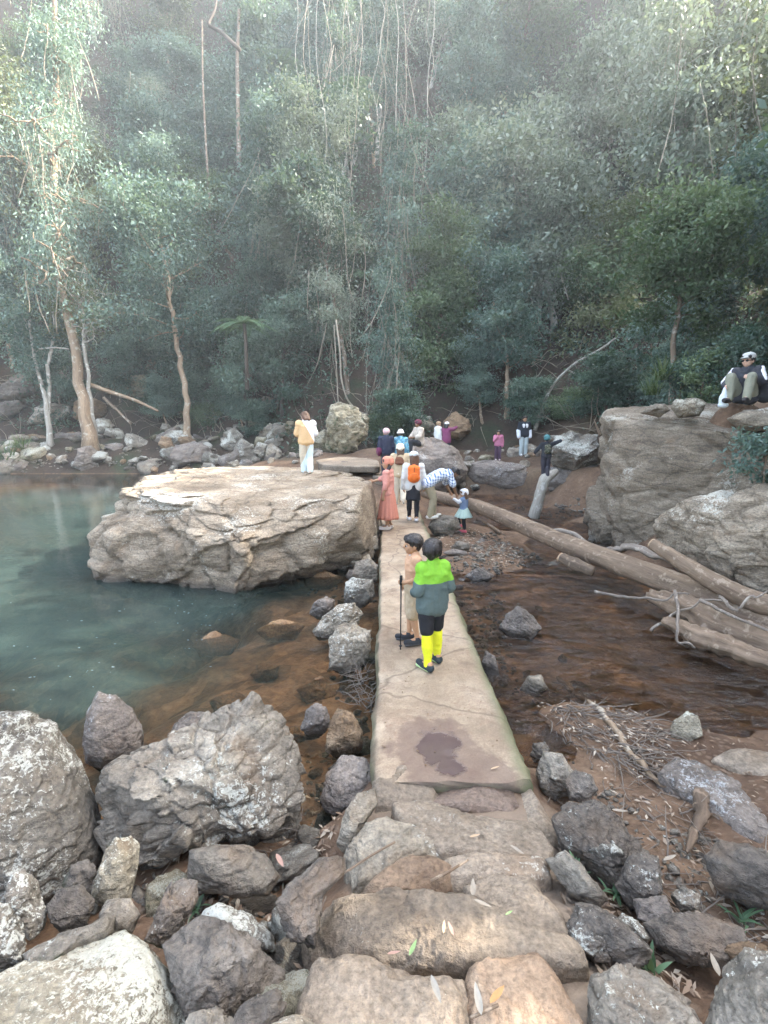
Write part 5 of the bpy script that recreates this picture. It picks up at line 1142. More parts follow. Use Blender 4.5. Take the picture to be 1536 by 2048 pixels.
# leaf litter, pebbles
G = Geo()
def litter(poly, n, size, zlift=.012, tint=.55, z=None):
    p = pick(poly, n); c = np.array([at(x, y, z) if z is not None else hit(x, y) for x, y in p]); c[:, 2] = (H(c[:, 0], c[:, 1]) if z is None else z) + zlift
    az = rs.uniform(0, 6.283, n); l = size * rs.uniform(.5, 1.3, n)[:, None]; w = l * rs.uniform(.22, .4, n)[:, None]
    a = np.stack([np.cos(az), np.sin(az), rs.normal(size=n) * .2], 1); b = np.stack([-np.sin(az), np.cos(az), rs.normal(size=n) * .3], 1); up = np.array([0, 0, 1.0])
    c = c + up * l * .06
    v = np.stack([c - a * l / 2, c - a * l * .1 + b * w / 2 + up * l * .1, c + a * l / 2, c - a * l * .1 - b * w / 2 + up * l * .1], 1).reshape(-1, 3)
    G.add(v, np.arange(4 * n).reshape(-1, 4), np.repeat(np.clip(rs.normal(tint, .28, n), 0, 1), 4))
litter([(1100, 1600), (1330, 1440), (1536, 1480), (1536, 1960), (1380, 1900), (1240, 1700)], 420, .05)
litter([(1040, 1400), (1130, 1360), (1340, 1450), (1330, 1570), (1200, 1560)], 260, .05, .04, .75)
litter([(870, 1070), (930, 1050), (1010, 1080), (1070, 1120), (1000, 1140), (900, 1110)], 700, .075, .015, .6)
litter([(560, 1700), (640, 1560), (700, 1560), (660, 1720), (600, 1740)], 160, .055)
litter([(220, 1790), (400, 1690), (600, 1720), (600, 1960), (420, 1880), (250, 1860)], 260, .055)
litter([(1120, 1700), (1250, 1820), (1400, 2000), (1200, 1960), (1120, 1800)], 260, .055)
litter([(1160, 760), (1330, 830), (1500, 830), (1536, 780), (1300, 800)], 120, .07)
tag(obj('leaf_litter', G.mesh('leaf_litter', False), leaf_mat('litter', (.09, .055, .035), (.22, .145, .095), (.46, .39, .3), .1)), kind='stuff')
G = Geo(); V0, F0 = ico(1)
def pebbles(poly, n, s0, s1, sink=.3):
    p = pick(poly, n)
    for x, y in p:
        b = hit(x, y); s = s0 * (s1 / s0) ** rs.random(); v = V0 * (1 + .25 * rs.normal(size=(len(V0), 1))) * np.array([1, rs.uniform(.6, 1.1), rs.uniform(.4, .8)]) * s
        t = rs.uniform(0, 6.283); R = np.array([[math.cos(t), -math.sin(t), 0], [math.sin(t), math.cos(t), 0], [0, 0, 1]])
        f = np.concatenate([F0, F0[:, 2:]], 1); G.add(v @ R.T + b + np.array([0, 0, s * (.5 - sink)]), f, .5)
pebbles([(870, 1060), (1000, 1065), (1090, 1120), (1000, 1150), (900, 1140)], 420, .015, .06)
pebbles([(920, 1200), (1010, 1180), (1040, 1400), (1000, 1380), (950, 1290)], 180, .02, .07)
pebbles([(1080, 1500), (1200, 1540), (1300, 1650), (1536, 1700), (1536, 1900), (1300, 1820), (1180, 1640)], 260, .008, .035)
pebbles([(560, 1540), (680, 1500), (660, 1660), (600, 1740)], 120, .015, .05)
pebbles([(220, 1780), (420, 1720), (620, 1740), (600, 2000), (420, 1880)], 220, .012, .045)
pebbles([(940, 1030), (1180, 990), (1180, 1030), (1060, 1060)], 160, .03, .09)
pebbles([(0, 950), (200, 936), (460, 930), (620, 905), (620, 890), (0, 900)], 500, .04, .14)
pebbles([(600, 1150), (752, 1060), (752, 1500), (690, 1480), (640, 1250)], 160, .02, .06)
tag(obj('pebbles', mk_mesh('pebbles', np.concatenate(G.v), np.concatenate(G.f)[:, :3], True), M['grey']), kind='stuff')
G = Geo()
for x, y in pick([(764, 1130), (850, 1100), (1040, 1540), (760, 1530)], 90):
    b = at(x, y, .004); s = .0025 * 3.5 ** rs.random(); G.add(V0 * (1 + .25 * rs.normal(size=(len(V0), 1))) * np.array([1, .8, .6]) * s + b, np.concatenate([F0, F0[:, 2:]], 1), .5)
tag(obj('causeway_grit', mk_mesh('causeway_grit', np.concatenate(G.v), np.concatenate(G.f)[:, :3], True), M['rust']), kind='stuff')
# foam and blossom flecks drifting on the pool
G = Geo()
for x, y in np.concatenate([pick([(20, 1200), (330, 1180), (540, 1190), (480, 1330), (200, 1370), (20, 1430)], 45), pick([(330, 1180), (500, 1180), (460, 1280), (340, 1290)], 22)]):
    c = at(x, y, WP + .004); s = rs.uniform(.003, .0095); a = np.linspace(0, 6.283, 7)[:-1]; r = s * rs.uniform(.5, 1.3, 6)
    v = np.stack([c[0] + np.cos(a) * r * 2.2, c[1] + np.sin(a) * r, np.full(6, c[2])], 1); G.add(v, [[0, 1, 2, 3], [0, 3, 4, 5]], .5)
tag(obj('floating_flecks', G.mesh('floating_flecks', False), flat_mat('foam_white', (.33, .37, .37), .7, .1)), kind='stuff')
# single fallen leaves on the steps
def big_leaf(label, px, py, z, L, ang, mat, ratio=.24, curl=.05):
    L = L * .82
    c = at(px, py, z + .012); s = np.linspace(0, 1, 9); w = L * ratio * .5 * np.sin(np.pi * s ** .8) ** .8; V = []
    for k in range(9):
        x = (s[k] - .5) * L; zc = curl * L * (2 * s[k] - 1) ** 2; V += [(x, -w[k], zc + w[k] * .5), (x, 0, zc), (x, w[k], zc + w[k] * .4)]
    f = [[3 * k + j, 3 * k + j + 1, 3 * k + j + 4, 3 * k + j + 3] for k in range(8) for j in (0, 1)]
    o = obj('fallen_leaf', mk_mesh('fallen_leaf', V, np.array(f)), mat, None, c); o.rotation_euler = (rs.normal() * .08, rs.normal() * .08, ang); return tag(o, label, 'leaf')
lf = {k: flat_mat('leaf_' + k, c, .6, .2, 60) for k, c in dict(pale=(.29, .245, .19), tan=(.42, .29, .18), green=(.2, .3, .12), orange=(.45, .24, .1), pink=(.33, .2, .155), grey=(.25, .23, .195)).items()}
for k, (lb, x, y, z, L, a, c) in enumerate([
    ('long pale leaf right of the orange step stone', 946, 1776, .16, .13, 1.4, 'pale'), ('pale curved leaf on the mossy edged block', 1034, 1700, .08, .1, -.7, 'pale'),
    ('cream crescent leaf on the widest step stone', 966, 1808, .22, .1, -.5, 'pale'), ('green leaf on the lip above the pitted bottom stone', 826, 1896, .24, .09, 1.1, 'green'),
    ('large orange brown leaf on the orange tinted bottom stone', 994, 1990, .29, .12, .8, 'orange'), ('grey pointed leaf in the gap between the bottom stones', 956, 1998, .3, .13, 1.6, 'grey'),
    ('grey brown leaf on the pitted bottom stone', 872, 1980, .31, .12, -1.3, 'grey'), ('pair forming tan leaf on the widest step, left one', 888, 1854, .24, .07, 1.4, 'tan'), ('pinkish leaf touching the tan one on the widest step', 902, 1858, .24, .08, 1.8, 'pink'),
    ('pink leaf at the left end of the widest step', 788, 1906, .26, .07, .3, 'pink'), ('small green leaf by the white flower fragment on the steps', 1018, 1826, .22, .05, .5, 'green'), ('pale leaf on the broad step stone', 950, 1672, .08, .08, .3, 'tan'),
    ('pinkish curved leaf between the dark rocks left of the stair', 560, 1722, .0, .13, -1.0, 'pink'), ('white pointed leaf on the mud right of the wedge rock', 1240, 1622, -.1, .12, -.2, 'pale'), ('pale leaf pair on the mud right of the rounded dark rock', 1340, 1716, .0, .11, .3, 'pale'),
    ('tan leaf on the causeway near the damp patch', 990, 1536, .0, .08, .2, 'tan'), ('pale leaf near the right bottom corner boulder', 1430, 1930, .2, .12, 1.3, 'pale')]):
    big_leaf(lb, x, y, z, L, a, lf[c])
# small green plants among the stones
sp_ = [strap_mesh(21, .16, 14, .006), strap_mesh(22, .12, 10, .012, .7)]
for k, (x, y, lb, mt) in enumerate([(560, 1770, 'small grass tuft beside the flat topped block', 'l_strap'), (330, 1694, 'tiny two leaved seedling under the fractured boulder', 'l_fern'), (1230, 1800, 'green sprig growing below the big wedge rock', 'l_fern'),
    (1150, 1760, 'blue green plant in the crack right of the mossy block', 'l_teal'), (1480, 1850, 'bright green seedling on the mud at the right edge', 'l_bright'), (1300, 1960, 'fern like sprig near the bottom right rocks', 'l_fern'), (390, 1830, 'little green sprig between the layered stone and the block', 'l_fern')]):
    p = hit(x, y); o = obj('seedling', sp_[k % 2], M[mt], None, p + np.array([0, 0, .03])); o.rotation_euler = (0, 0, k); tag(o, lb, 'plant')
# ------------------------------------------------------------------ people
bpy.context.view_layer.update()
_dg = bpy.context.evaluated_depsgraph_get()
def cast(o, d):
    ok, loc, n, i, ob, m = SC.ray_cast(bpy.context.view_layer.depsgraph, Vector(o), Vector(d))
    return (np.array(loc), ob.name) if ok else (None, None)
def foot(px, py):
    p, nm = cast(CAM, ray(px, py)); return p
def stand(px, py, y):
    """ground height below the point at picture column px and distance y"""
    p = aty(px, py, y); g, nm = cast((p[0], p[1], p[2] + .6), (0, 0, -1))
    return np.array([p[0], p[1], g[2] if g is not None else H(p[0], p[1])[0]])
_V1, _F1 = ico(3)
def cap_mesh(p0, p1, r0, r1):
    p0, p1 = np.asarray(p0, float), np.asarray(p1, float); d = p1 - p0; L = np.linalg.norm(d)
    if L < 1e-6: return p0 + _V1 * r0, _F1
    d = d / L; h = _V1 @ d; t = np.where(h > 0, 1.0, 0.0)
    return np.where(t[:, None] > 0, p1 + _V1 * r1, p0 + _V1 * r0), _F1
def blob(name, prims, vox, smooth=4, wr=0.0, wf=14.0, ws=(1, 1, .6)):
    vs_, fs_, n = [], [], 0
    for p in prims:
        if p[0] == 'c': v, f = cap_mesh(*p[1:])
        elif p[0] == 'e':
            v = _V1 * np.asarray(p[2]); f = _F1
            if len(p) > 3: v = v @ np.asarray(p[3]).T
            v = v + np.asarray(p[1])
        vs_.append(v); fs_.append(f + n); n += len(v)
    me = mk_mesh(name, np.concatenate(vs_), np.concatenate(fs_))
    o = bpy.data.objects.new('tmp', me); COL.objects.link(o)
    m = o.modifiers.new('r', 'REMESH'); m.mode = 'VOXEL'; m.voxel_size = vox; m.use_smooth_shade = True
    s = o.modifiers.new('s', 'SMOOTH'); s.factor = .5; s.iterations = smooth
    dg = bpy.context.evaluated_depsgraph_get(); out = bpy.data.meshes.new_from_object(o.evaluated_get(dg)); out.name = name
    bpy.data.objects.remove(o); bpy.data.meshes.remove(me)
    if wr:      # creases of cloth, or strands of hair
        n = len(out.vertices); co = np.empty(n * 3, np.float32); no = np.empty(n * 3, np.float32); out.vertices.foreach_get('co', co); out.vertex_normals.foreach_get('vector', no)
        co, no = co.reshape(-1, 3).astype(float), no.reshape(-1, 3); q = co * np.array(ws) * wf
        q = q + .8 * np.stack([fbm(q * .5 + 7 * k, 2, k) for k in range(3)], 1)
        d = fbm(q, 3, 3, .55, True) * wr; out.vertices.foreach_set('co', (co + no * d[:, None]).astype(np.float32).ravel()); out.update()
    out.polygons.foreach_set('use_smooth', np.ones(len(out.polygons), dtype=bool)); return out
_cm = {}
def cloth(c, rough=.8):
    k = (c, rough)
    if k not in _cm: _cm[k] = flat_mat('cloth', c, rough, .12, 45, .2, .3)
    return _cm[k]
def split_mat(name, expr, rough=.8):
    """two colours divided along a plane: expr = (axis weights, threshold, colour above, colour below)"""
    m, nt = new_mat(name); t = NT(nt); tc = t.n('ShaderNodeTexCoord'); sp = t.n('ShaderNodeSeparateXYZ'); t.l(tc.outputs['Object'], sp.inputs[0])
    (wx, wy, wz), th, ca, cb = expr
    s = t.math('ADD', t.math('ADD', t.math('MULTIPLY', sp.outputs[0], wx), t.math('MULTIPLY', sp.outputs[1], wy)), t.math('MULTIPLY', sp.outputs[2], wz))
    n = t.noise(tc.outputs['Object'], 40, 3)
    c = t.mix(t.math('GREATER_THAN', s, th), cb, ca); c = t.mix(.2, c, t.ramp(n, [(.3, .35), (.7, .65)]), 'OVERLAY')
    t.out(t.principled(c, rough, t.bump(t.noise(tc.outputs['Object'], 11, 4), .4, .02), .25).outputs[0]); return m
def check_mat():
    m, nt = new_mat('checked_cloth'); t = NT(nt); tc = t.n('ShaderNodeTexCoord'); sp = t.n('ShaderNodeSeparateXYZ'); t.l(tc.outputs['Object'], sp.inputs[0])
    def band(sock, f): return t.math('GREATER_THAN', t.math('SINE', t.math('MULTIPLY', sock, f)), .1)
    a = band(t.math('ADD', sp.outputs[1], t.math('MULTIPLY', sp.outputs[2], .0)), 95.0); b = band(t.math('ADD', sp.outputs[0], sp.outputs[2]), 95.0)
    c = t.mix(t.math('MULTIPLY', t.math('ADD', a, b), .5), (.72, .76, .8), (.1, .16, .3)); t.out(t.principled(c, .8, None, .2).outputs[0]); return m
def blotch_mat(name, a, b, c, sc=14):
    m, nt = new_mat(name); t = NT(nt); tc = t.n('ShaderNodeTexCoord'); n = t.noise(tc.outputs['Object'], sc, 3, .6, .6)
    t.out(t.principled(t.ramp(n, [(.38, a), (.5, b), (.6, c)], 'CONSTANT'), .75, None, .25).outputs[0]); return m
SKIN = {'tan': (.42, .24, .14), 'fair': (.56, .36, .26), 'deep': (.26, .145, .085)}
HAIR = flat_mat('dark_hair', (.018, .014, .013), .42, .5, 90, .5, .5); BROWN = flat_mat('brown_hair', (.11, .06, .035), .5, .4, 90, .4, .5); BLOND = flat_mat('fair_hair', (.33, .22, .12), .5, .4, 90, .4, .5)
EYE = flat_mat('eye_white', (.38, .35, .33), .3, .02); IRIS = flat_mat('eye_dark', (.02, .014, .01), .2, .05)
DEF = dict(pel=(0, 0, .53), wai=(0, -.005, .62), che=(0, 0, .735), nek=(0, -.008, .835), hed=(0, .012, .925),
           hipL=(-.052, 0, .51), hipR=(.052, 0, .51), kneL=(-.056, .012, .285), kneR=(.056, .012, .285), ankL=(-.058, -.012, .05), ankR=(.058, -.012, .05), toeL=(-.07, .095, .022), toeR=(.07, .095, .022),
           shoL=(-.108, -.004, .80), shoR=(.108, -.004, .80), elbL=(-.14, -.015, .635), elbR=(.14, -.015, .635), wriL=(-.14, .03, .485), wriR=(.14, .03, .485), hanL=(-.136, .045, .43), hanR=(.136, .045, .43))
class Person:
    def __init__(s, label, loc, heading, Ht, pose=None, skin='tan', head=1.0, yaw=0, vox=.012, lat=1.0, tilt=0, eyes=True):
        J = {k: np.array(v, float) for k, v in DEF.items()}; J.update({k: np.array(v, float) for k, v in (pose or {}).items()})
        for k in J:
            if lat != 1.0: J[k][0] *= lat
        s.H = Ht; s.J = {k: v * Ht for k, v in J.items()}; s.vox = vox; s.hs = head; s.yaw = R_(yaw)
        s.root = empty('person', loc, R_(heading)); tag(s.root, label, 'person'); s.M = np.array([[math.cos(s.yaw), -math.sin(s.yaw), 0], [math.sin(s.yaw), math.cos(s.yaw), 0], [0, 0, 1.0]])
        ct, st = math.cos(R_(tilt)), math.sin(R_(tilt)); s.M = s.M @ np.array([[1, 0, 0], [0, ct, -st], [0, st, ct]])
        s.latv = s.J['shoR'] - s.J['shoL']; s.latv = s.latv / np.linalg.norm(s.latv); s.lath = s.J['hipR'] - s.J['hipL']; s.lath /= np.linalg.norm(s.lath)
        s.body(skin, eyes)
    def hp(s, x, y, z):     # a point of the head, in head heights
        return s.J['hed'] + s.M @ (np.array([x, y, z]) * s.H * s.hs)
    def torso(s, g=0.0, low=True, z0=1.0):
        H_, J = s.H, s.J; q = []
        for sg in (-1, 1):
            c = J['che'] + s.latv * .05 * H_ * sg; w = J['wai'] + s.latv * .04 * H_ * sg; p = J['pel'] + s.lath * .045 * H_ * sg
            q += [('c', c, w, .058 * H_ + g, .053 * H_ + g), ('c', w, p, .053 * H_ + g, .062 * H_ + g)]
        q += [('c', J['che'], J['wai'], .062 * H_ + g, .056 * H_ + g), ('c', J['wai'], J['pel'], .056 * H_ + g, .066 * H_ + g)]
        q += [('c', J['shoL'], J['shoR'], .034 * H_ + g * .7, .034 * H_ + g * .7), ('c', (J['shoL'] + J['shoR']) / 2 * .5 + J['nek'] * .5, J['nek'], .045 * H_ + g, .03 * H_ + g), ('c', J['shoL'], J['che'] - s.latv * .03 * H_, .036 * H_ + g, .05 * H_ + g), ('c', J['shoR'], J['che'] + s.latv * .03 * H_, .036 * H_ + g, .05 * H_ + g)]
        return q
    def arm(s, sd, frac=1.0, g=0.0):
        J, H_ = s.J, s.H; a, b, c = J['sho' + sd], J['elb' + sd], J['wri' + sd]; q = []
        e = min(1, frac * 2); q.append(('c', a, a + (b - a) * e, .033 * H_ + g * .75, .027 * H_ + g))
        if frac > .5: e = min(1, frac * 2 - 1); q.append(('c', b, b + (c - b) * e, .026 * H_ + g, (.026 - .009 * e) * H_ + g))
        return q
    def leg(s, sd, frac=1.0, g=0.0, g2=None):
        J, H_ = s.J, s.H; a, b, c = J['hip' + sd], J['kne' + sd], J['ank' + sd]; q = []; g2 = g if g2 is None else g2
        e = min(1, frac * 2); q.append(('c', a, a + (b - a) * e, .052 * H_ + g, (.052 - .018 * e) * H_ + g + (g2 - g) * e * .5))
        if frac > .5:
            e = min(1, frac * 2 - 1); m = b + (c - b) * .3
            q.append(('c', b, b + (c - b) * min(e, .3), .033 * H_ + g, .034 * H_ + g))
            if e > .3: q.append(('c', m, b + (c - b) * e, .034 * H_ + g, (.034 - .014 * (e - .3) / .7) * H_ + g2))
        return q
    def hand(s, sd, curl=.4):
        J, H_ = s.J, s.H; w, h = J['wri' + sd], J['han' + sd]; d = h - w; L = np.linalg.norm(d); d = d / L
        sgn = 1 if sd == 'R' else -1
        wd = np.cross(d, np.array([sgn, 0, 0])); 
        if np.linalg.norm(wd) < .2: wd = np.cross(d, np.array([0, 0, 1.0]))
        wd /= np.linalg.norm(wd); nn = np.cross(d, wd) * 1.0; nn = nn if (nn @ (s.J['pel'] - h)) > 0 else -nn
        k = w + d * .045 * H_; q = [('c', w, k, .016 * H_, .012 * H_)]
        for i, (o, l) in enumerate(zip((-.018, -.006, .006, .017), (.036, .042, .04, .032))):
            b0 = k + wd * o * H_; b1 = b0 + (d * (1 - curl * .4) + nn * curl) * l * .55 * H_; b2 = b1 + (d * (1 - curl * 1.3) + nn * curl * 1.4) * l * .5 * H_
            q += [('c', w + wd * o * .6 * H_ + d * .01 * H_, b0, .009 * H_, .0075 * H_), ('c', b0, b1, .0068 * H_, .006 * H_), ('c', b1, b2, .006 * H_, .005 * H_)]
        th = w + d * .016 * H_ - wd * .016 * H_; t1 = th + (d * .7 - wd * .6 + nn * .4) * .022 * H_; q += [('c', w, th, .011 * H_, .009 * H_), ('c', th, t1, .0085 * H_, .007 * H_), ('c', t1, t1 + (d + nn * .5) * .016 * H_, .007 * H_, .0055 * H_)]
        return q
    def body(s, skin, eyes):
        J, H_, k = s.J, s.H, s.H * s.hs; q = s.torso()
        for sd in 'LR':
            q += s.arm(sd) + s.leg(sd) + s.hand(sd, getattr(s, 'curl', .45))
            q += [('c', J['ank' + sd] - (J['toe' + sd] - J['ank' + sd]) * .18, J['toe' + sd], .024 * H_, .018 * H_)]
        q += [('c', J['nek'], s.hp(0, -.012, -.03), .027 * H_, .027 * H_), ('e', s.hp(0, -.006, .012), np.array([.053, .064, .06]) * k, s.M), ('e', s.hp(0, .012, -.018), np.array([.043, .047, .052]) * k, s.M),
              ('c', s.hp(0, .028, -.052), s.hp(0, .036, -.05), .02 * k, .016 * k), ('c', s.hp(0, .054, .006), s.hp(0, .066, -.014), .0075 * k, .0105 * k),
              ('c', s.hp(-.012, .053, -.034), s.hp(.012, .053, -.034), .0075 * k, .0075 * k), ('c', s.hp(-.028, .046, .016), s.hp(.028, .046, .016), .012 * k, .012 * k)]
        for sg in (-1, 1): q += [('e', s.hp(.053 * sg, -.006, -.008), np.array([.007, .013, .02]) * k, s.M), ('e', s.hp(.027 * sg, .034, -.016), np.array([.016, .016, .016]) * k)]
        obj('body', blob('body', q, s.vox, 3), cloth(SKIN[skin], .55), s.root)
        if eyes:
            for sg in (-1, 1):
                v, f = ico(2); e = obj('eye', mk_mesh('eye', v * .0075 * k + s.hp(.021 * sg, .0505, -.003), f), EYE, s.root)
                obj('iris', mk_mesh('iris', v * .0062 * k + s.hp(.021 * sg, .0565, -.003), f), IRIS, e)
    def wear(s, name, prims, mat, vox=None, smooth=4, parent=None):
        wr, wf, ws = (.009, 55, (1, 1, .14)) if name == 'hair' else (0, 1, (1, 1, 1)) if name in ('shoe', 'sole', 'eye', 'sunglasses', 'collar') else (.013, 9, (1, 1, .8)) if s.vox < .0095 else (.011, 10, (1, 1, .8)) if s.vox < .0135 else (.012, 9, (1, 1, .8))
        return obj(name, blob(name, prims, vox or s.vox, smooth, wr, wf, ws), mat if not isinstance(mat, tuple) else cloth(mat), parent or s.root)
    def top(s, col, sl=1.0, g=.012, name='top', collar=False, hem=0.0, gs=None):
        q = s.torso(g * s.H); gs = g if gs is None else gs
        if sl > 0:
            for sd in 'LR': q += s.arm(sd, sl, gs * s.H)
        if collar: q += [('c', s.J['nek'] - np.array([0, 0, .01]) * s.H, s.J['nek'] * .75 + s.J['hed'] * .25, .042 * s.H, .04 * s.H)]
        if hem:
            for sg in (-1, 1): q += [('c', s.J['pel'] + s.lath * .045 * s.H * sg, s.J['pel'] + s.lath * .045 * s.H * sg + np.array([0, 0, -hem]) * s.H, .068 * s.H + g * s.H, .068 * s.H + g * s.H)]
        return s.wear(name, q, col)
    def trousers(s, col, fr=1.0, g=.01, g2=None, name='trousers'):
        q = [('c', s.J['pel'] - s.lath * .042 * s.H, s.J['pel'] + s.lath * .042 * s.H, (.066 + g) * s.H, (.066 + g) * s.H)]
        for sd in 'LR': q += s.leg(sd, fr, g * s.H, None if g2 is None else g2 * s.H)
        return s.wear(name, q, col)
    def shoes(s, col, sole=None, r=.03):
        for sd in 'LR':
            a, t = s.J['ank' + sd], s.J['toe' + sd]; d = t - a; d[2] = d[2] * .3; h = a - d * .22
            lo = np.array([0, 0, -.022]) * s.H
            o = s.wear('shoe', [('c', h + lo, a + d * .5 + lo, r * s.H, r * .95 * s.H), ('c', a + d * .5 + lo, t + np.array([0, 0, .006]) * s.H, r * .95 * s.H, r * .8 * s.H), ('c', a, a + lo * .5, r * s.H * .95, r * s.H)], col, max(s.vox * .8, .006))
            if sole: s.wear('sole', [('c', h + lo * 1.55, t + np.array([0, 0, -.014]) * s.H, r * 1.0 * s.H * .62, r * .8 * s.H * .62), ('c', h + lo * 1.55 + s.lath * .012 * s.H, t + s.lath * .012 * s.H + np.array([0, 0, -.014]) * s.H, r * .55 * s.H, r * .5 * s.H), ('c', h + lo * 1.55 - s.lath * .012 * s.H, t - s.lath * .012 * s.H + np.array([0, 0, -.014]) * s.H, r * .55 * s.H, r * .5 * s.H)], sole, max(s.vox * .8, .006), parent=o)
    def hair(s, mat, style='short', name='hair'):
        k = s.H * s.hs; q = [('e', s.hp(0, -.016, .022), np.array([.06, .064, .062]) * k, s.M), ('e', s.hp(0, .0, .04), np.array([.054, .06, .045]) * k, s.M), ('c', s.hp(-.03, .036, .042), s.hp(.03, .036, .042), .024 * k, .024 * k)]
        for sg in (-1, 1): q += [('c', s.hp(.046 * sg, -.022, .02), s.hp(.047 * sg, -.02, -.012), .018 * k, .012 * k), ('c', s.hp(.047 * sg, .012, .03), s.hp(.05 * sg, .014, .008), .014 * k, .007 * k)]
        q += [('c', s.hp(0, -.04, 0), s.hp(0, -.036, -.03), .034 * k, .022 * k)]
        if style in ('long', 'bob'):
            e = -.16 if style == 'long' else -.07
            for x in (-.04, -.015, .015, .04): q += [('c', s.hp(x, -.045, .0), s.hp(x * .9, -.062, e), .03 * k, .022 * k)]
        if style == 'braid': q += [('c', s.hp(-.03, -.03, -.05), s.hp(-.06, .03, -.16), .024 * k, .02 * k), ('c', s.hp(-.06, .03, -.16), s.hp(-.055, .055, -.27), .02 * k, .012 * k)]
        return s.wear(name, q, mat)
    def hat(s, col, style='bucket', name='hat'):
        k = s.H * s.hs; q = [('e', s.hp(0, -.008, .045), np.array([.064, .074, .05]) * k, s.M)]
        if style == 'bucket': q += [('e', s.hp(0, -.006, .024), np.array([.098, .108, .012]) * k, s.M), ('e', s.hp(0, -.006, .05), np.array([.062, .07, .056]) * k, s.M)]
        if style == 'cloche': q += [('e', s.hp(0, -.012, .01), np.array([.074, .08, .045]) * k, s.M)]
        if style == 'cap': q += [('e', s.hp(0, .075, .026), np.array([.046, .05, .008]) * k, s.M)]
        if style == 'beanie': q += [('e', s.hp(0, -.014, .02), np.array([.066, .074, .055]) * k, s.M)]
        return s.wear(name, q, col)
    def skirt(s, col, top=.6, hem=.2, r0=.062, r1=.13, pleats=14, amp=.06, name='skirt', sq=1.0):
        H_ = s.H; n = 56; a = np.linspace(0, 2 * np.pi, n, endpoint=False); V = []; rows = 14
        ctr = s.J['pel'][:2]
        for i in range(rows):
            t = i / (rows - 1); z = (top + (hem - top) * t) * H_; r = (r0 + (r1 - r0) * t ** .85) * H_ * (1 + amp * t * np.sin(a * pleats + 1.3 * np.sin(a * 3)))
            V.append(np.stack([ctr[0] + r * np.cos(a) * 1.08, ctr[1] + r * np.sin(a) * sq, np.full(n, z) + (.006 * np.sin(a * 5) * H_ if i == rows - 1 else 0)], 1))
        V = np.concatenate(V); f = [[i * n + j, i * n + (j + 1) % n, (i + 1) * n + (j + 1) % n, (i + 1) * n + j] for i in range(rows - 1) for j in range(n)]
        me = mk_mesh(name, V, np.array(f)); o = obj(name, me, col if not isinstance(col, tuple) else cloth(col), s.root)
        sm_ = o.modifiers.new('thick', 'SOLIDIFY'); sm_.thickness = .012; return o
def hgt(px, py, loc):
    """height of a figure standing at loc whose head top shows at (px,py)"""
    return aty(px, py, loc[1])[2] - loc[2]

# -- the two boys on the causeway
loc = at(862, 1331, .0); loc[2] = .004
b = Person('boy in a lime and grey jacket with bright yellow socks, back to the camera', loc, 22, 1.24, dict(
    shoL=(-.082, -.004, .785), shoR=(.082, -.004, .785), elbL=(-.14, -.035, .63), elbR=(.143, -.03, .63), wriL=(-.10, .10, .575), wriR=(.10, .10, .575), hanL=(-.05, .135, .575), hanR=(.05, .135, .585),
    ankL=(-.062, -.07, .05), toeL=(-.085, .04, .022), kneL=(-.058, -.03, .285), ankR=(.07, .035, .05), toeR=(.06, .15, .022), kneR=(.062, .03, .285), nek=(0, -.008, .822), hed=(0, .008, .915)), 'tan', 1.18, -38, .007, eyes=True)
b.wear('jacket', b.torso(.022 * b.H) + b.arm('L', 1.0, .016 * b.H) + b.arm('R', 1.0, .016 * b.H) + [('c', b.J['pel'] + b.lath * x * b.H, b.J['pel'] + b.lath * x * b.H - np.array([0, 0, .045]) * b.H, .083 * b.H, .08 * b.H) for x in (-.045, 0, .045)], split_mat('jacket_two_tone', ((0, -.25, 1), .71 * b.H, (.18, .4, .035), (.085, .115, .108))), .009)
b.wear('collar', [('e', b.J['nek'] + np.array([0, .004, .012]) * b.H, np.array([.05, .05, .024]) * b.H), ('e', b.J['nek'] + np.array([0, .004, .028]) * b.H, np.array([.046, .046, .016]) * b.H)], (.19, .42, .035), .007)
b.trousers((.018, .018, .02), .44, .013, name='shorts')
for sd in 'LR':
    a, c = b.J['kne' + sd], b.J['ank' + sd]; k0 = a + (c - a) * .12; b.wear('sock', [('c', k0, a + (c - a) * .45, .037 * b.H, .037 * b.H), ('c', a + (c - a) * .45, c, .037 * b.H, .026 * b.H), ('c', k0, k0 + (c - a) * .05, .039 * b.H, .039 * b.H)], (.62, .62, .025), .006)
b.shoes((.03, .04, .045), (.45, .62, .3), .033); b.hair(HAIR)
loc = at(826, 1284, .0); loc[2] = .004
c = Person('boy in a tan shirt and beige shorts, in profile facing left with a pole', loc, 96, 1.17, dict(
    shoL=(-.09, -.004, .79), shoR=(.09, -.004, .79), elbL=(-.115, -.05, .645), wriL=(-.115, .085, .605), hanL=(-.105, .125, .605), elbR=(.13, -.01, .64), wriR=(.10, .06, .52), hanR=(.08, .1, .49), ankL=(-.06, -.03, .05), toeL=(-.075, .075, .022), ankR=(.06, .03, .05), toeR=(.075, .135, .022), nek=(0, -.008, .822), hed=(0, .012, .915)), 'tan', 1.2, 4, .007)
c.top((.52, .31, .19), .42, .014, 'shirt', hem=.0, gs=.012); c.wear('collar', [('e', c.J['nek'] + np.array([0, .004, .0]) * c.H, np.array([.05, .05, .014]) * c.H)], (.55, .5, .46), .007); c.trousers((.42, .33, .22), .52, .018, .03, name='shorts'); c.shoes((.03, .032, .036), (.08, .08, .085), .032)
c.wear('sock', c.leg('L', 1.0, .004 * c.H)[-1:], (.5, .45, .42), .006) if False else None
c.hair(HAIR)
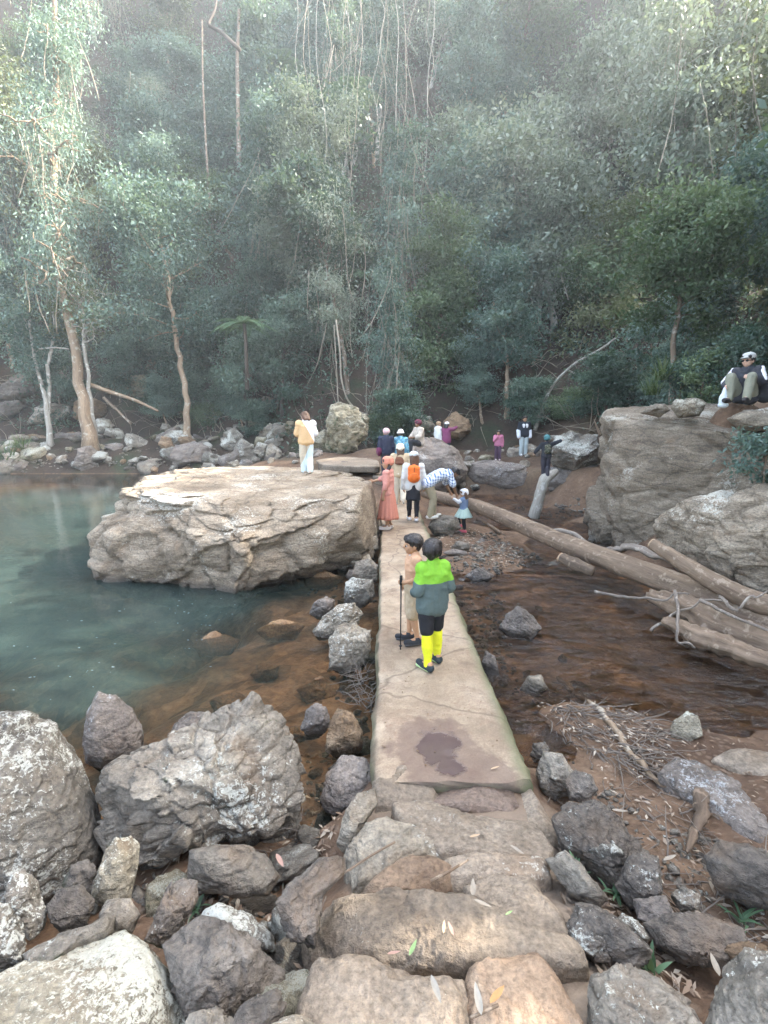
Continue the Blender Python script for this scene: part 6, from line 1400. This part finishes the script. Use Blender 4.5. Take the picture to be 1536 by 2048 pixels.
# hiking pole in the boy's left hand
hl = c.root.matrix_world if False else None
ca, sa = math.cos(R_(96)), math.sin(R_(96)); hloc = c.J['wriL'] + (c.J['hanL'] - c.J['wriL']) * 1.1
hw = np.array([loc[0] + ca * hloc[0] - sa * hloc[1], loc[1] + sa * hloc[0] + ca * hloc[1], loc[2] + hloc[2]])
tip = at(801, 1299, .0); dirp = (hw - tip); up_ = hw + dirp / np.linalg.norm(dirp) * .07
pr = empty('hiking_pole', tip); tag(pr, 'thin dark hiking pole planted on the causeway in the tan shirted boy\'s hand', 'hiking pole')
def rod(name, a, b_, r, mat, par, org, sides=10):
    G = Geo(); a, b_ = np.asarray(a) - org, np.asarray(b_) - org; n = len(np.atleast_1d(r)); v, f = tube(np.linspace(a, b_, max(n, 3)), r if n > 1 else float(r), sides); G.add(v, f); return obj(name, G.mesh(name), mat, par)
DK = cloth((.025, .025, .027), .45)
rod('shaft', tip, hw, np.array([.006, .007, .009]), DK, pr, tip); rod('grip', hw - dirp * .04, up_, np.array([.014, .017, .016, .014]), cloth((.02, .02, .02), .8), pr, tip); rod('basket', tip + dirp * .05, tip + dirp * .06, np.array([.018, .02, .018]), DK, pr, tip)

# -- on the big boulder
fp = foot(614, 946); h = hgt(606, 823, fp)
print('boulder woman', fp, h)
w_ = Person('woman in tan jacket painted sunlit white at right, two-colour jeans, standing on the huge boulder', fp, 18, h, dict(
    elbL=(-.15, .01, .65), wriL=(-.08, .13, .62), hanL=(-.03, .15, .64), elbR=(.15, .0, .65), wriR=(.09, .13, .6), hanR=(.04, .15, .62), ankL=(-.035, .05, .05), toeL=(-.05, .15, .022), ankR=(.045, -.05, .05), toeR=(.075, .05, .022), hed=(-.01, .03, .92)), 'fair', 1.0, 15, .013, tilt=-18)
w_.top(split_mat('sun_painted_jacket', ((1, 0, .55), .75 * h * .55 - .01 * h, (.74, .72, .72), (.62, .42, .22))), 1.0, .03, 'jacket', collar=True, gs=.024)  # white right side is sunlight painted into the tan jacket
w_.trousers(split_mat('split_jeans', ((1.0, 0, -.45), -.02 * h - .135 * h, (.6, .7, .72), (.52, .45, .34))), 1.0, .016, .03, 'jeans'); w_.shoes((.62, .5, .4), (.7, .66, .6), .031); w_.hair(BROWN, 'bob')  # jeans pale blue at right and below, tan at upper left

# -- walkers on the causeway
fp = at(776, 1058, .0); h = hgt(772, 916, fp)
g_ = Person('girl in a long salmon dress and head scarf reaching out to the boulder', fp, 72, h, dict(
    elbR=(.125, .12, .70), wriR=(.12, .25, .66), hanR=(.115, .30, .655), elbL=(-.14, -.01, .63), wriL=(-.13, .03, .48), hanL=(-.125, .045, .43)), 'tan', 1.08, 12, .012)
g_.top((.56, .25, .2), .62, .012, 'bodice'); g_.skirt((.5, .2, .14), .6, .15, .066, .14, 16, .07, 'dress_skirt'); g_.hair(HAIR, 'braid'); g_.hat((.6, .24, .16), 'beanie', 'head_scarf'); g_.shoes((.66, .56, .48), (.7, .62, .55), .028)
fp = at(800, 1010, .0); h = hgt(785, 889, fp)
k_ = Person('woman in cream hat, tan jacket and cream trousers walking away', fp, 4, h, dict(ankR=(.05, -.1, .1), toeR=(.06, -.02, .03), kneR=(.055, .02, .29), ankL=(-.05, .1, .05), toeL=(-.06, .19, .022), kneL=(-.055, .07, .285), elbR=(.16, -.02, .64), wriR=(.16, .02, .49), hanR=(.155, .04, .44)), 'fair', 1.0, 0, .013)
k_.top((.55, .42, .27), 1.0, .026, 'jacket', gs=.022); k_.trousers((.68, .6, .46), 1.0, .02, .03); k_.hair(BROWN, 'bob'); k_.hat((.76, .68, .52), 'cloche'); k_.shoes((.7, .7, .68), None, .03)
bg_ = k_.root.location; o = obj('shoulder_bag', blob('shoulder_bag', [('e', (0, 0, 0), (.13, .06, .12)), ('e', (0, -.01, -.06), (.14, .065, .06)), ('c', (-.09, 0, .08), (.02, .04, .3), .012, .012)], .012), cloth((.17, .075, .045)), None, np.array(bg_) + np.array([-.03, -.15, .74 * h])); tag(o, 'brown shoulder bag on the back of the walker in the cream hat', 'bag')
fp = at(826, 1042, .0); h = hgt(828, 905, fp)
r_ = Person('long haired woman in grey top and black skirt carrying an orange backpack', fp, 2, h, dict(ankL=(-.05, .06, .05), toeL=(-.06, .16, .022), ankR=(.045, -.05, .05), toeR=(.06, .05, .022), elbR=(.15, -.02, .64), wriR=(.16, .02, .49), hanR=(.16, .04, .44)), 'tan', 1.0, 10, .013)
r_.top((.58, .58, .54), 1.0, .016, 'shirt', hem=.02); r_.trousers((.02, .02, .023), 1.0, .004, name='leggings'); r_.skirt((.022, .023, .028), .54, .32, .075, .095, 9, .03); r_.shoes((.72, .7, .68), (.7, .66, .6), .03); r_.hair(BROWN, 'long'); r_.hat((.55, .58, .58), 'cap')
def backpack(label, org, hd, s, mat, mat2, name='backpack'):
    r = empty(name, org, R_(hd)); tag(r, label, 'backpack')
    obj('pack', blob('pack', [('e', (0, 0, .02), np.array([.145, .085, .2]) * s), ('e', (0, -.0, -.1 * s), np.array([.15, .09, .12]) * s), ('c', np.array([-.07, 0, .12]) * s, np.array([.07, 0, .12]) * s, .075 * s, .075 * s)], .011 * s), mat, r)
    obj('pocket', blob('pocket', [('e', np.array([0, -.075, -.07]) * s, np.array([.11, .045, .1]) * s)], .01 * s), mat, r)
    obj('strap', blob('strap', [('c', np.array([sg * .09, .05, .17]) * s, np.array([sg * .09, .13, .19]) * s, .016 * s, .016 * s) for sg in (-1, 1)] + [('c', np.array([-.09, .05, .17]) * s, np.array([.09, .05, .17]) * s, .014 * s, .014 * s)], .009 * s), mat2, r)
    obj('zip', blob('zip', [('c', np.array([0, -.088, .16]) * s, np.array([0, -.098, .04]) * s, .006 * s, .006 * s), ('c', np.array([-.07, -.11, .0]) * s, np.array([.07, -.11, .0]) * s, .005 * s, .005 * s)], .005 * s, 1), mat2, r); return r
backpack('orange backpack worn by the long haired woman', np.array(r_.root.location) + np.array([.0, -.165, .705 * h]), 2, 1.0, cloth((.75, .17, .03), .6), DK)
# -- helping the child off the causeway
fp = foot(872, 1036); fp = fp if fp is not None else at(872, 1036, -.2)
h = 1.68
man = Person('man in a blue checked shirt bending down to help a child', fp + np.array([-.06, 0, 0]), -72, h, dict(
    pel=(0, -.10, .51), wai=(0, -.02, .575), che=(0, .12, .63), nek=(0, .22, .655), hed=(0, .315, .645), hipL=(-.052, -.1, .5), hipR=(.052, -.1, .5), kneL=(-.06, .02, .285), kneR=(.06, -.03, .285), ankL=(-.06, .02, .05), toeL=(-.07, .13, .022), ankR=(.06, -.09, .05), toeR=(.07, .02, .022),
    shoL=(-.105, .19, .625), shoR=(.105, .19, .625), elbL=(-.13, .25, .47), wriL=(-.11, .30, .36), hanL=(-.1, .33, .31), elbR=(.13, .24, .47), wriR=(.1, .30, .345), hanR=(.09, .33, .30)), 'deep', 1.0, 0, .013, tilt=-60)
man.top(check_mat(), .42, .02, 'checked_shirt', gs=.02); man.trousers((.3, .26, .17), 1.0, .014, .02); man.shoes((.6, .58, .52), None, .031); man.hair(HAIR)
fp = foot(926, 1066); h = 1.06
kid = Person('small child in a denim vest, green tutu and pink boots stepping over the gravel', fp, 58, h, dict(
    kneL=(-.07, .12, .36), ankL=(-.075, .04, .2), toeL=(-.08, .1, .12), elbL=(-.17, .06, .75), wriL=(-.2, .16, .82), hanL=(-.21, .2, .84), elbR=(.19, .0, .74), wriR=(.28, .05, .78), hanR=(.32, .07, .8)), 'tan', 1.3, 10, .011)
kid.top((.62, .62, .62), 1.0, .012, 'shirt'); kid.top((.16, .22, .33), 0, .022, 'denim_vest'); kid.skirt((.36, .46, .4), .6, .38, .08, .19, 18, .1, 'tutu'); kid.trousers((.02, .024, .03), 1.0, .006, name='leggings'); kid.shoes((.75, .16, .2), None, .036); kid.hair(BROWN, 'bob'); kid.hat((.7, .7, .7), 'beanie', 'hood')
# -- at the far end
def far(label, px, ptop, y, heading, h, pose=None, skin='fair', vox=.018, **kw):
    p = stand(px, ptop + 40, y); zt = aty(px, ptop, y)[2]; p[2] = zt - h if kw.pop('float_', False) else p[2]
    print(label[:30], p, 'top', zt, 'h', zt - p[2]); return Person(label, p, heading, (zt - p[2]) if .9 < zt - p[2] < 1.95 else h, pose, skin, vox=vox, **kw)
n_ = far('man in a navy jacket with a maroon bag at the end of the causeway', 772, 858, 16.3, 12, 1.72, yaw=30); n_.top((.03, .035, .06), 1.0, .028, 'jacket'); n_.trousers((.05, .05, .06), 1.0, .012); n_.shoes((.1, .1, .1)); n_.hat((.68, .46, .46), 'beanie', 'cap')
o = obj('shoulder_bag', blob('shoulder_bag', [('e', (0, 0, 0), (.1, .16, .17)), ('c', (0, 0, .1), (.12, .02, .42), .02, .02)], .016), cloth((.14, .03, .07)), None, np.array(n_.root.location) + np.array([-.22, -.05, .85])); tag(o, 'maroon bag hanging at the navy jacketed man\'s side', 'bag')
u_ = far('person in a white sun hat and patterned blue jacket, seen from behind', 801, 861, 16.5, -18, 1.68, yaw=0); u_.top(blotch_mat('blue_pattern', (.1, .26, .36), (.2, .5, .64), (.34, .4, .36), 9), 1.0, .03, 'jacket', hem=.06); u_.trousers((.12, .18, .24), 1.0, .012); u_.shoes((.1, .1, .1)); u_.hair(BROWN); u_.hat((.74, .72, .68), 'bucket')
SIT = dict(pel=(0, 0, .06), wai=(0, -.015, .15), che=(0, .0, .265), nek=(0, .01, .365), hed=(0, .035, .455), hipL=(-.06, 0, .05), hipR=(.06, 0, .05), kneL=(-.09, .25, .10), kneR=(.09, .24, .12), ankL=(-.08, .27, -.16), ankR=(.06, .27, -.15), toeL=(-.09, .37, -.19), toeR=(.07, .37, -.18),
           shoL=(-.105, .01, .335), shoR=(.105, .01, .335), elbL=(-.15, .08, .2), elbR=(.15, .08, .2), wriL=(-.07, .19, .18), wriR=(.07, .2, .17), hanL=(-.03, .22, .18), hanR=(.04, .23, .16))
p = atd(838, 889, 17.4); s_ = Person('seated man in a beige top and dark trousers on the boulder by the path', p - np.array([0, 0, .06]), 118, 1.68, SIT, 'deep', vox=.018); s_.top((.52, .44, .36), .7, .022, 'shirt'); s_.trousers((.05, .05, .055), 1.0, .014, .02); s_.shoes((.72, .72, .72), None, .032); s_.hair(HAIR); s_.hat((.16, .05, .07), 'beanie', 'cap')
a_ = far('fair haired person in a white top facing the maroon woman', 876, 843, 22.3, -70, 1.55, yaw=0); a_.top((.7, .7, .66), 1.0, .026, 'shirt'); a_.trousers((.06, .06, .08), 1.0, .012); a_.shoes((.2, .2, .2)); a_.hair(BLOND, 'short')
a_ = far('woman in a maroon jacket and white cap lifting her arms', 893, 845, 22.0, -40, 1.55, dict(elbR=(.16, .12, .82), wriR=(.15, .25, .86), hanR=(.15, .3, .87), elbL=(-.14, .12, .72), wriL=(-.08, .22, .78), hanL=(-.06, .25, .8)), yaw=0); a_.top((.2, .05, .115), 1.0, .026, 'jacket', hem=.03); a_.trousers((.04, .04, .05), 1.0, .014); a_.shoes((.1, .1, .1)); a_.hair(HAIR, 'bob'); a_.hat((.72, .7, .7), 'cap')
a_ = far('girl in a pink hooded top and purple trousers with a hand to her mouth', 996, 861, 20.6, 168, 1.3, dict(elbR=(.14, .06, .66), wriR=(.05, .1, .78), hanR=(.03, .1, .83)), skin='tan', head=1.1); a_.top((.45, .16, .24), 1.0, .024, 'hooded_top', collar=True); a_.trousers((.085, .05, .075), 1.0, .018, .03); a_.shoes((.7, .6, .58)); a_.hair(HAIR, 'short')
a_ = far('woman in a black and white sports jacket and pale jeans facing the camera', 1048, 832, 21.8, 184, 1.64, skin='tan'); a_.top(split_mat('black_white_top', ((0, 1, .0), .0, (.025, .03, .04), (.025, .03, .04))), 1.0, .024, 'jacket')
a_.wear('chest_panel', [('c', a_.J['che'] + np.array([x, .045, dz]) * a_.H, a_.J['che'] + np.array([x, .045, dz + .03]) * a_.H, .045 * a_.H, .045 * a_.H) for x in (-.04, .04) for dz in (0,)], (.7, .7, .7), .014); a_.wear('sleeve', a_.arm('L', 1.0, .03 * a_.H)[1:], (.66, .68, .72), .014); a_.wear('sleeve', a_.arm('R', 1.0, .03 * a_.H)[1:], (.66, .68, .72), .014); a_.trousers((.42, .48, .48), 1.0, .016, .026, 'jeans'); a_.shoes((.6, .6, .6)); a_.hair(HAIR, 'bob')
p = atd(1090, 955, 14.35); h = aty(1088, 872, p[1])[2] - p[2]
a_ = Person('child in dark clothes and a teal beanie balancing on the leaning log with arms out', p, -6, h, dict(elbL=(-.19, .03, .70), wriL=(-.26, .04, .60), hanL=(-.29, .05, .56), elbR=(.2, .03, .83), wriR=(.33, .04, .89), hanR=(.38, .05, .91), ankL=(-.03, .05, .05), toeL=(-.03, .15, .022), ankR=(.035, -.06, .05), toeR=(.035, .04, .022)), 'fair', 1.15, 0, .014)
a_.top((.03, .032, .038), 1.0, .02, 'top'); a_.trousers((.045, .042, .052), 1.0, .016, .024); a_.shoes((.06, .05, .05)); a_.hair(HAIR); a_.hat((.06, .17, .18), 'beanie')
backpack('camouflage backpack on the balancing child\'s back', p + np.array([0, -.12, .69 * h]), -6, .62, blotch_mat('camouflage', (.05, .055, .035), (.13, .13, .085), (.21, .2, .14), 22), DK)
# -- the man resting on the right bank
p = atd(1492, 776, 9.9); gnd, nm = cast(p + np.array([0, 0, .8]), (0, 0, -1)); print('seat', p, gnd, nm)
if gnd is not None and abs(gnd[2] - p[2]) < .5: p = gnd
m_ = Person('man in cap, sunglasses and a dark jacket with white sleeves sitting on the right bank', p, 128, 1.74, {**SIT, 'kneL': (-.1, .20, .26), 'ankL': (-.1, .27, .04), 'toeL': (-.11, .37, .01), 'kneR': (.1, .19, .27), 'ankR': (.08, .24, .04), 'toeR': (.09, .34, .01), 'hipL': (-.06, 0, .06), 'hipR': (.06, 0, .06),
    'elbR': (.17, .1, .2), 'wriR': (.13, .22, .17), 'hanR': (.12, .27, .15), 'elbL': (-.17, .09, .22), 'wriL': (-.1, .2, .26), 'hanL': (-.07, .24, .27)}, 'fair', 1.0, -12, .012, eyes=False)
m_.top((.045, .047, .055), 1.0, .028, 'jacket', collar=True, gs=.022); m_.trousers((.23, .23, .17), 1.0, .016, .022); m_.shoes((.05, .045, .045), None, .032); m_.hair(HAIR); m_.hat((.5, .5, .47), 'cap')
for sd in 'LR': m_.wear('sleeve_stripe', [('c', m_.J['sho' + sd] + np.array([(-1 if sd == 'L' else 1) * .03, .012, .03]) * m_.H, m_.J['elb' + sd] + np.array([(-1 if sd == 'L' else 1) * .03, .012, .02]) * m_.H, .026 * m_.H, .022 * m_.H)], (.7, .7, .72), .011)
m_.wear('sunglasses', [('e', m_.hp(x, .055, -.002), np.array([.019, .008, .013]) * m_.H, m_.M) for x in (-.022, .022)] + [('c', m_.hp(-.05, .02, .002), m_.hp(-.035, .05, .0), .005 * m_.H, .005 * m_.H), ('c', m_.hp(.05, .02, .002), m_.hp(.035, .05, .0), .005 * m_.H, .005 * m_.H), ('c', m_.hp(-.02, .058, 0), m_.hp(.02, .058, 0), .005 * m_.H, .005 * m_.H)], cloth((.01, .01, .012), .15), .006, 2)
ca, sa = math.cos(R_(128)), math.sin(R_(128)); q = m_.J['hanR']; hw = p + np.array([ca * q[0] - sa * q[1], sa * q[0] + ca * q[1], q[2]])
o = obj('cloth_bag', blob('cloth_bag', [('e', (0, 0, -.22), (.09, .07, .15)), ('c', (0, 0, 0), (0, 0, -.15), .03, .06), ('e', (0, 0, -.32), (.1, .08, .06))], .011), cloth((.6, .66, .68)), None, hw); tag(o, 'pale limp bag hanging from the seated man\'s hand', 'bag')
q = np.array([.36, -.1, .16]); o = backpack('black backpack standing beside the seated man on the right bank', p + np.array([.30, -.12, .2]), 150, 1.0, cloth((.03, .031, .034)), DK)
# ------------------------------------------------------------------ sky, sun, air
SUN_AZ, SUN_EL = R_(76), R_(38)       # to the right of straight ahead, above the ridge
w = bpy.data.worlds.new('World'); SC.world = w; w.use_nodes = True
wt = w.node_tree; bg = wt.nodes['Background']
sky = wt.nodes.new('ShaderNodeTexSky'); sky.sky_type = 'NISHITA'; sky.sun_disc = False
sky.sun_elevation = SUN_EL; sky.sun_rotation = SUN_AZ; sky.dust_density = 4.0; sky.air_density = 1.0; sky.ozone_density = .4
hs = wt.nodes.new('ShaderNodeHueSaturation'); hs.inputs['Saturation'].default_value = .75     # thin bright cloud
wt.links.new(sky.outputs[0], hs.inputs['Color']); wt.links.new(hs.outputs[0], bg.inputs[0]); bg.inputs[1].default_value = .15
sd = bpy.data.lights.new('sun', 'SUN'); so = bpy.data.objects.new('sun', sd); COL.objects.link(so)
sd.energy = 3.5; sd.angle = R_(.6); sd.color = (1, .93, .82)
dv = Vector((math.sin(SUN_AZ) * math.cos(SUN_EL), math.cos(SUN_AZ) * math.cos(SUN_EL), math.sin(SUN_EL)))
so.rotation_euler = dv.to_track_quat('Z', 'Y').to_euler(); so.location = dv * 80
if HAZE > 0:
    bm = bmesh.new(); bmesh.ops.create_cube(bm, size=1)
    hx0, hx1, hy0, hy1, hz0, hz1 = -135, 135, -17, 129, -7, 175
    for v in bm.verts: v.co = ((hx0 + hx1) / 2 + v.co.x * (hx1 - hx0), (hy0 + hy1) / 2 + v.co.y * (hy1 - hy0), (hz0 + hz1) / 2 + v.co.z * (hz1 - hz0))
    hm = bpy.data.meshes.new('haze'); bm.to_mesh(hm); bm.free()
    mm, nt = new_mat('haze_air'); pv = nt.nodes.new('ShaderNodeVolumePrincipled'); pv.inputs['Density'].default_value = HAZE
    pv.inputs['Color'].default_value = (.86, .93, .97, 1); pv.inputs['Anisotropy'].default_value = .45
    oo = nt.nodes.new('ShaderNodeOutputMaterial'); nt.links.new(pv.outputs[0], oo.inputs['Volume'])
    tag(obj('haze', hm, mm), kind='stuff')
vs = SC.view_settings
SC.display_settings.display_device = 'sRGB'
vs.view_transform = 'Standard'; vs.look = 'None'; vs.gamma = 1; vs.exposure = EXPO
cy = SC.cycles
cy.use_denoising = True; cy.use_adaptive_sampling = True; cy.adaptive_threshold = .02
cy.max_bounces = 6; cy.diffuse_bounces = 3; cy.glossy_bounces = 2; cy.transmission_bounces = 3; cy.transparent_max_bounces = 8; cy.volume_bounces = 1
cy.sample_clamp_indirect = 6; cy.caustics_reflective = False; cy.caustics_refractive = False
